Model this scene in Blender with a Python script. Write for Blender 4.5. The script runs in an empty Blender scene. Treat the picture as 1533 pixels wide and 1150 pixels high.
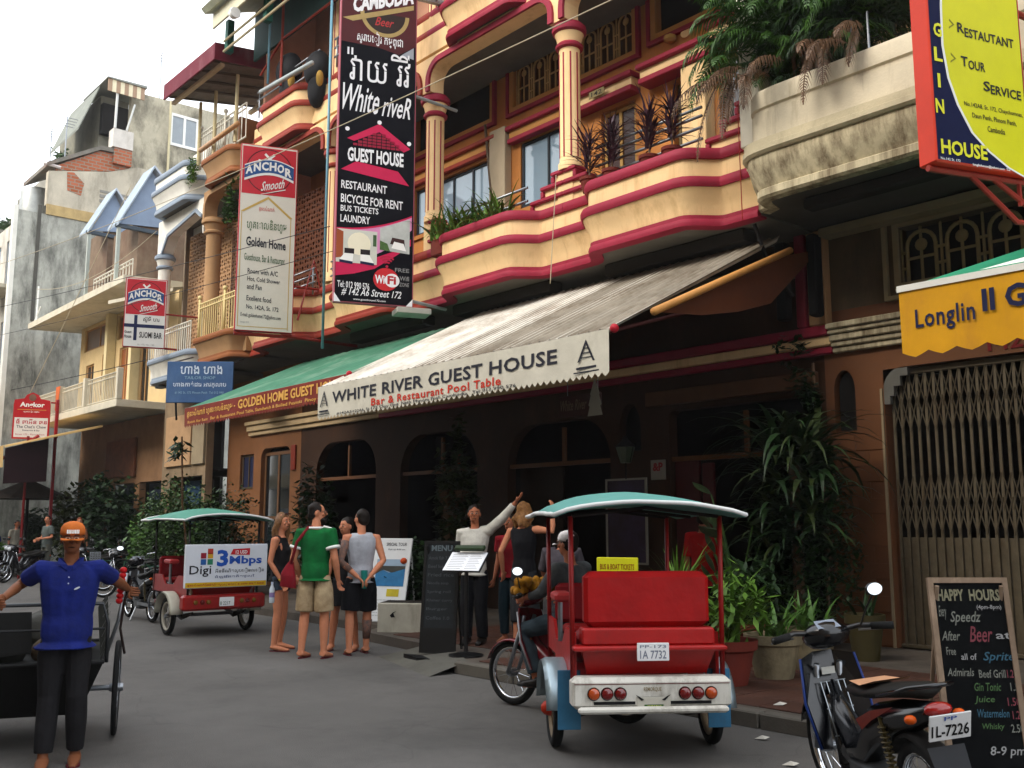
import bpy, bmesh, math, random
from mathutils import Vector, Matrix, noise
from mathutils.geometry import tessellate_polygon
random.seed(7)
R=math.radians; PI=math.pi
S=bpy.context.scene; COL=S.collection
# ------------------------------------------------------------------ camera
PITCH=8.196; HEAD=41.435
cam_d=bpy.data.cameras.new('camera'); cam=bpy.data.objects.new('camera',cam_d); COL.objects.link(cam); S.camera=cam
cam_d.sensor_width=36.0; cam_d.lens=36.0*1465/1533; cam_d.clip_start=.05; cam_d.clip_end=1500
cam.location=(0,0,1.6); cam.rotation_euler=(R(90+PITCH),0,R(90-HEAD))
# ------------------------------------------------------------------ sky and sun (overcast)
W=bpy.data.worlds.new('World'); S.world=W; W.use_nodes=True
nt=W.node_tree; nt.nodes.clear()
N=nt.nodes.new; L=nt.links.new
SUN_EL,SUN_AZ=39.0,-98.0       # sun stands behind the viewer, over the street
out=N('ShaderNodeOutputWorld'); bg1=N('ShaderNodeBackground'); bg2=N('ShaderNodeBackground'); add=N('ShaderNodeAddShader')
sky=N('ShaderNodeTexSky'); sky.sky_type='NISHITA'; sky.sun_disc=False; sky.sun_elevation=R(SUN_EL); sky.sun_rotation=R(90-SUN_AZ)
sky.air_density=1.0; sky.dust_density=3.0
bg1.inputs['Strength'].default_value=.05
cn=N('ShaderNodeTexNoise'); cn.inputs['Scale'].default_value=2.2; cn.inputs['Detail'].default_value=4
cr=N('ShaderNodeValToRGB'); cr.color_ramp.elements[0].position=.3; cr.color_ramp.elements[0].color=(.86,.91,.97,1); cr.color_ramp.elements[1].position=.7; cr.color_ramp.elements[1].color=(1,1,.99,1)
tc=N('ShaderNodeTexCoord')
L(tc.outputs['Generated'],cn.inputs['Vector']); L(cn.outputs['Fac'],cr.inputs['Fac']); L(cr.outputs['Color'],bg2.inputs['Color'])
bg2.inputs['Strength'].default_value=1.25
L(sky.outputs[0],bg1.inputs['Color']); L(bg1.outputs[0],add.inputs[0]); L(bg2.outputs[0],add.inputs[1]); L(add.outputs[0],out.inputs['Surface'])
sd=bpy.data.lights.new('sun','SUN'); sd.energy=1.5; sd.angle=R(28); sd.color=(1,.94,.84)
sun=bpy.data.objects.new('sun',sd); COL.objects.link(sun)
dv=Vector((math.cos(R(SUN_AZ))*math.cos(R(SUN_EL)),math.sin(R(SUN_AZ))*math.cos(R(SUN_EL)),math.sin(R(SUN_EL))))
sun.rotation_euler=dv.to_track_quat('Z','Y').to_euler()
S.view_settings.view_transform='Standard'; S.view_settings.look='None'; S.view_settings.exposure=0.8; S.view_settings.gamma=1; S.view_settings.use_curve_mapping=False
S.cycles.max_bounces=5; S.cycles.diffuse_bounces=2; S.cycles.glossy_bounces=2; S.cycles.use_denoising=True

# ------------------------------------------------------------------ materials
def lin(h):
    h=h.lstrip('#'); o=[]
    for i in (0,2,4):
        c=int(h[i:i+2],16)/255; o.append(c/12.92 if c<=.04045 else ((c+.055)/1.055)**2.4)
    return o
MC={}
def M(col,rough=.7,var=.15,scale=3.0,bump=0.0,bscale=40,metal=0.0,stain=None,st_amt=.5,st_scale=1.2,st_stretch=.35,spec=.2,col2=None,trans=0,key=None):
    """procedural material: base colour with broad and fine variation, optional run-down stains and relief"""
    k=(col,rough,var,scale,bump,bscale,metal,stain,st_amt,st_scale,st_stretch,spec,col2,trans)
    if k in MC: return MC[k]
    m=bpy.data.materials.new('surface'); m.use_nodes=True; t=m.node_tree; n=t.nodes.new; l=t.links.new
    b=t.nodes['Principled BSDF']; rgb=lin(col)
    b.inputs['Roughness'].default_value=rough; b.inputs['Metallic'].default_value=metal; b.inputs['Specular IOR Level'].default_value=spec
    tcn=n('ShaderNodeTexCoord'); geo=n('ShaderNodeNewGeometry')
    nz=n('ShaderNodeTexNoise'); nz.inputs['Scale'].default_value=scale; nz.inputs['Detail'].default_value=6; nz.inputs['Roughness'].default_value=.65
    l(geo.outputs['Position'],nz.inputs['Vector'])
    ramp=n('ShaderNodeValToRGB'); e=ramp.color_ramp.elements
    e[0].position=.3; e[1].position=.72
    d=lin(col2) if col2 else [x*(1-var) for x in rgb]
    u=[min(1,x*(1+var*.6)) for x in rgb]
    e[0].color=(*d,1); e[1].color=(*u,1)
    l(nz.outputs['Fac'],ramp.inputs['Fac']); c=ramp.outputs['Color']
    if stain:
        mp=n('ShaderNodeMapping'); mp.inputs['Scale'].default_value=(1,1,st_stretch); l(geo.outputs['Position'],mp.inputs['Vector'])
        n2=n('ShaderNodeTexNoise'); n2.inputs['Scale'].default_value=st_scale; n2.inputs['Detail'].default_value=8; n2.inputs['Roughness'].default_value=.7
        l(mp.outputs[0],n2.inputs['Vector'])
        r2=n('ShaderNodeValToRGB'); r2.color_ramp.elements[0].position=.62-.25*st_amt; r2.color_ramp.elements[1].position=.72-.1*st_amt
        r2.color_ramp.elements[0].color=(0,0,0,1); r2.color_ramp.elements[1].color=(st_amt,)*3+(1,)
        l(n2.outputs['Fac'],r2.inputs['Fac'])
        mx=n('ShaderNodeMixRGB'); mx.inputs['Color2'].default_value=(*lin(stain),1); l(r2.outputs['Color'],mx.inputs['Fac']); l(c,mx.inputs['Color1']); c=mx.outputs['Color']
    l(c,b.inputs['Base Color'])
    if bump:
        n3=n('ShaderNodeTexNoise'); n3.inputs['Scale'].default_value=bscale; n3.inputs['Detail'].default_value=4; l(geo.outputs['Position'],n3.inputs['Vector'])
        bp=n('ShaderNodeBump'); bp.inputs['Strength'].default_value=min(1,bump); bp.inputs['Distance'].default_value=.01; l(n3.outputs['Fac'],bp.inputs['Height']); l(bp.outputs[0],b.inputs['Normal'])
    if trans:
        b.inputs['Transmission Weight'].default_value=trans
    MC[k]=m; return m
def glassm(col='#20282c',rough=.05):
    return M(col,rough,.05,2,spec=.9)
def leafm(col,col2,rough=.5):
    return M(col,rough,.3,9,col2=col2,spec=.3)
# ------------------------------------------------------------------ mesh builder
class MB:
    def __init__(s): s.v=[]; s.f=[]; s.T=None
    def add(s,vs,fs):
        o=len(s.v)
        if s.T is not None: vs=[tuple(s.T@Vector(p)) for p in vs]
        s.v+= [tuple(p) for p in vs]; s.f+=[tuple(i+o for i in f) for f in fs]; return s
    def box(s,x0,x1,y0,y1,z0,z1):
        return s.add([(x0,y0,z0),(x1,y0,z0),(x1,y1,z0),(x0,y1,z0),(x0,y0,z1),(x1,y0,z1),(x1,y1,z1),(x0,y1,z1)],
          [(0,3,2,1),(4,5,6,7),(0,1,5,4),(1,2,6,5),(2,3,7,6),(3,0,4,7)])
    def cbox(s,c,d,b=0):
        return s.bbox(c[0]-d[0]/2,c[0]+d[0]/2,c[1]-d[1]/2,c[1]+d[1]/2,c[2]-d[2]/2,c[2]+d[2]/2,b) if b else s.box(c[0]-d[0]/2,c[0]+d[0]/2,c[1]-d[1]/2,c[1]+d[1]/2,c[2]-d[2]/2,c[2]+d[2]/2)
    def bbox(s,x0,x1,y0,y1,z0,z1,b):
        """box with chamfered vertical and horizontal edges"""
        b=min(b,(x1-x0)/2.1,(y1-y0)/2.1,(z1-z0)/2.1)
        rings=[]
        for z,i in ((z0,b),(z0+b,0),(z1-b,0),(z1,b)):
            X0,X1,Y0,Y1=x0+i,x1-i,y0+i,y1-i; c=b*.7
            rings.append([(X0+c,Y0,z),(X1-c,Y0,z),(X1,Y0+c,z),(X1,Y1-c,z),(X1-c,Y1,z),(X0+c,Y1,z),(X0,Y1-c,z),(X0,Y0+c,z)])
        return s.rings(rings)
    def rings(s,rings,cap=True,closed=True):
        n=len(rings[0]); vs=[p for r in rings for p in r]; fs=[]
        for i in range(len(rings)-1):
            for j in range(n if closed else n-1):
                k=(j+1)%n; fs.append((i*n+j,i*n+k,(i+1)*n+k,(i+1)*n+j))
        if cap and closed:
            fs.append(tuple(reversed(range(n)))); fs.append(tuple((len(rings)-1)*n+j for j in range(n)))
        return s.add(vs,fs)
    def tube(s,pts,r,n=8,cap=True,sq=None):
        pts=[Vector(p) for p in pts]; rs=r if isinstance(r,(list,tuple)) else [r]*len(pts)
        rg=[]; up=None
        for i,p in enumerate(pts):
            a=pts[max(0,i-1)]; b=pts[min(len(pts)-1,i+1)]; d=(b-a)
            if d.length<1e-9: d=Vector((0,0,1))
            d.normalize()
            if up is None: up=Vector((0,0,1)) if abs(d.z)<.9 else Vector((0,1,0))
            x=d.cross(up)
            if x.length<1e-6: x=d.cross(Vector((1,0,0)))
            x.normalize(); y=x.cross(d); y.normalize(); up=y
            sx,sy=sq if sq else (1,1)
            rg.append([p+(x*math.cos(t)*sx+y*math.sin(t)*sy)*rs[i] for t in [2*PI*k/n for k in range(n)]])
        return s.rings(rg,cap)
    def lathe(s,prof,c=(0,0,0),n=20,axis='z'):
        rg=[]
        for r,h in prof:
            ring=[]
            for k in range(n):
                t=2*PI*k/n; a,b=max(r,1e-4)*math.cos(t),max(r,1e-4)*math.sin(t)
                ring.append({'z':(c[0]+a,c[1]+b,c[2]+h),'y':(c[0]+a,c[1]+h,c[2]-b),'x':(c[0]+h,c[1]+a,c[2]+b)}[axis])
            rg.append(ring)
        return s.rings(rg)
    def torus(s,c,R_,r,axis='y',n=28,m=8,sq=1):
        vs=[];fs=[]
        for i in range(n):
            a=2*PI*i/n
            for j in range(m):
                b=2*PI*j/m; rr=R_+r*math.cos(b); h=r*math.sin(b)*sq
                p=(rr*math.cos(a),h,rr*math.sin(a)) if axis=='y' else ((h,rr*math.cos(a),rr*math.sin(a)) if axis=='x' else (rr*math.cos(a),rr*math.sin(a),h))
                vs.append((c[0]+p[0],c[1]+p[1],c[2]+p[2])); fs.append((i*m+j,((i+1)%n)*m+j,((i+1)%n)*m+(j+1)%m,i*m+(j+1)%m))
        return s.add(vs,fs)
    def ell(s,c,r,n=16,m=10,T=None):
        vs=[];fs=[]
        for i in range(m+1):
            t=PI*i/m; st=max(math.sin(t),.001)
            for j in range(n):
                p=2*PI*j/n; q=Vector((st*math.cos(p)*r[0],st*math.sin(p)*r[1],math.cos(t)*r[2]))
                if T is not None: q=T@q
                vs.append((c[0]+q.x,c[1]+q.y,c[2]+q.z))
        for i in range(m):
            for j in range(n): k=(j+1)%n; fs.append((i*n+j,(i+1)*n+j,(i+1)*n+k,i*n+k))
        return s.add(vs,fs)
    def plate(s,outer,holes=(),y0=0,y1=.02,ax='y'):
        """polygon in the xz plane (with holes) extruded along y"""
        loops=[outer]+list(holes); vl=[[Vector((p[0],p[1],0)) for p in lp] for lp in loops]
        tr=tessellate_polygon(vl); fl=[p for lp in loops for p in lp]; n=len(fl)
        P=lambda p,y:(p[0],y,p[1]) if ax=='y' else ((y,p[0],p[1]) if ax=='x' else (p[0],p[1],y))
        vs=[P(p,y0) for p in fl]+[P(p,y1) for p in fl]; fs=[tuple(t) for t in tr]+[tuple(i+n for i in reversed(t)) for t in tr]
        o=0
        for lp in loops:
            k=len(lp)
            for i in range(k): j=(i+1)%k; fs.append((o+i,o+j,n+o+j,n+o+i))
            o+=k
        return s.add(vs,fs)
    def sweep(s,prof,path,closed=True):
        """profile (d outward, z) swept along a plan path [(x,y)], outward = to the right of travel -> street side"""
        rg=[]
        for i,p in enumerate(path):
            a=path[max(0,i-1)]; b=path[min(len(path)-1,i+1)]; dx,dy=b[0]-a[0],b[1]-a[1]; l=math.hypot(dx,dy) or 1; nx,ny=dy/l,-dx/l
            rg.append([(p[0]+nx*d,p[1]+ny*d,z) for d,z in prof])
        return s.rings(rg)
    def mesh(s,name='mesh',smooth=False,auto=None):
        m=bpy.data.meshes.new(name); m.from_pydata(s.v,[],s.f)
        bm=bmesh.new(); bm.from_mesh(m); bmesh.ops.recalc_face_normals(bm,faces=bm.faces); bm.to_mesh(m); bm.free()
        if smooth: m.polygons.foreach_set('use_smooth',[True]*len(m.polygons))
        if smooth=='auto': m.set_sharp_from_angle(angle=R(38))
        m.update(); return m
def thing(name,label,cat,loc=(0,0,0),rz=0,group=None):
    o=bpy.data.objects.new(name,None); o.empty_display_size=.2; COL.objects.link(o); o.location=loc; o.rotation_euler=(0,0,rz)
    o['label']=label; o['category']=cat
    if group:o['group']=group
    return o
def comps(mb):
    p=list(range(len(mb.v)))
    def f(a):
        while p[a]!=a: p[a]=p[p[a]]; a=p[a]
        return a
    for fc in mb.f:
        r=f(fc[0])
        for q in fc[1:]: p[f(q)]=r
    g={}
    for fc in mb.f: g.setdefault(f(fc[0]),[]).append(fc)
    out=[]
    for fs in g.values():
        ix=sorted({i for fc in fs for i in fc}); m={i:k for k,i in enumerate(ix)}; o=MB(); o.v=[mb.v[i] for i in ix]; o.f=[tuple(m[i] for i in fc) for fc in fs]; out.append(o)
    return out
NOSPLIT={'spokes','lettering','menu_line','engine','leaf','roof_edge','awning_cloth','print_panel','green_fronds','dry_frond','stems','stem','face_features','side_mesh','leg_shield','cart_bed','foliage','mullion','collar','red_grip','shock_absorber','rail_post','seat_pad','frame'}
def part(name,mb,mat,parent=None,smooth=False,label=None,stuff=False,loc=None,rot=None):
    if isinstance(mb,MB) and not stuff and name not in NOSPLIT and 6<len(mb.v)<1500:
        cs=comps(mb)
        if 2<=len(cs)<=12:
            first=None
            for c in cs:
                o=part1(name,c,mat,parent,smooth,label,stuff,loc,rot); first=first or o
            return first
    return part1(name,mb,mat,parent,smooth,label,stuff,loc,rot)
def part1(name,mb,mat,parent=None,smooth=False,label=None,stuff=False,loc=None,rot=None):
    me=mb.mesh(name,smooth) if isinstance(mb,MB) else mb
    if mat is not None and len(me.materials)==0: me.materials.append(mat)
    o=bpy.data.objects.new(name,me); COL.objects.link(o)
    if parent is not None:o.parent=parent
    if loc is not None:o.location=loc
    if rot is not None:o.rotation_euler=rot
    if label:o['label']=label
    if stuff:o['kind']='stuff'
    return o
def tag(o,label,cat,group=None):
    o['label']=label;o['category']=cat
    if group:o['group']=group
    return o
def struct(o): o['kind']='structure'; return o
def dup(root,loc,rz,label,group=None):
    r=root.copy(); COL.objects.link(r); r.location=loc; r.rotation_euler=(0,0,rz); r['label']=label
    if group:r['group']=group
    for ch in list(root.children):
        c=ch.copy(); COL.objects.link(c); c.parent=r
        for g in list(ch.children):
            d=g.copy(); COL.objects.link(d); d.parent=c
    return r
TX={}
def tmesh(s,bold=0,shear=0,space=1.0):
    k=(s,bold,shear,space)
    if k in TX: return TX[k]
    cu=bpy.data.curves.new('lettering','FONT'); cu.body=s; cu.size=1; cu.offset=bold; cu.shear=shear; cu.space_character=space; cu.resolution_u=2
    o=bpy.data.objects.new('lettering',cu); COL.objects.link(o)
    dg=bpy.context.evaluated_depsgraph_get(); me=bpy.data.meshes.new_from_object(o.evaluated_get(dg))
    bpy.data.objects.remove(o); bpy.data.curves.remove(cu)
    vs=[v.co.copy() for v in me.vertices]; fs=[tuple(p.vertices) for p in me.polygons]; bpy.data.meshes.remove(me)
    TX[k]=(vs,fs); return TX[k]
def text(s,x,z,w,h,mat,parent,y=-.004,bold=.01,shear=0,skew=0,space=1.0,wave=None,name='lettering'):
    """flat printed lettering fitted to the box x..x+w, z..z+h on a face looking to -y; skew = rise per metre"""
    vs,fs=tmesh(s,bold,shear,space)
    if not vs: return
    a=min(v.x for v in vs);b=max(v.x for v in vs);c=min(v.y for v in vs);d=max(v.y for v in vs)
    me=bpy.data.meshes.new(name); P=[]
    for v in vs:
        X=x+(v.x-a)/(b-a)*w; Z=z+(v.y-c)/(d-c)*h+skew*(X-x)
        P.append((X,y+(wave(X,Z) if wave else 0),Z))
    me.from_pydata(P,[],fs); me.materials.append(mat)
    o=bpy.data.objects.new(name,me); COL.objects.link(o); o.parent=parent; return o
def flat(poly,mat,parent,y=-.002,name='print_panel',holes=()):
    return part(name,MB().plate(poly,holes,y,y+.0015),mat,parent)
def rect(x0,x1,z0,z1): return [(x0,z0),(x1,z0),(x1,z1),(x0,z1)]
def circ(cx,cz,r,n=24,a0=0,a1=2*PI,rz=None): return [(cx+r*math.cos(a0+(a1-a0)*i/n),cz+(rz or r)*math.sin(a0+(a1-a0)*i/n)) for i in range(n if a1-a0>=2*PI-.01 else n+1)]
def arch(xa,xb,za,zt,r=None,n=8,pointed=False):
    """opening outline: straight jambs, rounded (or pointed) head"""
    w=xb-xa
    if pointed:
        h=min(w*.9,zt-za); zs=zt-h; L_=[(xa+w/2*(1-math.cos(PI/2*i/n)),zs+h*math.sin(PI/2*i/n)) for i in range(n+1)]
        return [(xa,za)]+L_+[(xb-(p[0]-xa),p[1]) for p in reversed(L_[:-1])]+[(xb,za)]
    r=r if r is not None else w/2; r=min(r,w/2)
    a=[(xa+r-r*math.cos(PI/2*i/n),zt-r+r*math.sin(PI/2*i/n)) for i in range(n+1)]
    b=[(xb-r+r*math.sin(PI/2*i/n),zt-r+r*math.cos(PI/2*i/n)) for i in range(n+1)]
    return [(xa,za)]+a+b+[(xb,za)]

# ------------------------------------------------------------------ colours
cream=M('#ECC995',.75,.12,1.5,.15,60,stain='#a87d48',st_amt=.42,st_scale=3.2,st_stretch=.12)
crim=M('#92253a',.6,.18,3,.1,60)
ochre=M('#B9793F',.8,.18,1.2,.2,50,stain='#7d4d28',st_amt=.4)
whitepaint=M('#D9D5C8',.7,.1,2,.1,50,stain='#8d8673',st_amt=.4)
brownpl=M('#A8835C',.75,.15,2,.15,50)
conc=M('#C4B898',.85,.2,2,.3,40,stain='#5a4a35',st_amt=.85,st_scale=6,st_stretch=.09)
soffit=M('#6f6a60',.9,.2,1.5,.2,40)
darkm=M('#14110f',.8,.2,2)
woodd=M('#2a1c14',.6,.3,4)
steel=M('#8d9196',.35,.2,6,metal=.9)
chrome=M('#c9ccd0',.12,.05,6,metal=1)
blackp=M('#0b0b0d',.3,.1,5,spec=.5)
rubber=M('#161616',.85,.2,20)
white=M('#EDEDE8',.5,.04,4)
redp=M('#A81A16',.35,.15,5,spec=.5)
navy=M('#151a3c',.6,.1,5)
black=M('#0d0d10',.6,.1,5)
greyt=M('#8a8a8a',.6,.05,4)
skinL=M('#C4805F',.6,.08,20); skinD=M('#7a4a30',.6,.1,20); skinT=M('#A9684a',.6,.1,20)
# ------------------------------------------------------------------ ground, road, pavement
asph=M('#625f5c',.85,.2,.8,.6,120,stain='#454442',st_amt=.5,st_scale=.7,st_stretch=1)
t_=asph.node_tree; nn=t_.nodes.new; ll_=t_.links.new; g_=nn('ShaderNodeNewGeometry'); sp_=nn('ShaderNodeTexNoise'); sp_.inputs['Scale'].default_value=160; sp_.inputs['Detail'].default_value=2
wn_=nn('ShaderNodeTexNoise'); wn_.inputs['Scale'].default_value=1.3; vm_=nn('ShaderNodeVectorMath'); vm_.operation='ADD'; vo_=nn('ShaderNodeTexVoronoi'); vo_.feature='DISTANCE_TO_EDGE'; vo_.inputs['Scale'].default_value=.42
ll_(g_.outputs['Position'],sp_.inputs['Vector']); ll_(g_.outputs['Position'],wn_.inputs['Vector']); ll_(g_.outputs['Position'],vm_.inputs[0]); ll_(wn_.outputs['Color'],vm_.inputs[1]); ll_(vm_.outputs[0],vo_.inputs['Vector'])
r1=nn('ShaderNodeValToRGB'); r1.color_ramp.elements[0].position=.3; r1.color_ramp.elements[0].color=(.62,.62,.62,1); r1.color_ramp.elements[1].position=.75; r1.color_ramp.elements[1].color=(1.35,1.35,1.33,1)
r2=nn('ShaderNodeValToRGB'); r2.color_ramp.elements[0].position=.0; r2.color_ramp.elements[0].color=(.45,.45,.45,1); r2.color_ramp.elements[1].position=.006; r2.color_ramp.elements[1].color=(1,1,1,1)
m1=nn('ShaderNodeMixRGB'); m1.blend_type='MULTIPLY'; m1.inputs['Fac'].default_value=1; m2=nn('ShaderNodeMixRGB'); m2.blend_type='MULTIPLY'; m2.inputs['Fac'].default_value=.3
bc=t_.nodes['Principled BSDF'].inputs['Base Color']; src=bc.links[0].from_socket; ll_(sp_.outputs['Fac'],r1.inputs['Fac']); ll_(vo_.outputs['Distance'],r2.inputs['Fac']); ll_(src,m1.inputs['Color1']); ll_(r1.outputs['Color'],m1.inputs['Color2']); ll_(m1.outputs['Color'],m2.inputs['Color1']); ll_(r2.outputs['Color'],m2.inputs['Color2']); ll_(m2.outputs['Color'],bc)
pavc=M('#574f47',.85,.25,1.5,.4,50,stain='#2c2823',st_amt=.5,st_scale=1.4,st_stretch=1)
tilem=M('#4e3227',.7,.3,1.2,.3,40,stain='#2e211b',st_amt=.5,st_scale=1.8,st_stretch=1)
struct(part('ground',MB().box(-400,300,-300,400,-.3,-.02),M('#4b4740',.9,.2,.3)))
struct(part('road',MB().box(-150,60,-6,10,-.02,0),asph))
pv=[(60,6.9),(60,16),(-150,16),(-150,9.6),(-30,8.9),(-12.4,8.4),(-11.9,7.75),(-10.2,7.55),(-8.7,6.9)]
pvo=struct(part('pavement',MB().plate([(x,y) for x,y in pv],(),-.01,.12,ax='z'),pavc))
# kerb stones and paving tiles (pieces of the pavement)
kp=[(6,6.82),(-8.66,6.82)]; km=MB().bbox(0,.96,0,.14,-.005,.127,.012).mesh('kerb_stone')
for i in range(15): o=part('kerb_stone',km,M('#5d5850',.85,.25,2,.4,50),pvo,loc=(-8.66+i*.98,6.8,random.uniform(-.004,.004))); o.rotation_euler.z=random.uniform(-.004,.004)
tm=MB().bbox(0,.385,0,.385,0,.012,.004).mesh('paving_tile')
for i in range(22):
    for j in range(7):
        x=-11.3+i*.4; y=7.02+j*.4
        if x<-8.7 and y<7.75: continue
        part('paving_tile',tm,tilem,pvo,loc=(x,y,.117+random.uniform(0,.004)),rot=(random.uniform(-.004,.004),random.uniform(-.004,.004),0))
rampm=M('#5b5952',.9,.25,2,.5,50)
b=MB(); b.add([(-10.35,6.95,0.0),(-8.65,6.45,0.0),(-8.6,6.95,.125),(-10.15,7.6,.125),(-9.3,7.3,.15),(-9.4,6.9,.09),(-8.95,6.72,.09)],[(0,1,6,5),(1,2,6),(2,4,6),(4,5,6),(4,3,5),(3,0,5),(2,3,4)])
ramp=part('concrete_ramp',b,rampm); tag(ramp,'broken concrete ramp over the gutter at the kerb below the menu board','ramp')
drn=part('drain_mouth',MB().plate([(-9.75,6.9),(-9.35,6.8),(-9.15,6.84),(-9.5,6.98)],(),.055,.1,ax='z'),M('#050505'),ramp)
# scraps of litter
lm=M('#c9c4b8',.7,.1,5)
for i,(x,y,l_) in enumerate([(-4.85,7.15,'scrap of white paper on the pavement right of the red carriage'),(-4.55,6.45,'pale litter scrap in the gutter by the kerb'),(-3.95,5.9,'small white litter scrap on the road left of the scooter')]):
    tag(part('litter',MB().add([(0,0,0),(.09,.01,.01),(.1,.06,.02),(.03,.07,.005),(.05,.03,.03)],[(0,1,4),(1,2,4),(2,3,4),(3,0,4)]),lm,loc=(x,y,.13 if y>6.8 else .005)),l_,'litter')

# ------------------------------------------------------------------ helpers for the houses
def sm(t): t=max(0,min(1,t)); return t*t*(3-2*t)
def bowpath(x0,x1,yb,yf,a=.5,w=.45):
    """plan of a balcony front: recess, S-curve out, front, S-curve back, recess (travelling towards +x)"""
    P=[(x0,yb)]
    for i in range(9): t=i/8; P.append((x0+a+w*t,yb+(yf-yb)*sm(t)))
    for i in range(9): t=i/8; P.append((x1-a-w+w*t,yf+(yb-yf)*sm(t)))
    P.append((x1,yb)); return P
def balcony(par,x0,x1,z,mb,mt,yb=10.25,yf=9.85,parapet=True,a=.5,w=.45,back=11.6,sof=None):
    P=bowpath(x0+.002,x1-.002,yb,yf,a,w); o=part('balcony',MB().sweep([(-.14,z+.15),(.0,z+.15),(.02,z+.26),(.055,z+.36),(.10,z+.44),(.13,z+.5),(-.14,z+.5)],P),mb,par,smooth='auto')
    part('moulding',MB().sweep([(-.14,z),(.05,z),(.06,z+.04),(.05,z+.08),(.03,z+.1),(.03,z+.15),(-.14,z+.15)],P),mt,o,smooth='auto')
    part('moulding',MB().sweep([(-.14,z+.502),(.15,z+.502),(.17,z+.54),(.17,z+.59),(.14,z+.64),(.08,z+.66),(-.14,z+.66)],P),mt,o,smooth='auto')
    if parapet:
        part('parapet',MB().sweep([(-.12,z+.662),(.05,z+.662),(.05,z+.9),(-.12,z+.9)],P),mb,o,smooth='auto')
        part('coping',MB().sweep([(-.15,z+.902),(.09,z+.902),(.11,z+.94),(.11,z+1.0),(.08,z+1.05),(-.15,z+1.05)],P),mt,o,smooth='auto')
    pl=[(p[0],p[1]+.02) for p in P]+[(x1,back),(x0,back)]
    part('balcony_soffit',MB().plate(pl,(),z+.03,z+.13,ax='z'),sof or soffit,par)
    return o
def steps(par,xp,side,z,mb,mt,yb=10.25,n=3,dx=.24,dz=.18):
    """stepped shoulder of the parapet rising to the pier at xp; side=+1 to the right of the pier"""
    for i in range(n):
        xa=xp+side*(n-1-i)*dx; xb=xp+side*(n-i)*dx; lo,hi=sorted((xa,xb)) ; h=z+1.052+(i)*dz
        lo2,hi2=sorted((xp,xb))
        part('step',MB().box(lo2+.001,hi2-.001,yb-.05,yb+.12,h-.0,h+dz-.07),mb,par)
        part('step_cap',MB().bbox(lo2 if side>0 else lo2-.03,hi2+.03 if side>0 else hi2,yb-.11,yb+.15,h+dz-.07+.001,h+dz-.001,.015),mt,par)
        part('step_cap',MB().bbox(xb-.03,xb+.035,yb-.1,yb+.14,h,h+dz-.075,.01),mt,par)
def column(par,x,y,z0,z1,r,mb,mt,flute=True):
    o=part('column',MB().lathe([(r*1.15,z0),(r*1.15,z0+.1),(r,z0+.14),(r,z1-.42),(r*1.02,z1-.4)],(x,y,0),24),mb,par,smooth='auto')
    part('capital',MB().lathe([(r*1.0,z1-.42),(r*1.3,z1-.40),(r*1.35,z1-.36),(r*1.12,z1-.32)],(x,y,0),24),mt,o,smooth='auto')
    part('neck',MB().lathe([(r*1.12,z1-.318),(r*1.3,z1-.2),(r*1.4,z1-.17)],(x,y,0),24),mb,o,smooth='auto')
    part('capital',MB().lathe([(r*1.4,z1-.168),(r*1.62,z1-.14),(r*1.68,z1-.09),(r*1.62,z1-.05),(r*1.35,z1-.04),(r*1.35,z1)],(x,y,0),24),mt,o,smooth='auto')
    if flute:
        fb=MB().box(-.012,.012,-.006,.004,z0+.2,z1-.5).mesh('flute')
        for k in range(7):
            t=R(-150+k*40); part('flute',fb,mt,o,loc=(x+r*math.sin(t),y-r*math.cos(t),0),rot=(0,0,t))
    return o
def beam(par,x0,x1,y,z0,z1,zt,mb,mt,br=.3,dep=.3):
    """beam with rounded bracket corners between two columns, with a raised trim along the opening"""
    ins=arch(x0,x1,z0,z1,br,6)
    o=part('beam',MB().plate([(x0-.17,z0),(x0-.001,z0)]+ins[1:-1]+[(x1+.001,z0),(x1+.17,z0),(x1+.17,zt),(x0-.17,zt)],(),y-dep/2,y+dep/2),mb,par)
    tr=arch(x0-.1,x1+.1,z0,z1+.1,br+.1,6)
    part('arch_trim',MB().plate(tr+list(reversed(ins)),(),y-dep/2-.05,y-dep/2-.001),mt,o)
    return o
def railing(par,x0,x1,y,zs,r=.02,mat=None,posts=()):
    for z in zs: part('rail',MB().tube([(x0,y,z),(x1,y,z)],r,8),mat or steel,par,smooth=True)
    for x in posts: part('rail_post',MB().tube([(x,y,zs[0]-.25),(x,y,zs[-1])],r*.9,8),mat or steel,par,smooth=True)
def balusters(par,x0,x1,y,z0,z1,step,mat,ball=False,y1=None):
    y1=y if y1 is None else y1; n=max(1,round((x1-x0)/step)); bm_=MB().tube([(0,0,z0),(0,0,z1)],.014,6).mesh('baluster')
    for i in range(n+1):
        t=i/n; part('baluster',bm_,mat,par,loc=(x0+(x1-x0)*t,y+(y1-y)*t,0))
    for z in (z0,z1-.12,z1): part('rail',MB().tube([(x0,y,z),(x1,y1,z)],.024,8),mat,par,smooth=True)
    if ball:
        for t in (0,1): part('rail_post',MB().tube([(x0+(x1-x0)*t,y+(y1-y)*t,z0-.1),(x0+(x1-x0)*t,y+(y1-y)*t,z1+.12)],.035,8).ell((x0+(x1-x0)*t,y+(y1-y)*t,z1+.17),(.06,.06,.06),10,8),mat,par,smooth=True)
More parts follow.
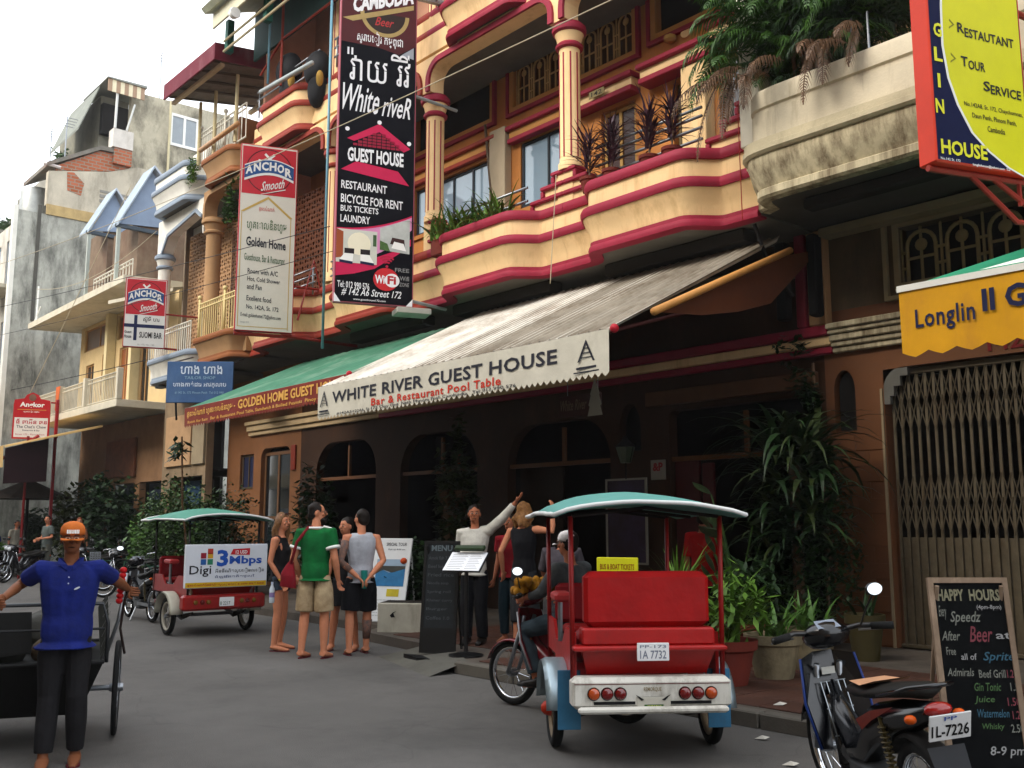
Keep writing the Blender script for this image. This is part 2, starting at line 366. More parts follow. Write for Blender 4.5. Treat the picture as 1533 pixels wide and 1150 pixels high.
def window(par,x0,x1,z0,z1,y,fm,gm,nx=2,nz=1,fw=.05,dep=.06,name='window'):
    hs=[]; cx=(x1-x0-fw)/nx; cz=(z1-z0-fw)/nz
    for i in range(nx):
        for j in range(nz): hs.append(rect(x0+fw+i*cx,x0+(i+1)*cx,z0+fw+j*cz,z0+(j+1)*cz))
    f=part(name,MB().plate(rect(x0,x1,z0,z1),hs,y,y+dep),fm,par)
    for h in hs: part('pane',MB().box(h[0][0]-.01,h[1][0]+.01,y+dep*.4,y+dep*.6,h[0][1]-.01,h[2][1]+.01),gm,f)
    return f
def frame(par,x0,x1,z0,z1,y,w,d,mat,name='window_surround'):
    return part(name,MB().plate(rect(x0-w,x1+w,z0-w,z1+w),[rect(x0,x1,z0,z1)],y-d,y-.001),mat,par)
def archgrille(par,x0,x1,z0,z1,y,mat,n=4,r=.022):
    """plaster ventilation grille: a row of round-headed figures with linking bars"""
    w=(x1-x0)/n; h=z1-z0
    for i in range(n):
        a=x0+i*w+w*.14; b_=x0+(i+1)*w-w*.14; c_=(a+b_)/2; rr=(b_-a)/2
        g=MB().tube([(a,y,z0),(a,y,z1-rr-.06)]+[(c_-rr*math.cos(PI*k/8),y,z1-.06-rr+rr*math.sin(PI*k/8)) for k in range(1,8)]+[(b_,y,z1-rr-.06),(b_,y,z0)],r,6)
        g.tube([(c_,y,z0),(c_,y,z1)],r*.8,6)
        for t in (.25,.55): g.tube([(x0+i*w,y,z0+h*t),(a,y,z0+h*t)],r*.8,5); g.tube([(b_,y,z0+h*t),(x0+(i+1)*w,y,z0+h*t)],r*.8,5)
        g.tube([(a,y,z0+h*.42),(b_,y,z0+h*.42)],r*.8,5)
        g.ell((c_,y,z1-.06-rr*.95),(rr*.45,r,rr*.45),10,6)
        part('grille_arch',g,mat,par,smooth=True)
    for i in range(n+1): part('grille_bar',MB().tube([(x0+i*w,y,z0),(x0+i*w,y,z1)],r*.7,5),mat,par)
def hood(par,x0,x1,z,y,mb,mt,p=.25):
    part('hood',MB().box(x0,x1,y-p+.04,y-.001,z+.1,z+.24),mb,par)
    part('hood_trim',MB().bbox(x0-.02,x1+.02,y-p,y-.001,z,z+.098,.015),mt,par)
    part('hood_trim',MB().bbox(x0-.04,x1+.04,y-p-.04,y-.001,z+.242,z+.33,.015),mt,par)
def screen(par,x0,x1,z0,z1,y,mat,s=.2):
    """pierced block screen: square blocks with a round and diagonal piercing, joined"""
    nx=max(1,round((x1-x0)/s)); nz=max(1,round((z1-z0)/s)); sx=(x1-x0)/nx; sz=(z1-z0)/nz; g=MB()
    for i in range(nx):
        for j in range(nz):
            a=x0+i*sx; c_=z0+j*sz; k=.2
            g.plate(rect(a,a+sx,c_,c_+sz),[circ(a+sx*.3,c_+sz*.3,sx*.19,6),circ(a+sx*.72,c_+sz*.72,sx*.2,6),circ(a+sx*.74,c_+sz*.25,sx*.12,6),circ(a+sx*.25,c_+sz*.74,sx*.12,6)],y,y+.08)
    return part('block_screen',g,mat,par,stuff=True)

# ------------------------------------------------------------------ guest house with crimson mouldings (three bays and part of the fourth)
XR=-6.87
wr=thing('guest_house','cream guest house with crimson mouldings, bowed balconies and fluted columns, above the white ribbed awning','building',(0,0,0))
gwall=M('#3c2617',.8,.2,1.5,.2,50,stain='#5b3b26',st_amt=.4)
ops=[arch(-9.54,-7.0,.12,3.32,.12),arch(-13.26,-10.75,.12,3.35,.7),arch(-16.6,-14.12,.12,3.4,.75),arch(-19.97,-17.5,.12,3.45,.7),
     arch(-10.55,-10.1,2.75,3.5,pointed=True)]
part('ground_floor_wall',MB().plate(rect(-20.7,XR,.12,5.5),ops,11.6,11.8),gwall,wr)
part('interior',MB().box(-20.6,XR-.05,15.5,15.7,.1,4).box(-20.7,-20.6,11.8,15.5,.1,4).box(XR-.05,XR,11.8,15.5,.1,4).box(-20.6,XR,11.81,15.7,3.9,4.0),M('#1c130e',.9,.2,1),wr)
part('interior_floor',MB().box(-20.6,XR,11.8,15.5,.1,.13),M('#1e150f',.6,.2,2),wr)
fr=M('#6b4426',.6,.2,4)
for (a,b_,zt,zr,mx) in [(-9.54,-7.0,3.32,2.55,-8.2),(-13.26,-10.75,3.35,2.6,-11.9),(-16.6,-14.12,3.4,2.6,-15.3),(-19.97,-17.5,3.45,2.6,-18.7)]:
    o=part('transom',MB().box(a,b_,11.66,11.74,zr,zr+.07),fr,wr)
    part('mullion',MB().box(mx-.03,mx+.03,11.67,11.73,zr+.07,zt-.1 if zt-.1>zr else zr+.3),fr,o)
part('door_leaf',MB().box(-13.2,-12.1,11.85,11.9,.13,2.6),woodd,wr)
part('door_leaf',MB().bbox(-9.5,-9.05,11.68,11.74,.13,2.55,.01).bbox(-8.95,-8.75,11.62,11.68,.13,2.5,.01),M('#4d1a1c',.6,.2,3),wr)
part('niche_window',MB().plate(arch(-10.53,-10.12,2.77,3.48,pointed=True),(),11.74,11.78),darkm,wr)
# cornice over the ground floor
for z0,z1,m_,p_ in ((3.83,3.93,crim,.1),(3.935,4.06,cream,.14),(4.065,4.2,crim,.2)):
    part('cornice',MB().bbox(-17.3,-6.7,11.6-p_,11.598,z0,z1,.015),m_,wr)
part('fascia_board',MB().bbox(-9.9,-6.95,11.48,11.58,3.4,3.62,.01),M('#5e3f28',.7,.2,3),wr)
part('upper_beam',MB().box(-20.7,XR,11.5,11.598,4.95,5.2),M('#7a6a52',.8,.2,2),wr)
part('wall_pier',MB().bbox(-6.98,-6.72,11.44,11.598,4.21,5.5,.02),brownpl,wr)
part('wall_pier',MB().bbox(-7.14,-7.0,11.4,11.597,4.21,5.5,.02),crim,wr)
# balconies
bays=[(-10.32,XR),(-13.8,-10.32),(-17.25,-13.8),(-20.7,-17.25)]
redbr=M('#8f3426',.6,.18,3,.1,60)
for k,(a,b_) in enumerate(bays):
    mt=crim if k<2 else redbr  # left bays' trim red-brown, flash tint put into the colour
    bal=balcony(wr,a,b_,5.45,cream,mt)
    if k<2:
        steps(wr,a,1,5.45,cream,mt); steps(wr,b_,-1,5.45,cream,mt)
        railing(wr,a+.75,b_-.75,10.1,[6.68,6.84,7.0,7.12] if k==0 else [6.7,6.92],.022)
    else:
        railing(wr,a+.3,b_-.3,10.05,[6.6,6.75,6.9],.02,posts=(a+.4,b_-.4))
    bal=balcony(wr,a,b_,10.05,cream,mt,parapet=True,a=.55)
    beam(wr,a+.17,b_-.17,10.2,9.42,9.9,10.075,cream,mt)
    part('beam_head',MB().box(a,b_,10.1,10.3,10.18,10.9),cream,wr)
    railing(wr,a+.3,b_-.3,10.0,[11.3,11.5,11.7],.022,posts=(a+.4,b_-.4))
for k,x in enumerate((XR,-10.3,-13.8,-17.25,-20.7)):
    if k==0:
        part('end_pier',MB().bbox(x-.16,x+.16,10.1,10.5,6.35,9.42,.02),M('#d9d2c0',.75,.12,2,.2,50,stain='#8a7a5c',st_amt=.4),wr)
    else:
        column(wr,x,10.3,7.02 if k<3 else 6.56,9.42,.165,cream,crim if k<3 else redbr)
        part('parapet_pier',MB().bbox(x-.17,x+.17,10.18,10.5,6.45,7.04 if k<3 else 6.55,.02),cream,wr)
# upper wall behind the veranda
up=[rect(-16.2,-13.66,7.55,8.55),rect(-16.2,-13.75,9.36,10.2),rect(-12.9,-11.45,7.35,8.6),rect(-13.08,-10.1,9.36,10.22),rect(-10.85,-10.08,6.0,8.52),rect(-9.6,-8.1,9.45,10.4),
    rect(-9.3,-8.95,6.0,8.52),rect(-8.42,-7.2,6.0,8.6),rect(-19.3,-18.1,6.0,8.6),rect(-17.9,-16.9,7.2,8.7)]
part('upper_wall',MB().plate(rect(-20.7,XR,5.58,10.6),up,11.6,11.8),ochre,wr)
part('rooms_back_wall',MB().box(-20.6,XR,14,14.1,5.6,14.5).box(-20.6,XR,11.81,14,10.55,10.6),M('#2a211b',.9,.2,1),wr)
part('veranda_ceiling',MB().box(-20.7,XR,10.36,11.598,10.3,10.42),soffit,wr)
pane=M('#7e94a4',.04,.08,1,spec=.9); dpane=M('#1a2024',.05,.1,2,spec=.8)
window(wr,-16.18,-13.68,7.56,8.54,11.62,M('#20242a',.4,.1,3),pane,4,1,.05); frame(wr,-16.2,-13.66,7.55,8.55,11.6,.08,.05,ochre)
window(wr,-12.88,-11.47,7.36,8.59,11.62,M('#20242a',.4,.1,3),pane,2,1,.05); 
window(wr,-10.83,-10.1,6.02,8.5,11.66,M('#b08a4a',.5,.1,3),M('#3a2018',.2,.2,3),2,2,.06,name='door')
window(wr,-9.28,-8.97,6.02,8.5,11.7,M('#6a5a3a',.5,.1,3),dpane,1,2,.05,name='door')
window(wr,-8.4,-7.22,6.02,8.58,11.7,M('#3a2018',.5,.1,3),dpane,2,2,.05,name='door')
window(wr,-19.28,-18.12,6.02,8.58,11.7,M('#6a2018',.5,.1,3),dpane,2,2,.06,name='door')
window(wr,-17.88,-16.92,7.22,8.68,11.66,M('#8a3a22',.5,.1,3),dpane,2,1,.06)
for a,b_,z0,z1 in ((-16.2,-13.75,9.36,10.2),(-13.08,-10.1,9.36,10.22),(-9.6,-8.1,9.45,10.3)):
    frame(wr,a,b_,z0,z1,11.6,.1,.04,M('#c08a4c',.75,.12,2)); frame(wr,a-.1,b_+.1,z0-.1,z1+.1,11.6,.07,.07,crim)
part('vent_mesh',MB().box(-16.2,-13.75,11.7,11.72,9.36,10.2),M('#1b1512',.8,.3,12),wr)
part('vent_mesh',MB().box(-9.6,-8.1,11.72,11.74,9.45,10.4),M('#17120f',.8,.3,12),wr)
part('vent_backing',MB().box(-13.08,-10.1,11.78,11.8,9.36,10.22),M('#5a3c22',.8,.3,6),wr)
archgrille(wr,-13.08,-10.1,9.38,10.2,11.66,M('#c9a36a',.75,.15,3),7)
hood(wr,-11.3,-9.98,8.58,11.6,cream,crim); hood(wr,-9.75,-8.46,8.56,11.6,cream,crim,.3); hood(wr,-8.4,-7.2,8.72,11.6,cream,crim,.3); hood(wr,-13.1,-11.3,8.62,11.6,M('#c08a4c',.75,.12,2),crim,.15); hood(wr,-16.4,-13.5,8.6,11.6,M('#c08a4c',.75,.12,2),redbr,.15)
part('pilaster',MB().bbox(-8.95,-8.5,11.35,11.598,6.0,8.56,.02),cream,wr)
part('pilaster',MB().bbox(-13.6,-13.15,11.42,11.598,6.0,9.0,.02),M('#b5a58a',.8,.15,2),wr)
cap_=part('wall_lamp',MB().lathe([(.05,0),(.1,.04),(.1,.1),(.03,.14)],(-9.25,11.5,9.15),12),M('#b08a4a',.5,.1,3),wr,smooth='auto')
part('wall_plaque',MB().lathe([(.09,-.02),(.09,0),(.05,.01)],(-9.0,11.58,9.25),14,axis='y'),cream,wr)
# second floor wall and windows
up2=[rect(-19.6,-18.2,10.8,13),rect(-12.8,-11.2,10.8,13),rect(-9.4,-8,10.8,13)]
part('second_floor_wall',MB().plate(rect(-20.7,XR,10.61,14.6),up2,11.6,11.8),M('#D7A184',.8,.15,1.5,.2,50),wr)
for a,b_ in ((-19.6,-18.2),(-12.8,-11.2),(-9.4,-8)): window(wr,a+.02,b_-.02,10.82,12.98,11.68,woodd,dpane,2,2,.06)
for x in (XR+.2,-10.3,-13.8,-17.25): column(wr,x,10.3,10.75,14.2,.15,cream,crim)
part('party_wall',MB().box(-20.72,-20.62,10.3,14,5.6,14.6),M('#D7A184',.8,.15,1.5),wr)
part('roof_slab',MB().box(-20.8,XR,9.7,15.7,14.6,14.8),conc,wr)
part('door_number',MB().bbox(-10.85,-10.5,11.3,11.312,8.68,8.8,.002),M('#8a7a52',.6,.1,4),wr)
text('142',-10.79,8.7,.24,.08,black,wr,y=11.298)
# timber/blue pipes
pipe=M('#6f9bab',.5,.1,5)
for x,y,z0,z1 in ((-16.5,9.64,5.0,12.6),(-19.2,9.64,11.4,14.5)):
    part('drainpipe',MB().tube([(x,y,z0),(x,y,z1)],.028,10),pipe,wr,smooth=True)
part('handrail_pipe',MB().tube([(-19.5,9.62,11.3),(-17.2,9.62,11.15)],.05,10),M('#aab4b4',.5,.1,5),wr,smooth=True)
part('post_frame',MB().tube([(-18.9,9.8,11.3),(-18.9,9.8,13.6)],.03,6).tube([(-18.9,9.8,12.4),(-16.6,9.8,12.4)],.03,6).tube([(-18.9,9.8,12.4),(-19.9,9.8,11.9)],.03,6),redbr,wr)
# clutter on the upper balcony
for (x,z,r,l_) in ((-19.0,11.75,.42,'round dark wicker bundle leaning on the upper balcony rail, left of the pair'),(-17.75,11.35,.4,'round dark bundle on the upper balcony next to the tall banner, right of the pair')):
    cl=thing('stored_bundle',l_,'bundle',(x,10.05,z)); g=MB(); g.ell((0,0,0),(r,r*.6,r),14,10); g.ell((.05,0,-.5),(r*.7,r*.5,r),12,8)
    part('wicker_bundle',g,M('#15161a',.7,.4,12,.4,30),cl,smooth=True); part('yellow_cloth',MB().ell((.3,-.1,-.35),(.09,.08,.18),10,8),M('#a8853a',.7,.2,4),cl,smooth=True)
# step-like dark underside fittings
for x in (-8.5,-12.2,-15.6): part('soffit_beam',MB().bbox(x-1.3,x+1.2,10.5,10.8,5.28,5.47,.02),M('#34312c',.9,.2,2),wr)

# ------------------------------------------------------------------ neighbour at the right: weathered concrete house with folding gate
ll=thing('shop_house','weathered grey-cream house with folding steel gate and stained concrete balcony, at the right','building')
tilew=M('#684228',.6,.2,1.5,.1,50,stain='#6b4630',st_amt=.3)
part('ground_floor_wall',MB().plate(rect(XR+.002,2.5,.12,4.4),[arch(-6.06,-2.0,.12,3.55,.25),arch(-6.85+.1,-6.45,2.8,3.6,pointed=True)],11.6,11.8),tilew,ll)
for r_ in range(17):
    for c_ in range(2):
        x=XR+.02+c_*.38+(.19 if r_%2 else 0)
        z=.14+r_*.2
        if z>2.55: break
        if x+.36<-6.08: part('wall_tile',MB().bbox(x,x+.365,11.588,11.6,z,z+.19,.003),tilew,ll)
part('niche_window',MB().plate(arch(-6.73,-6.47,2.82,3.58,pointed=True),(),11.7,11.74),darkm,ll)
part('corner_bead',MB().box(-6.1,-6.07,11.57,11.598,.12,3.3),M('#8a7a60',.6,.1,4),ll)
part('mezzanine_wall',MB().plate(rect(XR+.002,2.5,4.402,5.58),[rect(-5.75,-2.2,4.6,5.32)],11.6,11.8),M('#5d503b',.85,.2,2,.2,50,stain='#2f281e',st_amt=.5),ll)
part('vent_backing',MB().box(-6.3,-1.6,11.83,11.9,4.1,5.58),M('#20201a',.9,.2,3),ll)
lg=M('#8a7c55',.8,.2,3)
frame(ll,-5.75,-2.2,4.6,5.32,11.6,.07,.04,M('#8f8263',.85,.2,2)); frame(ll,-5.9,-2.05,4.45,5.47,11.6,.05,.07,M('#8f8263',.85,.2,2))
archgrille(ll,-5.75,-2.2,4.62,5.3,11.66,lg,7,.026)
for z0,z1,p_ in ((3.83,3.9,.08),(3.905,3.97,.12),(3.975,4.06,.16),(4.065,4.12,.2),(4.125,4.2,.24)):
    part('cornice',MB().bbox(-6.698,2.5,11.6-p_,11.597,z0,z1,.012),conc,ll)
part('beam_under_soffit',MB().bbox(-6.7,2.5,11.3,11.55,5.36,5.47,.01),M('#8f8263',.85,.2,2),ll)
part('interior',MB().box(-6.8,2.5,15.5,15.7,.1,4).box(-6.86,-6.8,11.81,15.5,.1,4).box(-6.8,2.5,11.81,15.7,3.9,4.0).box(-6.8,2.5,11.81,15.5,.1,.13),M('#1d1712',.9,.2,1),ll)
P=[( -6.84,10.2),(-6.75,10.2)]+[(-6.72+.4*t,10.2-.4*math.sin(PI/2*t)) for t in [i/6 for i in range(1,7)]]+[(-6.2,9.8),(2.5,9.8)]
P=[(XR+.005,10.25)]+[(-6.72+.22*(1-math.cos(PI/2*i/6)),10.2-.38*math.sin(PI/2*i/6)) for i in range(7)]+[(-6.3,9.8),(2.5,9.8)]
z=5.5
o=part('balcony',MB().sweep([(-.14,z),(.0,z),(.03,z+.03),(.03,z+.11),(.0,z+.13),(.02,z+.17),(.09,z+.3),(.13,z+.42),(.13,z+.5),(-.14,z+.5)],P),conc,ll,smooth='auto')
part('moulding',MB().sweep([(-.14,z+.502),(.16,z+.502),(.19,z+.53),(.19,z+.59),(.17,z+.6),(.17,z+.68),(-.14,z+.68)],P),M('#BDB193',.85,.2,2,.3,40,stain='#3b3326',st_amt=.5),o,smooth='auto')
part('parapet',MB().sweep([(-.12,z+.682),(.06,z+.682),(.06,z+1.05),(.04,z+1.06),(.04,z+1.1),(.07,z+1.12),(.07,z+1.3),(.03,z+1.36),(-.12,z+1.36)],P),M('#CABFA6',.85,.15,2,.3,40,stain='#6a5c45',st_amt=.4,st_scale=5,st_stretch=.12),o,smooth='auto')
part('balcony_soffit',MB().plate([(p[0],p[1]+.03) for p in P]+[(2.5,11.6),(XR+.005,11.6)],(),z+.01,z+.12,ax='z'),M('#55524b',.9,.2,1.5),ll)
part('soffit_beam',MB().bbox(-6.2,2,10.15,10.35,5.36,5.5,.02),M('#2b2925',.9,.2,2),ll)
part('upper_wall',MB().box(XR+.01,2.5,12.4,12.6,5.62,14.6),M('#a88a66',.8,.15,2),ll)
balcony(ll,XR+.01,-3.2,10.05,cream,conc)
for x in (-5.35,-5.15): part('rail_post',MB().tube([(x,9.95,6.8),(x,9.95,7.4)],.014,6),steel,ll)
# folding gate
gt=M('#5d5444',.5,.25,8,metal=.3,stain='#4a3826',st_amt=.5,st_scale=4)
bar=MB().box(-.017,.017,-.012,.012,.16,3.5).mesh('gate_bar'); pan=MB().bbox(0,.09,0,.02,.16,1.45,.006).mesh('gate_panel')
gtt=thing('folding_gate','brown-grey folding steel lattice gate closed across the shop front behind the chalkboard','gate',(0,0,0))
n=38
for i in range(n):
    x=-6.0+i*.105; part('gate_bar',bar,gt,gtt,loc=(x,11.72,0)); part('gate_panel',pan,gt,gtt,loc=(x+.008,11.745,0))
lt=MB().tube([(0,0,0),(.105,0,.42)],.008,4).tube([(.105,.012,0),(0,.012,.42)],.008,4).mesh('gate_lattice')
for z in (2.75,3.05,1.5,1.78):
    for i in range(n-1): part('gate_lattice',lt,gt,gtt,loc=(-6.0+i*.105,11.7,z))
part('gate_post',MB().bbox(-4.22,-4.12,11.64,11.7,.15,3.5,.01),gt,gtt); part('gate_post',MB().bbox(-4.05,-3.95,11.64,11.7,.15,3.5,.01),gt,gtt)
part('gate_rail',MB().bbox(-6.06,-2.0,11.69,11.76,3.46,3.54,.01).bbox(-6.06,-2,11.69,11.76,.12,.17,.01),gt,gtt)
part('lock_plate',MB().bbox(-4.24,-3.92,11.61,11.638,2.3,2.42,.01),steel,gtt)
part('gate_bracket',MB().plate([(-6.06,3.54),(-6.06,3.1),(-5.98,3.1),(-5.98,3.2),(-5.93,3.2),(-5.93,3.32),(-5.84,3.32),(-5.84,3.44),(-5.74,3.44),(-5.74,3.54)],(),11.6,11.66),M('#5d5b55',.6,.1,4),gtt)
num=thing('house_number','dark red painted house number on the lintel above the folding gate','number',(0,11.59,3.72))
text('142.7',-4.75,-.12,.62,.2,M('#6a1010',.6,.1,4),num,y=-.004,bold=.02)

# ------------------------------------------------------------------ the row of houses across the street, behind the viewer
for k,(a,b_,h_,c_,l_) in enumerate(((-62,-34,16.4,'#a89878','long tan row house across the street, far left'),(-33.9,-14,15.8,'#b4a88c','cream row house across the street, left part'),(-13.9,6,16.2,'#9a8268','ochre row house across the street, behind the viewer'),(6.1,26,15.6,'#a69c8c','grey row house across the street, right part'))):
    t=thing('row_house',l_,'building',(a,-9,0)); w_=b_-a; n_=int(w_/3.4); hs=[rect(.8+i*3.4,2.8+i*3.4,z,z+1.7) for i in range(n_) for z in (1.0,4.8,8.4,12.0)]
    part('front_wall',MB().plate(rect(0,w_,0,h_),hs,-.3,0),M(c_,.85,.15,1.5,stain='#5a4c3a',st_amt=.4),t)
    part('side_wall',MB().box(0,.2,-10,-.3,0,h_).box(w_-.2,w_,-10,-.3,0,h_),M(c_,.85,.15,1.5),t); part('roof',MB().box(-.1,w_+.1,-10,.5,h_,h_+.2),soffit,t)
    part('inner_wall',MB().box(.2,w_-.2,-.8,-.7,0,h_),darkm,t)
    for z in (4.0,7.6,11.2): part('balcony_slab',MB().bbox(0,w_,0.01,1.1,z,z+.9,.02),M(c_,.85,.15,1.5),t)
    for q_ in hs: part('pane',MB().box(q_[0][0],q_[1][0],-.2,-.17,q_[0][1],q_[2][1]),dpane,t)
# ------------------------------------------------------------------ tan-brown house with pierced block screen
bh=thing('tan_house','tan-brown house with bowed balconies, yellow balusters and pierced block screen, behind white sign','building')
x0,x1=-23.3,-20.71
part('ground_floor_wall',MB().plate(rect(-24.6,x1,.12,5.5),[arch(-22.7,-21.2,.12,3.5,.25),rect(-23.85,-23.1,2.5,3.4)],11.6,11.8),M('#825636',.8,.15,2,.2,50),bh)
part('interior',MB().box(x0+.05,x1,14.5,14.6,.1,5).box(x0,x0+.04,11.81,14.6,.1,5).box(x0+.05,x1,11.81,14.5,3.9,4),M('#2b1d15',.9,.2,1),bh)
window(bh,-22.68,-21.22,.14,3.4,11.7,M('#6b4a30',.6,.1,4),dpane,2,2,.08,name='door')
window(bh,-23.83,-23.12,2.52,3.38,11.66,M('#5a4a3a',.6,.1,4),M('#2a2f4a',.3,.3,10),2,1,.04)
part('notice',MB().bbox(-21.1,-20.9,11.55,11.59,2.9,3.5,.01),M('#8a2f1a',.6,.2,6),bh)
for z0,z1,p_ in ((3.85,3.95,.08),(3.96,4.1,.14),(4.11,4.2,.2)): part('cornice',MB().bbox(x0,-17.32,11.6-p_,11.597,z0,z1,.012),M('#c9ae86',.8,.15,3),bh)
for z in (5.45,10.0):
    balcony(bh,x0-.05,x1+.3 if z<6 else x1,z,brownpl,M('#8c5530',.7,.15,3),parapet=False,yb=10.3,yf=9.85,a=.3,w=.35)
    part('balcony_deck',MB().box(x0+.1,x1,10.1,11.59,z+.14,z+.6),brownpl,bh)
cb=M('#d8c48a',.5,.1,5); wb=M('#d8d4c4',.5,.1,5)
balusters(bh,-22.9,-21.5,9.9,6.14,7.0,.12,cb,True); balusters(bh,-21.5,-20.72,9.9,6.14,7.0,.14,cb)
balusters(bh,-23.35,-22.95,10.25,6.14,6.9,.12,wb,y1=9.95)
balusters(bh,-23.3,-21.9,9.9,10.7,11.55,.13,wb,True); balusters(bh,-21.9,-20.75,9.9,10.7,11.55,.22,wb)
part('handrail_pipe',MB().tube([(-22.9,9.72,10.95),(-20.8,9.72,11.0)],.06,10),M('#b58a60',.5,.1,5),bh,smooth=True)
column(bh,-23.05,10.25,6.05,9.3,.19,brownpl,brownpl,False); column(bh,x1-.05,10.25,6.05,9.3,.15,brownpl,brownpl,False)
beam(bh,x0+.17,x1-.17,10.2,9.3,9.85,10.02,brownpl,brownpl)
part('upper_wall',MB().plate(rect(x0,x1,5.6,12.3),[rect(-22.9,-22,6.1,8.2),rect(-22.9,-22,10.7,12)],11.6,11.8),M('#a9754a',.8,.15,2),bh)
window(bh,-22.88,-22.02,6.12,8.18,11.66,woodd,dpane,2,1); window(bh,-22.88,-22.02,10.72,11.98,11.66,woodd,dpane,2,1)
scm=M('#b98f66',.8,.15,3)
screen(bh,x0+.25,-20.75,6.1,9.3,10.75,M('#8a6448',.8,.15,3),.2)
screen(bh,-20.7,-17.4,6.1,9.3,11.0,M('#5a3320',.8,.15,3),.24)
part('side_wall',MB().box(x0,x0+.1,10.9,15,5.6,12.3),M('#a9754a',.8,.15,2,stain='#5b4a3a'),bh)
# top floor: corrugated canopy with maroon fascia on posts
mar=M('#6B1F2E',.7,.2,2,stain='#a98a8a',st_amt=.25)
cor=MB(); n=60
for i in range(n+1):
    x=-23.6+i*2.9/n; zz=.025*(1 if i%2 else -1)
    cor.v+= [(x,9.1,12.5+zz),(x,11.6,12.95+zz)]
cor.f+=[(2*i,2*i+1,2*i+3,2*i+2) for i in range(n)]
cano=part('roof_sheet',cor,M('#8a8378',.7,.25,2,stain='#4a3a2c',st_amt=.5),bh)
part('fascia',MB().bbox(-23.65,-20.7,9.0,9.05,12.33,12.74,.01),mar,bh); part('fascia',MB().plate([(8.998,12.33),(11.6,12.62),(11.6,13.1),(8.998,12.74)],(),-20.698,-20.65,ax='x'),mar,bh)
for x in (-23.3,-22.4,-21.2): part('canopy_post',MB().tube([(x,9.85,10.7),(x,9.85,12.4)],.045,8),M('#c7b98f',.6,.1,4),bh)
part('canopy_beam',MB().box(-23.6,-20.75,9.2,9.3,12.26,12.34).box(-23.6,-20.75,11.3,11.4,12.6,12.7),M('#b09a78',.7,.1,4),bh)
for i in range(5): part('rafter',MB().tube([(-23.5+i*.65,9.1,12.4),(-23.5+i*.65,11.5,12.84)],.035,4),M('#5a5248',.7,.1,4),bh)
rf=thing('rooftop_shelter','green-framed rooftop shelter with pale corrugated eave at the top, above the maroon canopy','shelter')
part('eave_sheet',MB().plate([(8.6,13.4),(8.7,13.3),(12.5,14.85),(12.5,14.95)],(),-20.6,-16.4,ax='x'),M('#b5b89f',.7,.2,4),rf)
part('fascia',MB().bbox(-20.5,-16.4,8.85,8.9,12.95,13.32,.01),M('#cfc9ae',.6,.1,4),rf)
grn=M('#1f5b4e',.6,.2,4)
for x in (-20.5,-18.6): part('post',MB().bbox(x-.08,x+.08,9.2,9.36,12.5,13.3,.01),grn,rf)
part('side_panel',MB().box(-20.5,-16.5,9.9,9.96,12.5,13.75),M('#1c3f3b',.7,.2,3),rf)
for z in (12.5,12.75): part('rail',MB().tube([(-20.5,9.15,z),(-16.5,9.15,z)],.03,6),M('#b9ad8a',.5,.1,4),rf)
fl=thing('flood_lamp','small white flood lamp under the rooftop eave','lamp',(-19.4,8.8,12.8))
part('lamp_head',MB().lathe([(.04,0),(.1,.06),(.13,.2),(.12,.22)],n=12,axis='x'),white,fl,smooth='auto'); part('bracket',MB().tube([(0,0,0),(0,.1,.15),(0,.1,.3)],.015,6),white,fl)

# ------------------------------------------------------------------ white house
wh=thing('white_house','narrow white plastered house with grey-lined bowed balcony and octagonal arch','building')
wp=M('#E4E1D6',.75,.1,2,.2,50,stain='#9a9582',st_amt=.4); gl=M('#8b97a5',.7,.1,3)
x0,x1=-27.3,-23.36
part('ground_floor_wall',MB().plate(rect(x0-.2,-24.62,.12,5.5),[rect(-26.9,-24.8,.12,2.9)],11.0,11.2),M('#8f7a60',.85,.2,2,stain='#4c3e30',st_amt=.5),wh)
part('upper_panel',MB().bbox(-27.2,-25.5,10.93,10.998,3.2,4.6,.01),M('#b5916c',.8,.15,3),wh); part('upper_panel',MB().bbox(-25.4,-24.66,10.93,10.998,3.2,4.6,.01),M('#9a8a70',.8,.15,3),wh)
part('shop_door',MB().bbox(-26.6,-25.6,11.3,11.36,.14,2.8,.01),M('#1d3a55',.6,.3,4),wh); part('shop_door',MB().bbox(-25.4,-24.85,11.3,11.36,.14,2.8,.01),darkm,wh)
part('interior',MB().box(x0,-24.7,13,13.1,.1,5).box(x0,-24.7,11.2,13,3,3.1),darkm,wh)
o=balcony(wh,x0+.9,x1+.6,5.3,wp,gl,parapet=False,yb=10.3,yf=9.9,a=.3,w=.4); part('balcony_deck',MB().box(x0+.9,x1,10.1,11.0,5.35,5.9),wp,wh)
balcony(wh,x0+.9,x1,9.95,wp,gl,parapet=True,yb=10.3,yf=9.8,a=.2,w=.4)
column(wh,-26.15,10.25,5.9,9.0,.17,wp,gl,False)
bp_=[(-26.2,9.0),(-26.0,9.0),(-25.65,9.45),(-23.8,9.72),(-23.45,9.5),(-23.42,9.0),(-23.37,9.0),(-23.37,9.95),(-26.35,9.95),(-26.35,9.0)]
part('beam',MB().plate(bp_,(),10.1,10.4),wp,wh); part('arch_trim',MB().plate([(-26.02,9.0),(-25.65,9.46),(-23.8,9.73),(-23.45,9.5),(-23.47,9.42),(-23.83,9.64),(-25.6,9.38),(-25.95,8.98)],(),10.05,10.098),gl,wh)
balusters(wh,-26.2,-23.5,9.95,5.96,6.7,.13,wb)
screen(wh,-26.3,-23.4,6.0,9.7,11.0,M('#a8825e',.8,.15,3),.22)
part('upper_wall',MB().box(-26.35,x1,11.1,11.3,5.6,11.3),wp,wh); part('roof_terrace',MB().box(-26.35,x1,10.2,12,10.95,11.0),wp,wh)
part('side_wall',MB().box(-26.45,-26.35,10.9,14,5.6,11.2),M('#8a7a66',.85,.2,3,stain='#4a4038'),wh)
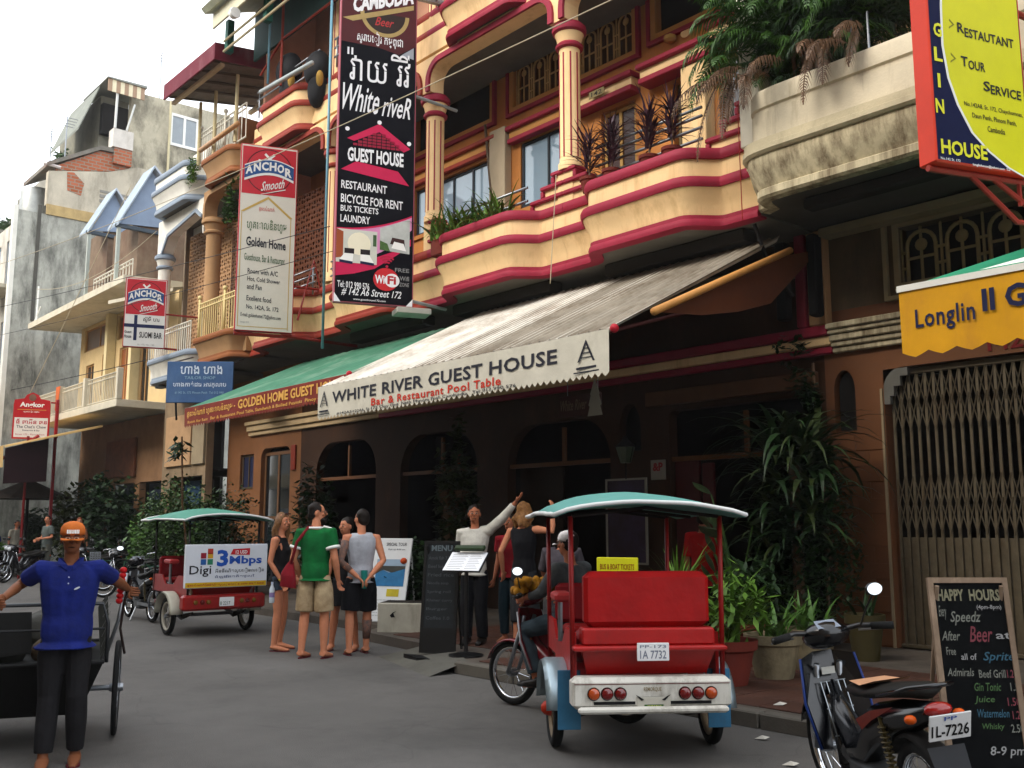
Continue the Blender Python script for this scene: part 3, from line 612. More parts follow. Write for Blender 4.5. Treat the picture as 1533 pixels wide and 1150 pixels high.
part('flat_cap',MB().bbox(-25.2,-24.3,10.5,10.7,11.3,11.7,.03),wp,wh)
ac=thing('ac_unit','white box air conditioner fixed on the wall above the green awning','air conditioner',(-22.0,11.2,4.35))
part('casing',MB().bbox(0,.8,-.3,0,0,.45,.02),white,ac); part('fan_grille',MB().torus((.3,-.31,.23),.16,.012,'y',20,6).torus((.3,-.31,.23),.08,.01,'y',16,6),greyt,ac)

# ------------------------------------------------------------------ flat-roofed cream house
th=thing('flat_roofed_house','low cream house with wide flat roof slab, beside the dark stained tower block','building')
x0,x1=-35.9,-28.05
tp=M('#D9BE8C',.8,.12,2,.2,50,stain='#9a8460',st_amt=.3); slabw=M('#CFC7B2',.8,.12,2,.2,50,stain='#8b826a',st_amt=.4)
part('ground_floor_wall',MB().plate(rect(x0,-27.5,.12,4.9),[rect(-35.2,-33.2,.12,2.9),rect(-32.8,-30.6,.12,2.9),rect(-30.2,-28.3,.12,2.9)],11.4,11.6),M('#8d6a4c',.8,.2,2,stain='#54402f',st_amt=.4),th)
for a in (-35.2,-32.8,-30.2): part('shutter',MB().bbox(a,a+2,11.7,11.76,.14,2.85,.01),M('#263244',.6,.3,3),th)
part('signboard',MB().bbox(-33,-30.5,11.3,11.38,3.1,4.3,.01),M('#7a4a30',.7,.3,4),th)
part('interior',MB().box(x0,x1,13,13.1,.1,4.8),darkm,th)
part('balcony_slab',MB().bbox(x0,x1,9.8,11.8,4.93,5.15,.015),slabw,th)
for a,b_ in ((-35.85,-33.3),(-33.2,-30.9),(-30.8,-28.1)):
    balusters(th,a+.1,b_-.1,9.87,5.2,5.95,.13,slabw); part('rail_pier',MB().bbox(b_-.1,b_+.06,9.8,9.96,5.151,6.05,.01),slabw,th)
part('upper_wall',MB().plate(rect(x0,-27.4,5.152,8.5),[rect(-35.2,-34.4,5.2,7.1),rect(-33.6,-32.5,5.9,7.3),rect(-32.3,-30.5,7.6,8.4),rect(-32,-31.1,5.2,7.3),rect(-30.2,-29.4,5.2,7.3),rect(-35.5,-32.7,7.6,8.4)],11.2,11.4),tp,th)
for a,b_,z0,z1,m_ in ((-35.2,-34.4,5.2,7.1,dpane),(-33.6,-32.5,5.9,7.3,M('#a8683a',.5,.2,4)),(-32.3,-30.5,7.6,8.4,M('#7c604a',.3,.2,4)),(-32,-31.1,5.2,7.3,M('#9a5a30',.5,.2,4)),(-30.2,-29.4,5.2,7.3,dpane),(-35.5,-32.7,7.6,8.4,M('#7c604a',.3,.2,4))):
    window(th,a+.01,b_-.01,z0+.01,z1-.01,11.25,M('#b58a58',.6,.1,4),m_,2,1,.05)
for x in (-32.6,-30.4): part('pier',MB().bbox(x,x+.22,10.9,11.19,5.16,8.5,.01),M('#E0CFA0',.8,.1,3),th)
part('inner_wall',MB().box(x0,x1,13,13.1,5.2,8.5),M('#4a3a2c',.9,.2,2),th)
part('roof_slab',MB().add([(-37.2,9.75,8.52),(-27.9,9.75,8.52),(-27.4,12.5,8.52),(-36.5,12.5,8.52),(-37.2,9.75,8.72),(-27.9,9.75,8.72),(-27.4,12.5,8.72),(-36.5,12.5,8.72)],[(0,3,2,1),(4,5,6,7),(0,1,5,4),(1,2,6,5),(2,3,7,6),(3,0,4,7)]),slabw,th)
part('awning_fascia',MB().add([(-28.6,9.6,7.95),(-26.4,10.6,8.1),(-26.4,10.6,8.2),(-28.6,9.6,8.05),(-28.6,11,8.3),(-26.4,11,8.3)],[(0,1,2,3),(3,2,5,4)]),slabw,th)
balusters(th,-31.5,-28.2,10.1,8.74,9.3,.25,wb)
# two small blue gabled roof huts on top
blu=M('#8b9cb4',.7,.12,2,stain='#6f7f95',st_amt=.3); sheet=M('#9aa8b5',.6,.2,3)
for i,(X,ya,yb_,zb,za,l_) in enumerate(((-29.2,9.9,11.6,10.6,12.55,'taller pale blue gabled rooftop hut next to the white house'),(-32.2,10.0,11.3,11.1,12.6,'shorter blue-grey gabled rooftop hut left of the taller blue one'))):
    h=thing('rooftop_hut',l_,'hut',(X,0,0),0,'blue gabled rooftop huts')
    ym=(ya+yb_)/2+.15
    part('gable_wall',MB().plate([(ya+.12,zb),(yb_-.05,zb+.15),(yb_-.05,za-.9),(ym,za-.1)],(),-.06,0,ax='x'),blu,h)
    part('roof_sheet',MB().plate([(ya,zb-.1),(ya,zb-.02),(ym,za+.05),(ym,za-.04)],(),-.75,.2,ax='x'),sheet,h)
    part('roof_sheet',MB().plate([(ym+.002,za-.04),(ym+.002,za+.05),(yb_+.1,za-.75),(yb_+.1,za-.85)],(),-.75,.2,ax='x'),M('#b7bfca',.6,.15,3),h)
    part('wall_back',MB().box(-2.2,-.061,ya+.7,yb_+.5,8.73,zb+.2),M('#7d6a58',.85,.3,2,stain='#5b2a1a',st_amt=.5),h)
    part('beam',MB().bbox(-.1,.02,ya,yb_,zb-.12,zb,.01),M('#4a5560',.6,.1,3),h)
    for y in (ya+.1,yb_-.1): part('post',MB().box(-.1,0,y-.05,y+.05,8.73,zb-.12),M('#a9b0a8',.6,.1,3) if y<10.5 else M('#7c4030',.8,.2,5),h)
tr=thing('antenna_mast','thin pale antenna pole rising from the flat roof edge','antenna',(-36.6,9.85,8.7)); part('pole',MB().tube([(0,0,0),(0,0,1.3)],.03,6).tube([(-.3,0,0),(.4,0,.5)],.02,5),white,tr)

# ------------------------------------------------------------------ dark stained tower block with party wall
db=thing('stained_tower_block','tall block with black mould-stained party wall, white corner post and stepped weathered upper storeys','building')
sw=M('#b0b0a6',.95,.35,1.2,.4,30,stain='#363733',st_amt=.82,st_scale=1.6,st_stretch=.3)  # tower wall bases lightened, distance haze put into the colours
gw=M('#C2B9A6',.9,.2,1,.3,30,stain='#5c564a',st_amt=.5,st_scale=1.2)
weath=M('#C0B8A2',.9,.25,1.2,.4,30,stain='#3d3a33',st_amt=.75,st_scale=1.1,st_stretch=.5)
brick=M('#B0694a',.9,.25,9,.5,30,stain='#7a4a35',st_amt=.41,st_scale=6)
def brickify(m,c1,c2,mo):
    t=m.node_tree; b=t.nodes.new('ShaderNodeTexBrick'); g=t.nodes.new('ShaderNodeNewGeometry'); mp=t.nodes.new('ShaderNodeMapping'); mp.inputs['Rotation'].default_value=(0,-PI/2,-PI/2) if 0 else (0,0,0)
    sx=t.nodes.new('ShaderNodeSeparateXYZ'); cx=t.nodes.new('ShaderNodeCombineXYZ'); t.links.new(g.outputs['Position'],sx.inputs[0]); t.links.new(sx.outputs[1],cx.inputs[0]); t.links.new(sx.outputs[2],cx.inputs[1]); t.links.new(cx.outputs[0],b.inputs['Vector'])
    b.inputs['Scale'].default_value=1; b.inputs['Brick Width'].default_value=.3; b.inputs['Row Height'].default_value=.13; b.inputs['Mortar Size'].default_value=.018
    b.inputs['Color1'].default_value=(*lin(c1),1); b.inputs['Color2'].default_value=(*lin(c2),1); b.inputs['Mortar'].default_value=(*lin(mo),1)
    t.nodes.remove(mp); t.links.new(b.outputs['Color'],t.nodes['Principled BSDF'].inputs['Base Color'])
brickify(brick,'#B5674A','#9a5638','#8f8474')
X=-38.0
part('party_wall',MB().box(X-.3,X,9.35,20,.12,13.1),sw,db); part('front_wall',MB().plate(rect(-46,X-.3,.12,13.1),[rect(-45.5+c*2.4,-43.9+c*2.4,1+r*3.2,2.9+r*3.2) for c in range(3) for r in range(4)],9.7,9.9),M('#C9C4B8',.85,.15,2,stain='#6d675b',st_amt=.5),db)
for c in range(3):
    for r_ in range(4):
        a=-45.5+c*2.4; z=1+r_*3.2; window(db,a+.01,a+1.59,z+.01,z+1.89,9.75,M('#8d99a5',.5,.1,4),M('#49525a',.1,.2,3),2,1,.06)
        if r_: part('balcony_ledge',MB().bbox(a-.3,a+2,8.7,9.69,z-.35,z-.2,.01),slabw,db); balusters(db,a-.3,a+2,8.75,z-.2,z+.6,.2,M('#7a4a4a',.6,.1,4))
part('corner_post',MB().box(X-.25,X+.03,9.2,9.349,.12,13.25),M('#E4E2D8',.8,.08,3,stain='#9a9484',st_amt=.3),db)
part('corner_post',MB().box(X-.02,X+.04,10.02,10.14,9,13.4),M('#55534d',.9,.2,3),db)
part('wall_band',MB().box(X-.02,X+.05,10.3,14.5,13.101,13.5),M('#B9A070',.9,.2,2,stain='#6d5a3c'),db)
part('terrace_floor',MB().box(-46,X-.02,9.9,20,12.95,13.099),gw,db)
part('upper_party_wall',MB().plate([(10.3,13.501),(14.6,13.501),(14.6,15.75),(13.6,15.75),(12.5,15.3),(10.5,14.85),(10.3,14.8)],(),X-.3,X-.02,ax='x'),gw,db)
part('brick_gable',MB().plate([(10.55,14.88),(12.5,15.32),(13.25,15.62),(13.2,16.1),(12.1,16.05),(10.6,15.1)],(),X-.3,X-.02,ax='x'),brick,db)
part('brick_patch',MB().plate([(11.0,14.2),(11.5,14.1),(11.6,14.6),(11.2,14.95),(10.95,14.9)],(),X-.018,X-.004,ax='x'),brick,db)
part('louvre',MB().box(X-.018,X,12.2,13.5,14.0,14.12).box(X-.018,X,12.2,13.5,14.2,14.32).box(X-.018,X,12.2,13.5,14.4,14.5),M('#8c8a84',.8,.1,3),db)
part('roof_edge',MB().plate([(10.2,14.95),(10.2,15.1),(12.1,16.24),(13.0,16.28),(13.0,16.12),(12.1,16.07)],(),X-3,X+.1,ax='x'),M('#7a756c',.8,.3,3,stain='#8a4a30',st_amt=.5),db)
part('roof_edge',MB().tube([(X,10.1,15.05),(X+.05,10.7,15.0)],.06,6),M('#cfc4c0',.8,.1,3),db)
part('weathered_wall',MB().plate([(13.3,14.2),(20.5,14.2),(20.5,19.2),(13.9,19.0),(13.3,19.0)],[rect(14.95,16.1,17.2,18.5)],X-.6,X-.3,ax='x'),weath,db)
part('lower_weathered',MB().box(X-.28,X-.02,14.61,20,13.2,15.6),M('#4f4d46',.95,.3,2,stain='#d0ccc0',st_amt=.5,st_scale=1.6),db)
wf=part('window',MB().plate([(14.9,17.15),(16.15,17.15),(16.15,18.55),(14.9,18.55)],[[(15.02,17.27),(15.48,17.27),(15.48,18.43),(15.02,18.43)],[(15.58,17.27),(16.03,17.27),(16.03,18.43),(15.58,18.43)]],X-.35,X-.27,ax='x'),white,db)
for a in (15.0,15.56): part('pane',MB().box(X-.33,X-.3,a,a+.5,17.25,18.45),M('#9aa2a8',.1,.1,3),wf)
part('balcony_box',MB().box(X-.3,X+.2,12.5,13.29,16.3,17.05),M('#D5CFC6',.9,.15,3,stain='#9a9080',st_amt=.5),db); part('brick_patch',MB().box(X-.25,X+.15,12.6,13.28,15.65,16.3),brick,db)
part('dark_opening',MB().box(X-.9,X-.6,12.3,13.3,17.05,18.3),darkm,db); part('storey_back',MB().box(X-6,X-.9,12.3,13.4,15.4,18.7),M('#7f7c6e',.9,.3,1.5,stain='#4a4c40',st_amt=.4),db)
for y in (12.55,): part('post',MB().tube([(X+.2,y,17.05),(X+.25,y,18.5)],.05,6),M('#cfd0cc',.7,.1,3),db)
part('post',MB().tube([(X+.2,13.0,17.05),(X+.25,13.25,18.2)],.04,6),M('#cfd0cc',.7,.1,3),db)
part('drainpipe',MB().tube([(X+.0,14.8,14.6),(X+.0,14.8,18.9)],.05,6),M('#c9bf9c',.7,.1,3),db)
aw=thing('cloth_awning','cream and brown striped awning high on the weathered stepped storeys','awning')
for i in range(9): part('awning_stripe',MB().box(X+.3,X+.34,12.15+i*.16,12.15+i*.16+.155,18.45,18.95),M('#E3D8B8',.8,.1,3) if i%2 else M('#A88C74',.8,.1,3),aw)
part('awning_top',MB().plate([(12.1,18.952),(13.65,18.952),(13.65,19.05),(12.1,19.0)],(),X-2.5,X+.4,ax='x'),M('#8d8f88',.8,.1,3),aw)
part('roof_sheet',MB().plate([(11.4,17.0),(12.1,18.9),(12.1,18.8),(11.4,16.9)],(),X-4,X-.5,ax='x'),M('#7c8078',.8,.2,2),aw)
for (x,y,z,l_) in ((-40.5,10.6,13.1,'grey cylindrical water tank on the lower terrace of the stained tower'),(-31.2,11.6,8.75,'small steel water tank on the flat roof behind the rooftop huts')):
    w=thing('water_tank',l_,'tank',(x,y,z)); part('tank_body',MB().lathe([(.55,.5),(.6,.55),(.6,1.5),(.5,1.65),(.1,1.75)],n=16),M('#9a9c98',.4,.2,4,metal=.5),w,smooth='auto')
    for a in (-.35,.35):
        for b_ in (-.35,.35): part('tank_leg',MB().tube([(a,b_,0),(a,b_,.55)],.04,5),steel,w)
for (x,y,z,h_,l_) in ((-38.6,11.0,15.1,2.2,'television aerial on the brick gable roof'),(-38.5,14.5,19.1,2.0,'television aerial on the highest weathered roof'),(-43.5,11.8,16.2,2.4,'television aerial on the far stepped roofs')):
    a_=thing('aerial',l_,'antenna',(x,y,z)); part('mast',MB().tube([(0,0,0),(0,0,h_)],.025,5),steel,a_)
    for k in range(4): part('element',MB().tube([(0,-.4+.05*k,h_-.12*k),(0,.4-.05*k,h_-.12*k)],.014,4),steel,a_)
# stepped far terraces of the row
ft=thing('far_terrace_block','hazy far apartment row with stepped rooftops at the left edge','building')
fw_=M('#8f8c82',.9,.3,.8,stain='#3a3a34',st_amt=.6,st_scale=.6)
for (a,b_,y0,y1,z0,z1) in ((-52,-46.05,10.2,20,.12,14.3),(-47,-41.5,11.5,20,13.2,16.2),(-60,-52.05,10.4,20,.12,14.6),(-60,-48,12,20,14.3,16.2),(-72,-60.05,10.5,20,.12,15.0),(-95,-72.05,10.3,22,.12,14.2)):
    part('storey',MB().box(a,b_,y0,y1,z0,z1),fw_,ft)
for (a,b_,z) in ((-52,-46.1,14.32),(-60,-52,14.62),(-72,-60,15.02)):
    part('roof_edge',MB().box(a,b_,10.1,12,z,z+.15),M('#8b8a80',.8,.2,2),ft)
for i in range(9):
    for r_ in range(4):
        a=-51.5-i*2.6; window(ft,a,a+1.5,1+r_*3.4,2.9+r_*3.4,10.0,M('#9a9a92',.6,.1,3),M('#3e4448',.2,.2,3),2,1,.07)
for i in range(6): part('balcony_ledge',MB().box(-60+i*2.3,-58.2+i*2.3,9.3,10.2,6.4,7.4),M('#b7b2a5',.8,.1,3),ft)

# ------------------------------------------------------------------ awnings
def awning(name,label,x0,x1,y0,z0,y1,z1,val,mt,mv,scal=.1,rib=.09,amp=.02,sag=.0,under=None):
    """sloping cloth from (y1,z1) at the wall down to (y0,z0) at the front bar, with a scalloped valance"""
    t=thing(name,label,'awning'); n=int((x1-x0)/(rib/6)); m=6; mb=MB()
    for j in range(m+1):
        v=j/m
        for i in range(n+1):
            x=x0+(x1-x0)*i/n; a=amp*(.5+.5*v)*math.sin(2*PI*(x-x0)/rib+.4*math.sin(x*5))
            mb.v.append((x,y0+(y1-y0)*v,z0+(z1-z0)*v+a-sag*math.sin(PI*v)))
    for j in range(m):
        for i in range(n): k=j*(n+1)+i; mb.f.append((k,k+1,k+n+2,k+n+1))
    part('awning_cloth',mb,mt,t,smooth=True)
    k=int((x1-x0)/scal); sc=[]
    for i in range(k+1):
        for q in range(4):
            x=x0+(x1-x0)*(i+q/4)/(k+1); sc.append((x,z0-val+(.035 if q in(0,) else (.008 if q in (1,3) else -.012))))
    sc.append((x1,z0-val+.03))
    vb=MB(); nn=len(sc)
    w=lambda x,z: .012*math.sin(x*7.3)*((z0-z)/val)
    for x,z in sc: vb.v+=[(x,y0-.03+w(x,z),z),(x,y0-.03+w(x,z0-val/2),z0-val/2),(x,y0-.03,z0)]
    for i in range(nn-1): vb.f+=[(3*i,3*i+3,3*i+4,3*i+1),(3*i+1,3*i+4,3*i+5,3*i+2)]
    part('valance',vb,mv,t,smooth=True)
    part('front_bar',MB().tube([(x0-.03,y0,z0-.01),(x1+.03,y0,z0-.01)],.022,8),M('#8f877a',.5,.1,5),t,smooth=True)
    part('bar_cap',MB().ell((x1+.05,y0,z0),(.05,.05,.05),10,8),M('#b01c2c',.4,.1,5),t,smooth=True)
    for x in (x0+.15,x1-.15):
        part('awning_arm',MB().tube([(x,y0,z0-.03),(x,(y0+y1)/2,(z0+z1)/2-.35),(x,y1,z1-.4)],.025,6),M('#4a1f1c',.6,.2,5),t,smooth=True)
    return t
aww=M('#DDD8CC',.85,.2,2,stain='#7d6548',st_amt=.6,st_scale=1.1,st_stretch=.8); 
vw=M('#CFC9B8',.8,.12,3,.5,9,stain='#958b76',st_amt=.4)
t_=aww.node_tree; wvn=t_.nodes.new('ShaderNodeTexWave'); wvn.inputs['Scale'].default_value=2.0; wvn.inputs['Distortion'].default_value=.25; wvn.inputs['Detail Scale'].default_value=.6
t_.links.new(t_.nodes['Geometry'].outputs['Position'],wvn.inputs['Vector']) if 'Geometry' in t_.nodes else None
wr_=t_.nodes.new('ShaderNodeValToRGB'); wr_.color_ramp.elements[0].position=.25; wr_.color_ramp.elements[0].color=(.36,.33,.29,1); wr_.color_ramp.elements[1].position=.6  # rib shade painted into the cloth colour as darker bands
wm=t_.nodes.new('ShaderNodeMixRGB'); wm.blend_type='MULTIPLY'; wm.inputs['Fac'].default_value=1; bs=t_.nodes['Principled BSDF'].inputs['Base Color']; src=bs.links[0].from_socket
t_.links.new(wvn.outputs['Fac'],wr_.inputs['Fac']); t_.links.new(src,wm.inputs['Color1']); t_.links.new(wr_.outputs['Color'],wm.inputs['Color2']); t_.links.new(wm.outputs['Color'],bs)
A=awning('cloth_awning','white ribbed awning with hand-painted guest house valance over the entrance',-12.87,-6.92,7.5,3.65,10.75,5.28,.49,aww,vw,rib=.16,amp=.045)
A['label']='wide dirty-white ribbed awning with a hand-painted black and red valance over the entrance'
def wv(x,z): return .012*math.sin(x*7.3)*((3.65-z)/.49)
ink=M('#2a2a33',.7,.1,5); rink=M('#C5341F',.7,.1,5)
text('WHITE RIVER GUEST HOUSE',-12.45,3.37,4.75,.17,ink,A,y=7.462,bold=.022,wave=wv,space=1.05)
text('Bar & Restaurant Pool Table',-11.4,3.235,2.75,.105,rink,A,y=7.462,bold=.02,wave=wv,space=1.1)
text('#142A5+22A6, St.172 Ony Onit  Nath Phnom Penh Cambodia   Tel: 012 990 576',-12.3,3.175,3.9,.05,ink,A,y=7.462,bold=.01,wave=wv)
for xc,s_ in ((-12.68,.85),(-7.25,1.0)):
    for q in ([(xc-.13*s_,3.34),(xc,3.58),(xc+.13*s_,3.34),(xc+.1*s_,3.34),(xc,3.53),(xc-.1*s_,3.34)],rect(xc-.15*s_,xc+.15*s_,3.26,3.285),rect(xc-.19*s_,xc+.19*s_,3.22,3.235),rect(xc-.09*s_,xc+.09*s_,3.38,3.39),rect(xc-.07*s_,xc+.07*s_,3.43,3.44),rect(xc-.04*s_,xc+.04*s_,3.48,3.49)):
        flat(q,ink,A,y=7.458)
G_=awning('green_awning','faded green awning with brown-red valance in golden letters, left of the white awning',-18.7,-12.75,7.9,3.88,10.5,5.1,.38,M('#437a60',.85,.2,2,stain='#94ab98',st_amt=.5,st_scale=.8,st_stretch=.8),M('#7a2f24',.8,.12,3,stain='#9a6a4a',st_amt=.3),rib=.3,amp=.008)
gold=M('#D8A04A',.6,.1,5)
def wv2(x,z): return .012*math.sin(x*7.3)*((3.88-z)/.38)
text('GOLDEN HOME GUEST HOUSE',-16.35,3.66,3.55,.17,gold,G_,y=7.86,bold=.03,wave=wv2)
text('ផ្ទះសំណាក់ ហ្គោលឌិនហូម -',-18.55,3.66,2.1,.17,gold,G_,y=7.86,bold=.02,wave=wv2)
text('Room for Rent   Bar & Restaurant Pool Table, Sandwich & Boiled Peanuts  Pinoy Chili',-18.5,3.54,5.2,.075,gold,G_,y=7.86,bold=.012,wave=wv2)
Y_=awning('yellow_green_awning','green and white awning with bright yellow valance over the folding gate',-3.98,1.2,8.0,3.62,11.5,4.75,.6,M('#2F8F6A',.8,.12,2),M('#cc9216',.8,.12,3,stain='#a8702a',st_amt=.4,st_scale=3),scal=.24,rib=.6,amp=.006)
part('awning_cloth',MB().add([(-3.3,8.0,3.66),(-2.6,8.0,3.66),(-1.6,11.4,4.78),(-2.2,11.4,4.78)],[(0,1,2,3)]),M('#e6e4da',.8,.05,2),Y_,label='white stripe of the green awning')
part('hem_strip',MB().box(-3.99,1.2,7.955,7.968,3.585,3.64),M('#d9d6cc',.7,.1,3),Y_)
text('Longlin',-3.84,3.2,.5,.21,navy,Y_,y=7.955,bold=.018,space=1.08); text('II GUEST',-3.28,3.3,.9,.19,navy,Y_,y=7.955,bold=.035)
B_=thing('inner_brown_awning','dark brown cloth awning hanging in shade behind the white awning','awning')
part('awning_cloth',MB().add([(-6.8,8.1,3.9),(-6.8,10.7,5.02),(-6.8,11.5,5.25),(-6.8,10.3,4.33),(-6.8,9.6,4.12),(-6.8,8.9,3.98)],[(0,1,2,3,4,5)]),M('#5a3018',.85,.2,2),B_)
part('awning_pole',MB().tube([(-6.72,7.96,3.87),(-6.72,10.66,5.06)],.045,8),M('#c58b4a',.5,.15,4),B_,smooth=True)
part('awning_arm',MB().tube([(-7.0,10.3,5.4),(-6.95,10.45,5.0),(-6.8,10.8,4.5)],.03,6),darkm,B_)
part('hanging_post',MB().bbox(-6.83,-6.7,11.2,11.38,4.3,5.4,.02).bbox(-7.15,-7.0,10.95,11.1,4.25,5.3,.02),M('#0e0d0c',.8,.1,5),B_)
fa=thing('tan_awning','long tan cloth awning over the far shop, sloping down to the left edge','awning')
part('awning_cloth',MB().add([(-30.5,10.3,4.62),(-30.5,10.3,4.55),(-31.55,7.9,3.93),(-31.55,7.85,3.86),(-37.5,7.9,3.95),(-37.0,10.3,4.65)],[(0,2,4,5),(0,1,3,2)]),M('#C9A56B',.8,.12,2),fa)
part('valance',MB().add([(-31.56,7.84,3.92),(-37.5,7.84,3.94),(-37.5,7.86,3.3),(-34,7.86,3.33),(-31.56,7.86,3.28)],[(0,1,2,3,4)]),M('#C9A56B',.8,.12,2),fa)
part('side_cloth',MB().add([(-31.6,7.9,3.85),(-31.6,9.1,4.2),(-31.6,9.1,2.9),(-31.6,7.9,2.8)],[(0,1,2,3)]),M('#2a1418',.8,.2,2),fa)
for p in ((-33.2,8.0),(-32.3,8.7)): part('awning_post',MB().tube([(*p,.0),(*p,4.3)],.04,8),M('#7a1c1c',.6,.2,4),fa)
part('awning_arm',MB().tube([(-33.6,8.0,3.4),(-33,9.2,4.4)],.05,6),M('#8f1f1f',.6,.2,4),fa)

# ------------------------------------------------------------------ hanging signs (faces turned 22 degrees towards the traffic)
SR=math.atan2(.93,.37)
def sign(name,label,loc,Wd,Ht,dep,mside,mface,cat='sign',arch_top=False):
    t=thing(name,label,cat,loc,SR)
    part('sign_box',MB().bbox(0,Wd,.002,dep,0,Ht,.012),mside,t); flat(rect(.02,Wd-.02,.02,Ht-.02),mface,t,y=-.0005,name='sign_face')
    return t
def wn(cx,cz,r): return [circ(cx,cz,r,10)]
# tall black banner
BANZ=[(640,-2.0),(455,.02),(369,1.0),(285,2.0),(202,3.0),(121,4.0),(40,5.0),(1,5.5),(-39,6.0),(-200,8.0)]
def banner():
    Wd=1.37;Ht=6.6
    t=sign('banner_sign','tall black vertical banner sign with pink roof emblem, bedroom pictures and white lettering',(-13.98,8.35,5.3),Wd,Ht,.13,M('#A65560',.5,.1,3),M('#0a0a12',.7,.1,5,spec=.1))
    X=lambda u:(u-502)/84.5
    def Z(v):
        T=BANZ
        for (a,z0),(b,z1) in zip(T,T[1:]):
            if v>=b or b==T[-1][0]: return z0+(z1-z0)*(a-v)/(a-b)
    wt=M('#E6E6E8',.5,.04,5); pk=M('#C2134A',.5,.08,5); pk2=M('#D58BB8',.5,.1,3); mr=M('#4a0e12',.5,.2,3); gd=M('#a89058',.4,.15,5)
    B=lambda s,u0,u1,v0,v1,m,**k: text(s,X(u0),Z(v1),X(u1)-X(u0),Z(v0)-Z(v1),m,t,y=-.008,**k)
    flat([(.02,Z(68)),(.02,Ht-.02),(Wd-.02,Ht-.02),(Wd-.02,Z(60)),(X(590),Z(76)),(X(560),Z(70))],mr,t,y=-.003)
    flat(circ(X(568),Z(18),.44,30,PI,2*PI),gd,t,y=-.0045); flat(circ(X(568),Z(18),.37,30,PI,2*PI),M('#2b1a12',.5,.2,3),t,y=-.006)
    flat([(X(505),Z(33)),(X(520),Z(36)),(X(612),Z(5)),(X(612),Z(-2))],gd,t,y=-.007)
    B('CAMBODIA',520,612,0,24,wt,bold=.05,skew=.33); B('Beer',553,582,24,37,M('#b03030',.5,.1,5),shear=.4)
    B('ស្រាបៀរ កម្ពុជា',527,596,47,68,wt)
    flat([(X(594),Z(76)),(X(613),Z(62)),(X(613),Z(80))],M('#9aa0a8',.5,.1,3),t,y=-.004)
    B('វ៉ាយ រិវី',513,608,75,124,wt,bold=0)
    B('White',508,562,130,170,wt,shear=.4,skew=-.02); B('riveR',566,610,140,172,wt,shear=.4)
    flat([(X(516),Z(211)),(X(563),Z(184)),(X(610),Z(216)),(X(600),Z(222)),(X(563),Z(196)),(X(526),Z(214))],pk,t,y=-.004)
    for r_ in range(5):
        for q in range(-(r_+1),r_+2): flat(rect(X(563+q*7-3),X(563+q*7+3),Z(202+r_*4.6),Z(198.5+r_*4.6)),M('#8e1030',.5,.1,5),t,y=-.004)
    for u,v in ((563,182),(516,197),(608,208)): flat(circ(X(u),Z(v),.04,8),wt,t,y=-.006)
    B('GUEST HOUSE',517,600,224,245,wt,bold=.035)
    flat([(X(530),Z(244)),(X(592),Z(252)),(X(609),Z(272)),(X(508),Z(258))],pk,t,y=-.003)
    B('RESTAURANT',509,576,274,286,wt,bold=.015,skew=-.03); B('BICYCLE FOR RENT',509,600,294,307,wt,bold=.015,skew=-.03); B('BUS TICKETS',509,564,311,320,wt,bold=.015); B('LAUNDRY',509,552,325,336,wt,bold=.015)
    cv=[(X(504+i*11),Z(347-28*(i/10)**2)) for i in range(11)]
    cw=[(X(504+i*11),Z(396-8*(i/10)-50*(i/10)**2.2)) for i in range(11)]; cx_=[(X(504+i*11),Z(402-2*(i/10)-30*(i/10)**2.2)) for i in range(11)]
    flat(cv+list(reversed(cw)),pk2,t,y=-.003)
    flat([(p[0],p[1]) for p in cv]+[(p[0],p[1]+.03) for p in reversed(cv)],pk,t,y=-.0045)
    flat([(X(504),Z(390)),(X(504),Z(417)),(X(530),Z(412)),(X(560),Z(402)),(X(590),Z(380)),(X(613),Z(362)),(X(613),Z(352)),(X(585),Z(374)),(X(550),Z(390))],pk,t,y=-.005)
    # room pictures
    flat(rect(X(504),X(563),Z(396),Z(346)),M('#C9C9BE',.5,.1,2),t,y=-.006); flat([(X(504),Z(390)),(X(504),Z(346)),(X(514),Z(350)),(X(514),Z(388))],M('#9a4a22',.5,.1,3),t,y=-.0075)
    flat(circ(X(537),Z(366),.2,16),M('#E9E2C8',.5,.05,3),t,y=-.0072)
    flat(rect(X(557),X(562),Z(368),Z(351)),M('#3d5a35',.5,.3,12),t,y=-.0075); 
    for a in (516,539): flat(rect(X(a),X(a+14),Z(382),Z(374)),M('#1c1012',.5,.1,3),t,y=-.0078); flat([(X(a-7 if a<530 else a),Z(392)),(X(a),Z(382)),(X(a+13),Z(382)),(X(a+12 if a<530 else a+20),Z(394))],white,t,y=-.009); flat([(X(a-7 if a<530 else a),Z(392)),(X(a-7 if a<530 else a),Z(396)),(X(a+12 if a<530 else a+20),Z(398)),(X(a+12 if a<530 else a+20),Z(394))],navy,t,y=-.0095)
    flat([(X(567),Z(372)),(X(567),Z(340)),(X(611),Z(322)),(X(611),Z(375))],M('#b9bdb8',.5,.2,6),t,y=-.0065)
    flat([(X(582),Z(362)),(X(585),Z(352)),(X(603),Z(354)),(X(604),Z(364))],M('#3a1d18',.5,.2,6),t,y=-.008); flat([(X(584),Z(368)),(X(588),Z(358)),(X(602),Z(360)),(X(606),Z(371))],white,t,y=-.009); flat([(X(567),Z(372)),(X(567),Z(358)),(X(578),Z(362)),(X(582),Z(373))],M('#4a6a35',.5,.5,20),t,y=-.009)
    for k,r_ in enumerate((.06,.11,.16)):
        flat(circ(X(578),Z(396),r_+.018,10,R(45),R(135))+list(reversed(circ(X(578),Z(396),r_-.012,10,R(45),R(135)))),M('#B3123a',.5,.1,5),t,y=-.008)
    flat(circ(X(578),Z(397),.025,8),M('#B3123a',.5,.1,5),t,y=-.008)
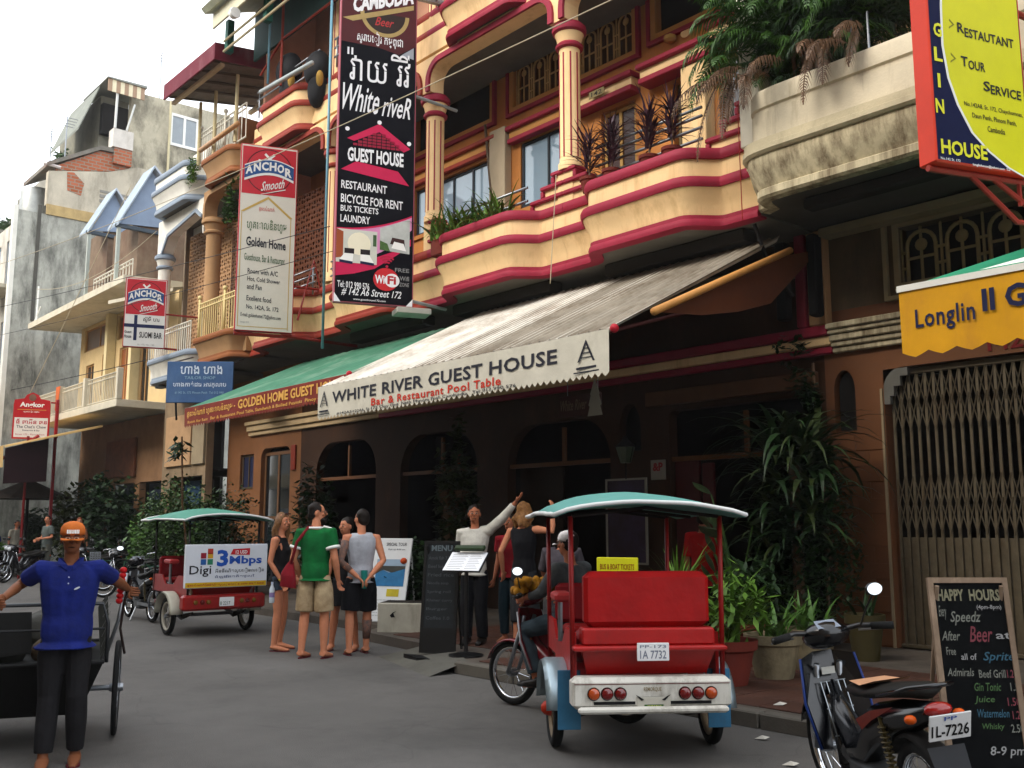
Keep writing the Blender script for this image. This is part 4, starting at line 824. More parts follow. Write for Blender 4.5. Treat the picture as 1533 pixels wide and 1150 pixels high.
    flat(circ(X(577),Z(417),.22,24,rz=.2),M('#C01822',.4,.1,5),t,y=-.006); flat(circ(X(586),Z(418),.13,20,rz=.12),wt,t,y=-.0075)
    B('Wi',561,575,411,424,wt,bold=.03); B('Fi',579,592,411,424,M('#B01822',.4,.1,5),bold=.04)
    B('FREE',590,611,398,404,greyt); B('Wifi',597,611,410,417,greyt); B('ZONE',597,611,420,426,greyt)
    B('Tel: 012 990 576',507,553,424,434,wt,bold=.015,skew=-.03); B('# 142 A6 Street 172',513,600,434,446,wt,shear=.3,bold=.01); B('www.guesthouse172.com',530,577,449,453,wt)
    flat([(X(502.5),Z(442)),(X(502.5),Z(456)),(X(512),Z(456))],wt,t,y=-.005); flat([(X(617),Z(444)),(X(616),Z(456)),(X(607),Z(456))],wt,t,y=-.005)
    part('sign_bracket',MB().tube([(Wd-.1,.1,3.9),(Wd+.9,.5,3.9)],.03,6).tube([(Wd-.1,.1,.15),(Wd+.7,.4,.1)],.03,6).tube([(Wd-.05,.06,5.75),(Wd+.8,.4,5.9)],.06,8),M('#9aa0a0',.5,.1,5),t)
    part('sign_tray',MB().bbox(Wd-.3,Wd+.3,-.1,.3,-.12,-.02,.01),M('#a8a69c',.6,.1,4),t)
banner()
def beer_head(t,X,Z,u0,u1,v0,v1):
    """red beer panel with crossed anchors, curved blue name band and script line"""
    W_=u1-u0; H_=v1-v0; q=lambda a,b:(X(u0+a*W_),Z(v0+b*H_))
    rd=M('#B5202C',.4,.1,4); bl=M('#1f4a80',.4,.2,4); wt=M('#DCDCD8',.4,.1,5); dk=M('#5a1016',.5,.1,5)
    flat([q(.02,1),q(.02,.02),q(.98,.02),q(.98,1)],rd,t,y=-.003)
    s=(X(u1)-X(u0))
    flat(circ(*q(.5,.5),s*.42,28)+list(reversed(circ(*q(.5,.5),s*.40,28))),dk,t,y=-.004)
    for m_ in (-1,1):
        c_=q(.5,.24)
        flat([(c_[0]-m_*s*.12,c_[1]-s*.09),(c_[0]-m_*s*.09,c_[1]-s*.12),(c_[0]+m_*s*.1,c_[1]+s*.07),(c_[0]+m_*s*.07,c_[1]+s*.1)],wt,t,y=-.0055-.0005*m_)
        flat(circ(c_[0]-m_*s*.1,c_[1]-s*.03,s*.1,10,R(180),R(330))+list(reversed(circ(c_[0]-m_*s*.1,c_[1]-s*.03,s*.065,10,R(180),R(330)))),wt,t,y=-.007-.0005*m_)
    def band(e,off,mat,y):
        N_=12; a=[];b_=[]
        for i in range(N_+1):
            k=i/N_; z=.56-.16*math.sin(PI*k*.92)
            a.append(q(.06+.88*k,z-.13-e)); b_.append(q(.06+.88*k,z+.13+e+off))
        flat(a+list(reversed(b_)),mat,t,y=y)
    band(.02,.03,wt,-.008); band(0,0,bl,-.0095)
    for i,ch in enumerate('ANCHOR'):
        k=(i+.55)/6.1; z=.56-.16*math.sin(PI*k*.92); a=q(.08+.14*i,z+.09); b_=q(.08+.14*i+.125,z-.09)
        text(ch,a[0],a[1],b_[0]-a[0],b_[1]-a[1],wt,t,y=-.011,bold=.04,skew=(.25 if i<2 else (-.15 if i>4 else .05)))
    a=q(.36,.93); b_=q(.78,.74); text('Smooth',a[0],a[1],b_[0]-a[0],(b_[1]-a[1]),wt,t,y=-.008,shear=.4,skew=.25)
    flat([q(.36,.99),q(.8,.84),q(.8,.86),q(.36,1.0)],wt,t,y=-.008)
def gold_sign():
    Wd=1.15;Ht=3.92
    t=sign('guesthouse_sign','tall white sign with red beer panel on top, second sign left of the black banner',(-18.05,8.53,5.45),Wd,Ht,.14,M('#A81E28',.45,.1,4),M('#CFCBBE',.5,.06,3))
    X=lambda u:(u-353)/78.3; Z=lambda v:(499-v)/71
    beer_head(t,X,Z,354,442,223,296)
    gd=M('#b99a50',.5,.1,5); bk=M('#22242c',.5,.1,5)
    for r_ in (rect(X(357),X(358.2),Z(492),Z(322)),rect(X(434),X(435.2),Z(495),Z(326)),rect(X(357),X(435),Z(493),Z(492))): flat(r_,gd,t,y=-.003)
    flat([(X(356),Z(323)),(X(398),Z(298)),(X(437),Z(328)),(X(433),Z(329)),(X(398),Z(302)),(X(360),Z(324))],gd,t,y=-.0035)
    B=lambda s,u0,u1,v0,v1,m,**k: text(s,X(u0),Z(v1),X(u1)-X(u0),Z(v0)-Z(v1),m,t,y=-.005,**k)
    B('ផ្ទះសំណាក់',384,408,313,322,M('#c0504a',.5,.1,5)); B('ហ្គោលឌិនហូម',366,428,333,352,M('#4a6440',.5,.1,5)); B('Golden Home',366,428,360,374,bk,bold=.03,skew=-.05); B('Guesthouse, Bar & Restaurant',364,427,385,397,M('#3d5a3a',.5,.1,5),skew=-.05,bold=.01)
    for s,u1,v in (('Room with A/C',417,411),('Hot, Cold Shower',421,423),('and Fan',393,434),('Exellent food',408,451),('No. 142A, St. 172',420,464),('E-mail: goldenhome172@yahoo.com',424,476)): B(s,370 if s[0]!='E' or 'food' in s else 362,u1,v-4,v+3.5,bk,bold=.012,skew=-.05)
    B('design 012',362,375,485,488,greyt)
    part('sign_bracket',MB().tube([(Wd,.1,-.05),(Wd+1.4,.4,-.1)],.035,6).tube([(0,.07,-.05),(Wd+.1,.1,-.05)],.04,6).tube([(Wd,.05,1.0),(Wd+.7,.2,1.0)],.025,6).tube([(Wd+.1,.05,.3),(Wd+.4,.1,1.6),(Wd+.8,.2,.1)],.025,6),M('#8a2a24',.5,.2,5),t)
gold_sign()
def suomi():
    Wd=1.0;Ht=1.79
    t=sign('bar_sign','small red and white bar sign with a blue cross flag, under the white house balcony',(-24.62,8.67,6.04),Wd,Ht,.12,M('#A81E28',.45,.1,4),M('#D5D5D0',.5,.05,3))
    X=lambda u:(u-183)/65; Z=lambda v:(522-v)/57
    beer_head(t,X,Z,184,247,421,474)
    nb=M('#1c2448',.5,.1,5); flat(rect(X(184),X(246),Z(493),Z(488)),nb,t,y=-.003); flat(rect(X(199),X(204),Z(512),Z(475)),nb,t,y=-.004)
    text('ស៊ូមី បារ',X(213),Z(485),X(238)-X(213),Z(476)-Z(485),black,t,y=-.005); text('SUOMI BAR',X(208),Z(508),X(243)-X(208),Z(499)-Z(508),black,t,y=-.005,bold=.02)
    text('Guest',X(185),Z(502),X(196)-X(185),Z(498)-Z(502),black,t,y=-.005,bold=.02); text('House',X(185),Z(509),X(196)-X(185),Z(504)-Z(509),black,t,y=-.005,bold=.02); text('St. 172, No. 142',X(206),Z(519),.4,.04,greyt,t,y=-.005)
    part('sign_bracket',MB().tube([(Wd,.1,.02),(Wd+1.2,.4,.02)],.03,6).tube([(Wd,.05,.9),(Wd+.9,.2,.9)],.025,6),M('#8a2a24',.5,.2,5),t)
suomi()
def angkor():
    Wd=1.07;Ht=1.45
    t=thing('beer_sign','red and white beer sign with rounded crest, on red posts at far left','sign',(-33.78,8.6,4.32),SR)
    ol=[(0,0),(Wd,0),(Wd,1.1),(.98*Wd,1.25),(.72*Wd,1.3),(.66*Wd,1.42),(.5*Wd,1.5),(.34*Wd,1.42),(.28*Wd,1.3),(.02*Wd,1.25),(0,1.1)]
    part('sign_box',MB().plate(ol,(),.002,.12),M('#B11D22',.4,.08,4),t)
    flat(rect(.05,Wd-.05,.05,.68),M('#DCD8D4',.5,.05,3),t,y=-.001)
    flat(circ(.5*Wd,1.33,.11,14),M('#7a5a4a',.5,.3,8),t,y=-.001)
    text('Angkor',.18,.98,.72,.2,white,t,y=-.003,bold=.03); text('ស្រាបៀរ អង្គរ',.3,.84,.45,.07,white,t,y=-.003); flat(rect(.12,.95,.93,.945),gold,t,y=-.002)
    text('ធី ឆាអ៊ីន ឆន',.1,.48,.9,.16,M('#b03040',.5,.1,5),t,y=-.003,bold=.02); text("The Chat'n Chew",.12,.34,.86,.1,navy,t,y=-.003,bold=.01); text('Restaurant & Bar',.3,.25,.5,.05,navy,t,y=-.003); text('Street 172 - Phnom Penh',.1,.12,.85,.05,M('#b06070',.5,.1,5),t,y=-.003)
    part('sign_bracket',MB().tube([(Wd,.1,1.2),(Wd+.25,.2,1.2)],.03,6).tube([(Wd,.1,.1),(Wd+.25,.2,.1)],.03,6),M('#8a1c1c',.5,.2,5),t)
    p_=thing('sign_post','tall red steel post carrying the far-left beer sign','post',(-33.2,9.75,0)); part('post_tube',MB().bbox(-.045,.045,-.045,.045,.1,5.6,.01),M('#8f1c22',.5,.2,5),p_)
angkor()
bs=thing('blue_sign','small faded blue sign with white Khmer lettering under the white balcony','sign',(-21.75,8.7,4.35),R(50))
part('sign_box',MB().bbox(0,1.5,0,.08,0,.95,.01),M('#3E5C86',.6,.15,3,stain='#5e7a9a',st_amt=.4),bs)
text('ហាង ហាង',.3,.66,.95,.2,M('#c9d6e4',.5,.1,5),bs,y=-.004); text('ហាងកាត់ដេរ អាវកុលាប',.15,.34,1.2,.15,M('#c9d6e4',.5,.1,5),bs,y=-.004); text('TAILOR SHOP',.4,.54,.7,.07,M('#7fa0b4',.5,.1,5),bs,y=-.004); text('# 142 St. 172 Phnom Penh  Tel 012 990',.2,.2,1.1,.06,M('#7fa0b4',.5,.1,5),bs,y=-.004)
part('sign_bracket',MB().tube([(0,.05,.9),(.3,.9,1.2)],.02,6).tube([(1.4,.05,.9),(1.6,.9,1.2)],.02,6),steel,bs)
def longlin():
    Wd=1.05
    t=sign('corner_sign','large orange-edged sign with yellow curve on dark blue, advertising restaurant and tour service, top right',(-3.53,7.86,4.62),Wd,3.2,.2,M('#C8371F',.45,.1,3),M('#12173a',.7,.1,4,spec=.1))
    X=lambda u,v:(u-(1382+22*v/243))/134.0*1.0; Z=lambda v:(243-v)/173
    yl=M('#C9C414',.5,.08,4); wt=M('#DADADA',.5,.05,5)
    def curve(off):
        pts=[(1402,-70),(1404,0),(1408,60),(1418,110),(1433,150),(1455,190),(1480,215),(1510,236),(1535,247)]
        return [(X(u-off,v+off*.4),Z(v+off*.4)) for u,v in pts]
    R_=Wd-.03
    flat(curve(0)+[(R_,.02),(R_,3.17),(X(1402,-70),3.17)],yl,t,y=-.003)
    flat(curve(0)+list(reversed(curve(3))),wt,t,y=-.0045)
    B=lambda s,u0,u1,v0,v1,m,**k: text(s,X(u0,v0),Z(v1),(u1-u0)/134,(v1-v0)/173,m,t,y=-.007,**k)
    bk=M('#1a1a1a',.5,.1,5)
    B('R',1426,1436,19,35,bk,bold=.02,skew=-.0); B('ESTAUTANT',1437,1511,21+4,37+3,bk,bold=.02,skew=-.03)
    B('T',1433,1443,72,88,bk,bold=.02); B('OUR',1444,1469,76,91,bk,bold=.02); B('S',1467,1477,105,121,bk,bold=.02); B('ERVICE',1478,1524,109,124,bk,bold=.02,skew=-.03)
    for v in (24,78):
        u=1415+ (4 if v>50 else 0); flat([(X(u,v-7),Z(v-8)),(X(u+8,v),Z(v)),(X(u,v+7),Z(v+8)),(X(u,v+5),Z(v+5)),(X(u+5,v),Z(v)),(X(u,v-4),Z(v-5))],M('#7d7a10',.5,.1,5),t,y=-.005)
    for s,u0,u1,v in (('No.142A8, St. 172, Chaychomnas,',1440,1527,143),('Daun Penh, Phnom Penh,',1452,1518,159),('Cambodia',1475,1501,176)): B(s,u0,u1,v,v+9,bk,skew=-.02)
    for i,ch in enumerate('LONGLIN'):
        v=-82+i*41-(0) ; u=1390+i*2.4-6
        v=(-118,-77,-36,27,66,107,147)[i]
        B(ch,u if ch!='I' else u+4,u+12 if ch!='I' else u+8,v,v+22,M('#D2CE2A',.5,.05,5),bold=.03)
    B('HOUSE',1408,1475,208,231,M('#D2CE2A',.5,.05,5),bold=.03); B('No.142 St. 172',1409,1437,236,240,wt); B('longlinhouse@yahoo.com  Tel',1455,1510,238,243,wt,bold=.02)
    br=M('#8c2a20',.5,.15,5)
    part('sign_bracket',MB().tube([(0,.1,-.03),(Wd+.9,.1,-.03)],.03,6).tube([(.45,.1,-.03),(.95,.1,-.4),(1.5,.1,-.4)],.025,6).tube([(.7,.1,-.03),(1.15,.1,-.28),(1.6,.1,-.28)],.025,6).tube([(1.0,.1,-.03),(1.0,.1,-.25)],.02,6).tube([(Wd,.1,1.6),(Wd+.9,.3,1.6)],.03,6),br,t)
longlin()
# ------------------------------------------------------------------ people
def remesh(mb,vox,it=2,wr_=0,ws=9,seed=0):
    me=mb.mesh('body'); o=bpy.data.objects.new('body',me); COL.objects.link(o)
    m=o.modifiers.new('r','REMESH'); m.mode='VOXEL'; m.voxel_size=vox
    if it: s=o.modifiers.new('s','SMOOTH'); s.iterations=it; s.factor=.5
    dg=bpy.context.evaluated_depsgraph_get(); r=bpy.data.meshes.new_from_object(o.evaluated_get(dg))
    bpy.data.objects.remove(o); bpy.data.meshes.remove(me)
    if wr_:
        ns=[v.normal.copy() for v in r.vertices]
        for v,nn in zip(r.vertices,ns):
            p=Vector((v.co.x*ws,v.co.y*ws,v.co.z*ws*.45+seed)); v.co+=nn*wr_*noise.noise(p)
    r.polygons.foreach_set('use_smooth',[True]*len(r.polygons)); return r
def join(me,mb):
    """append loose parts (fingers, nose, ears) to a remeshed body"""
    bm=bmesh.new(); bm.from_mesh(me); t=mb.mesh('t',True); bm.from_mesh(t); bm.to_mesh(me); bm.free(); bpy.data.meshes.remove(t); return me
J0=dict(pe=(0,0,.53),wa=(0,.0,.61),ch=(0,.0,.72),sh=(0,.008,.80),nk=(0,.004,.85),hd=(0,-.012,.928),
 ls=(.105,.008,.80),le=(.130,.02,.635),lw=(.140,-.02,.49),rs=(-.105,.008,.80),re=(-.130,.02,.635),rw=(-.140,-.02,.49),
 lh=(.048,0,.51),lk=(.055,-.012,.28),la=(.058,.012,.045),rh=(-.048,0,.51),rk=(-.055,-.012,.28),ra=(-.058,.012,.045))
def person(label,loc,face,H,skin,top,bottom,hair,pose=None,turn=0,tilt=0,sex='m',group=None,fine=.0115,shoes=None,footdir=(0,0),grip=.5,headr=1.0,pitch=0):
    """face = plan direction looked at; coordinates in fractions of height, x to the person's left, -y forward"""
    rz=math.atan2(face[1],face[0])+PI/2
    t=thing('person',label,'person',loc,rz,group)
    J=dict(J0); J.update(pose or {}); J={k:Vector(v)*H for k,v in J.items()}
    fem=sex=='f'; B=MB(); v=lambda a:J[a]; h=H
    def ring(c,rx,ry,n=14): return [(c.x+rx*h*math.cos(2*PI*k/n),c.y+ry*h*math.sin(2*PI*k/n),c.z) for k in range(n)]
    def torso(mb,g=0,lo='pe',dz=0,hemz=None,flare=0):
        pts=[]
        pe,wa,ch,sh,nk=v('pe'),v('wa'),v('ch'),v('sh'),v('nk')
        W=(.088,.066,.082,.088) if fem else (.086,.076,.094,.100)
        R_=[(pe+(wa-pe)*-.35,W[0]*.86,.056),(pe,W[0]*.94,.060),(pe+(wa-pe)*.5,(W[0]+W[1])/2,.06),(wa,W[1],.054),(wa+(ch-wa)*.5,(W[1]+W[2])/2,.058),(ch,W[2],.068 if fem else .062),(ch+(sh-ch)*.6,W[3],.055),(sh,W[3]*.98,.045),(sh+(nk-sh)*.4,.062,.04)]
        if hemz is not None:
            R_=[r for r in R_ if r[0].z>hemz*h+.01]; R_=[(Vector((R_[0][0].x,R_[0][0].y,hemz*h)),max(R_[0][1],.092)+flare,max(R_[0][2],.072)+flare)]+R_
        mb.rings([ring(c,a+g,b+g) for c,a,b in R_])
    torso(B)
    B.tube([v('sh')+Vector((0,0,-.01*h)),v('nk'),v('hd')],[.036*h,.030*h,.03*h],12)
    for s in 'lr':
        S_,E_,W_=v(s+'s'),v(s+'e'),v(s+'w'); k=.88 if fem else 1
        B.tube([S_+(v('sh')-S_)*.3,S_,S_+(E_-S_)*.35,E_,E_+(W_-E_)*.3,W_,W_+(W_-E_)*.08],[.03*h*k,.033*h*k,.028*h*k,.0225*h*k,.0235*h*k,.0155*h*k,.014*h*k],10)
        Hh,K,A=v(s+'h'),v(s+'k'),v(s+'a')
        B.tube([Hh+Vector((0,0,.02*h)),Hh+(K-Hh)*.3,K+(Hh-K)*.08,K,K+(A-K)*.3,K+(A-K)*.75,A],[.042*h,.044*h,.034*h,.031*h,.0325*h,.024*h,.021*h],12)
    # head, rotated on the neck
    HM=Matrix.Rotation(turn,3,'Z')@Matrix.Rotation(pitch,3,'X')@Matrix.Rotation(tilt,3,'Y'); hc=v('hd'); q=lambda x,y,z:hc+HM@Vector((x,y,z))*h*headr
    B.ell(q(0,.006,.012),(.043*h*headr,.053*h*headr,.055*h*headr),18,12,HM); B.ell(q(0,-.012,-.022),(.034*h*headr,.036*h*headr,.042*h*headr),16,10,HM)
    X=MB()
    X.tube([q(0,-.050,.012),q(0,-.058,-.006),q(0,-.046,-.014)],[.004*h,.0095*h,.006*h],8)
    for s in (-1,1): X.ell(q(.043*s,.006,-.002),(.006*h,.012*h,.017*h),8,6,HM); X.ell(q(.022*s,-.036,-.008),(.013*h,.011*h,.012*h),8,6,HM)
    # feet
    fv=[]
    for i,s in enumerate('lr'):
        A=v(s+'a'); f=Matrix.Rotation(footdir[i],3,'Z'); d=f@Vector((0,-1,0)); low=max(.018*h,0)
        B.tube([A+Vector((0,0,-.012*h))-d*.02*h,A+d*.03*h+Vector((0,0,-.02*h)),A+d*.085*h+Vector((0,0,-.031*h)),A+d*.12*h+Vector((0,0,-.034*h))],[.022*h,.024*h,.018*h,.011*h],10,sq=(1.15,.8))
        fv.append((A,d))
    # hands: palm, four bent fingers of different length, thumb
    for s,sg in (('l',1),('r',-1)):
        E_,W_=v(s+'e'),v(s+'w'); d=(W_-E_).normalized(); g=(J.get(s+'g') if s+'g' in J else Vector((0,-1,0))).normalized() if (s+'g') in (pose or {}) else Vector((0,-1,0)) if abs(d.y)<.8 else Vector((0,0,-1))
        c=d.cross(g).normalized(); g=c.cross(d).normalized()  # g: side of the thumb, c: back/palm normal
        palm=W_+d*.028*h
        X.ell(palm,(1,1,1),10,8,Matrix(((c.x*.009*h,g.x*.024*h,d.x*.032*h),(c.y*.009*h,g.y*.024*h,d.y*.032*h),(c.z*.009*h,g.z*.024*h,d.z*.032*h))))
        inn=c*(-sg)
        for k,(o,l_) in enumerate(((.016,.036),(.005,.041),(-.006,.038),(-.016,.03))):
            b0=palm+d*.022*h+g*o*h; b1=b0+(d*(1-grip*.5)+inn*grip).normalized()*l_*.55*h; b2=b1+(d*(1-grip*1.3)+inn*(.3+grip)).normalized()*l_*.5*h
            X.tube([b0-d*.008*h,b0,b1,b2],[.0058*h,.0058*h,.0052*h,.0042*h],7)
        X.tube([W_+d*.012*h+g*.012*h,W_+d*.03*h+g*.032*h,W_+d*.05*h+g*.034*h+inn*.01*h],[.0075*h,.0065*h,.005*h],7)
    body=remesh(B,fine,2); join(body,X); bo=part('body',body,skin,t)
    # face
    fm=M('#2a1610',.6,.1,9); fb=MB(); eb=MB()
    for s in (-1,1): eb.ell(q(.0165*s,-.0455,.006),(.0105*h,.004*h,.0045*h),8,6,HM)
    part('eye_whites',eb,M('#b9a898',.4,.05,9),t,smooth=True)
    for s in (-1,1): fb.ell(q(.0165*s,-.0475,.006),(.0062*h,.003*h,.0034*h),8,6,HM); fb.tube([q(.008*s,-.051,.018),q(.018*s,-.051,.0205),q(.028*s,-.045,.017)],[.002*h,.0026*h,.0015*h],5)
    fb.tube([q(-.014,-.0475,-.0315),q(0,-.051,-.0315),q(.014,-.0475,-.0315)],[.0015*h,.0028*h,.0015*h],6)
    part('face_features',fb,fm,t,smooth=True)
    # clothes
    if top:
        tb=MB(); torso(tb,top.get('g',.009),hemz=top.get('hem',.49),flare=top.get('flare',.004))
        sl=top.get('sleeve',0)
        for s in 'lr':
            S_,E_,W_=v(s+'s'),v(s+'e'),v(s+'w'); a0=S_+(v('sh')-S_)*.6
            if sl>0:
                pts=[a0,S_+Vector((0,0,.0)),S_+(E_-S_)*min(1,sl)]; rr=[.036*h,.043*h,.040*h]
                if sl>1: pts+=[E_+(W_-E_)*(sl-1)]; rr[-1]=.034*h; rr+=[.026*h]
                tb.tube(pts,rr,12)
            elif sl==0: tb.tube([v('sh')+(S_-v('sh'))*.3,v('sh')+(S_-v('sh'))*.72+Vector((0,0,.004*h))],[.034*h,.03*h],10)
        part(top.get('name','shirt'),remesh(tb,fine,2,.013*h*.7*(.6 if fine<.009 else 1),11/h,len(label)*1.7),top['m'],t)
    if bottom:
        bb=MB(); pe,wa=v('pe'),v('wa')
        bb.rings([ring(pe+(wa-pe)*f,a,b) for f,a,b in ((-.45,.074,.060),(0,.086 if fem else .083,.066),(.3,.080,.062),(.45,.070,.055))])
        L_=bottom['len']
        if bottom.get('skirt'):
            K=(v('lk')+v('rk'))/2; Hc=(v('lh')+v('rh'))/2; e=Hc+(K-Hc)*L_
            bb.rings([ring(pe,.097,.078),ring(Hc+(e-Hc)*.4,.105,.085),ring(e,.112,.092)])
        else:
            for s in 'lr':
                Hh,K,A=v(s+'h'),v(s+'k'),v(s+'a'); w=bottom.get('w',1)
                if L_<=1: bb.tube([Hh+Vector((0,0,.02*h)),Hh+(K-Hh)*.3,Hh+(K-Hh)*L_],[.044*h,.055*h*w,.056*h*w],14)
                else: bb.tube([Hh+Vector((0,0,.02*h)),Hh+(K-Hh)*.3,K,K+(A-K)*(L_-1)*.5,K+(A-K)*(L_-1)],[.046*h,.055*h,.044*h*w,.041*h*w,.036*h*w],12)
        part(bottom.get('name','trousers'),remesh(bb,fine,2,.010*h*.8,9/h,len(label)*2.3),bottom['m'],t)
    for A,d in fv:
        ang=math.atan2(d.x,-d.y)
        if shoes=='flip':
            sb=MB(); sb.T=Matrix.Translation((A.x,A.y,0))@Matrix.Rotation(math.atan2(d.y,d.x)+PI/2,4,'Z')
            sb.plate([(x*.027*h*(1.15 if y<0 else .85),y*.078*h-.045*h) for x,y in [(math.cos(2*PI*k/14),math.sin(2*PI*k/14)) for k in range(14)]],(),.001,.012,ax='z')
            part('sandal',sb,M('#5a2028',.7,.1,5),t)
        elif shoes=='shoe':
            sb=MB(); sb.tube([A+Vector((0,0,.01*h))-d*.02*h,A+d*.0*h+Vector((0,0,-.01*h)),A+d*.07*h+Vector((0,0,-.022*h)),A+d*.125*h+Vector((0,0,-.03*h))],[.026*h,.031*h,.024*h,.016*h],12,sq=(1.1,.85))
            part('shoe',sb,M('#1a1512',.4,.1,5),t,smooth=True)
    # hair or cap
    kind,hm=hair[0],hair[1]; hb=MB()
    if kind!='bald':
        hb.ell(q(0,.014,.023),(.0465*h*headr,.054*h*headr,.052*h*headr),18,12,HM); hb.ell(q(0,.03,-.002),(.043*h*headr,.034*h*headr,.042*h*headr),14,10,HM)
        if kind in('long','big'):
            rnd=random.Random(len(label)); L2=.17 if kind=='long' else .11
            for k in range(26):
                a=rnd.uniform(-.15*PI,1.15*PI); x,y=math.cos(a)*.043,math.sin(a)*.045+.008
                w=.012 if kind=='long' else .024
                hb.tube([q(x*.9,y,.03),q(x*1.12,y*1.05,-.01),q(x*1.25+rnd.uniform(-w,w),y+.012+rnd.uniform(-w,w),-.05),q(x*1.2+rnd.uniform(-w,w),y+.01+rnd.uniform(-w,w),-L2*rnd.uniform(.8,1.05))],[.012*h,.015*h,.014*h,.006*h],6)
        if kind=='bun': hb.ell(q(0,.05,.05),(.022*h,)*3,10,8)
        part('hair',remesh(hb,fine*.8,1,.02*h*(.6 if kind in('long','big') else .3),30/h),hm,t)
    if kind in ('cap',) or len(hair)>2:
        cm=hair[2] if len(hair)>2 else hm; cb=MB()
        cb.rings([[q(math.cos(2*PI*k/20)*a,math.sin(2*PI*k/20)*b+.006,z) for k in range(20)] for z,a,b in ((.018,.0495,.058),(.032,.0500,.0585),(.05,.047,.055),(.066,.036,.042),(.074,.018,.021),(.076,.004,.004))])
        cap=part('cap',cb,cm,t,smooth=True)
        sgn=hair[3] if len(hair)>3 else -1
        vb=MB(); P=[]; 
        for zz in (0,.004): P.append([q(.046*math.cos(a),sgn*(.04+ (.052 if 1 else 0)*math.sin(a))-0,.018-zz-.012*math.sin(a)-.012*abs(math.cos(a))) for a in [PI*k/10 for k in range(11)]])
        vb.add(P[0]+P[1],[tuple(range(11)),tuple(reversed(range(11,22)))]+[(i,i+1,i+12,i+11) for i in range(10)])
        part('cap_peak',vb,cm,cap)
    t['h']=H
    return t,J,q,h
def cloth(col,col2=None,**k): return M(col,.9,.22,7,.9,16,col2=col2,**k)
hb_=M('#1a120d',.6,.3,30); hbl=M('#7a5636',.6,.35,30,col2='#4a301c'); hbr=M('#3a2416',.6,.3,30)
# near man with the cart
polo=cloth('#15226a',col2='#101a50')
t,J,q,h=person('man in blue polo shirt and orange cap standing before the handcart, arms spread',(-7.19,2.27,0),(.93,-.37),1.62,skinD,
 dict(m=polo,sleeve=.62,hem=.475,g=.021,flare=.018,name='polo_shirt'),dict(m=cloth('#1b1a1c'),len=1.93,w=1.0),('short',hb_,cloth('#C2682C')),
 pose=dict(ls=(.112,0,.80),rs=(-.112,0,.80),le=(.19,.125,.735),lw=(.225,.235,.70),re=(-.20,.11,.735),rw=(-.245,-.02,.69),lk=(.055,-.03,.28),rk=(-.055,.0,.28),la=(.058,.03,.04),ra=(-.06,-.03,.04)),shoes='flip',fine=.008,grip=.75,turn=.05,pitch=.05)
cb=MB(); P=[q(x,-.0525-.002*math.cos(x*40),.034) for x in (-.022,-.01,0,.01,.022)]
cap=[c for c in t.children if c.name.startswith('cap')and 'peak' not in c.name][0]
for k in range(8): x=-.022+k*.0062; part('cap_lettering',MB().add([q(x,-.0535,.026),q(x+.0045,-.0535,.026),q(x+.0045,-.0505,.042),q(x,-.0505,.042)],[(0,1,2,3)]),white,cap)
sh=[c for c in t.children if c.name.startswith('polo')][0]
cz=MB().tube([(0.055*h*a,-.012*h-.0,0) for a in (0,1)],.001,4)
col_=MB(); nkz=.835*h
for s in (-1,1): col_.add([(0,-.052*h,.79*h),(s*.012*h,-.062*h,.80*h),(s*.05*h,-.045*h,.825*h),(s*.05*h,.0,.85*h),(s*.035*h,-.02*h,.85*h),(s*.01*h,-.05*h,.82*h)],[(0,1,2,5),(5,2,3,4)])
part('collar',col_,polo,sh)
for z in (.77,.745): part('button',MB().ell((0,-.082*h if z<.76 else -.078*h,z*h),(.005,.003,.005),8,6),M('#b9c0d0',.4,.05,5),sh)
bd=MB().plate([( .035*h+.018*math.cos(a)+.004*math.sin(a),.725*h+.008*math.sin(a)+.006*math.cos(a)) for a in [2*PI*k/14 for k in range(14)]],(),-.088*h,-.085*h); part('badge',bd,M('#c8ccd2',.5,.05,5),sh)
# group of tourists
blk=cloth('#101014'); 
girl=person('long-haired woman in dark tank top and denim shorts, leftmost of the tourists',(-11.75,6.33,0),(.75,.66),1.76,skinL,
 dict(m=cloth('#1c1a1c'),sleeve=0,hem=.50,g=.006,name='tank_top'),dict(m=cloth('#3c4a58',col2='#26303a'),len=.36,w=1.0,name='denim_shorts'),('long',hbl),
 pose=dict(le=(.12,.03,.64),lw=(.10,-.07,.53),rw=(-.12,-.06,.50),re=(-.125,.03,.64),la=(.085,.02,.045),ra=(-.08,.0,.045),lk=(.075,-.01,.28),rk=(-.07,-.02,.28)),turn=-.35,sex='f',shoes='flip')
part('wristband',MB().torus(tuple(Vector(girl[1]['rw'])*.97+Vector((0,0,.05))),.032,.011,'z',12,6),M('#c9c22a',.5,.1,5),girl[0],smooth=True)
part('sunglasses',MB().tube([girl[2](x,-.03-.02*math.cos(x*30),.062) for x in (-.035,-.02,0,.02,.035)],.010,6),M('#3a1512',.3,.1,5),girl[0],smooth=True)
wb_=thing('water_bottle','clear plastic water bottle held by the long-haired woman','bottle',(-11.55,6.12,.62))
part('bottle_body',MB().lathe([(.03,0),(.034,.02),(.034,.17),(.014,.22),(.014,.24)],n=12),M('#c9d6e0',.1,.05,5,spec=.8),wb_,smooth='auto'); part('bottle_label',MB().lathe([(.035,.07),(.035,.13)],n=12),M('#8a7aa8',.5,.1,5),wb_); part('cap',MB().lathe([(.015,.235),(.015,.26)],n=10),M('#b9c9e0',.5,.1,5),wb_)
gr=cloth('#0c6630',col2='#094c24'); kh=cloth('#BBA684',col2='#8a7355')
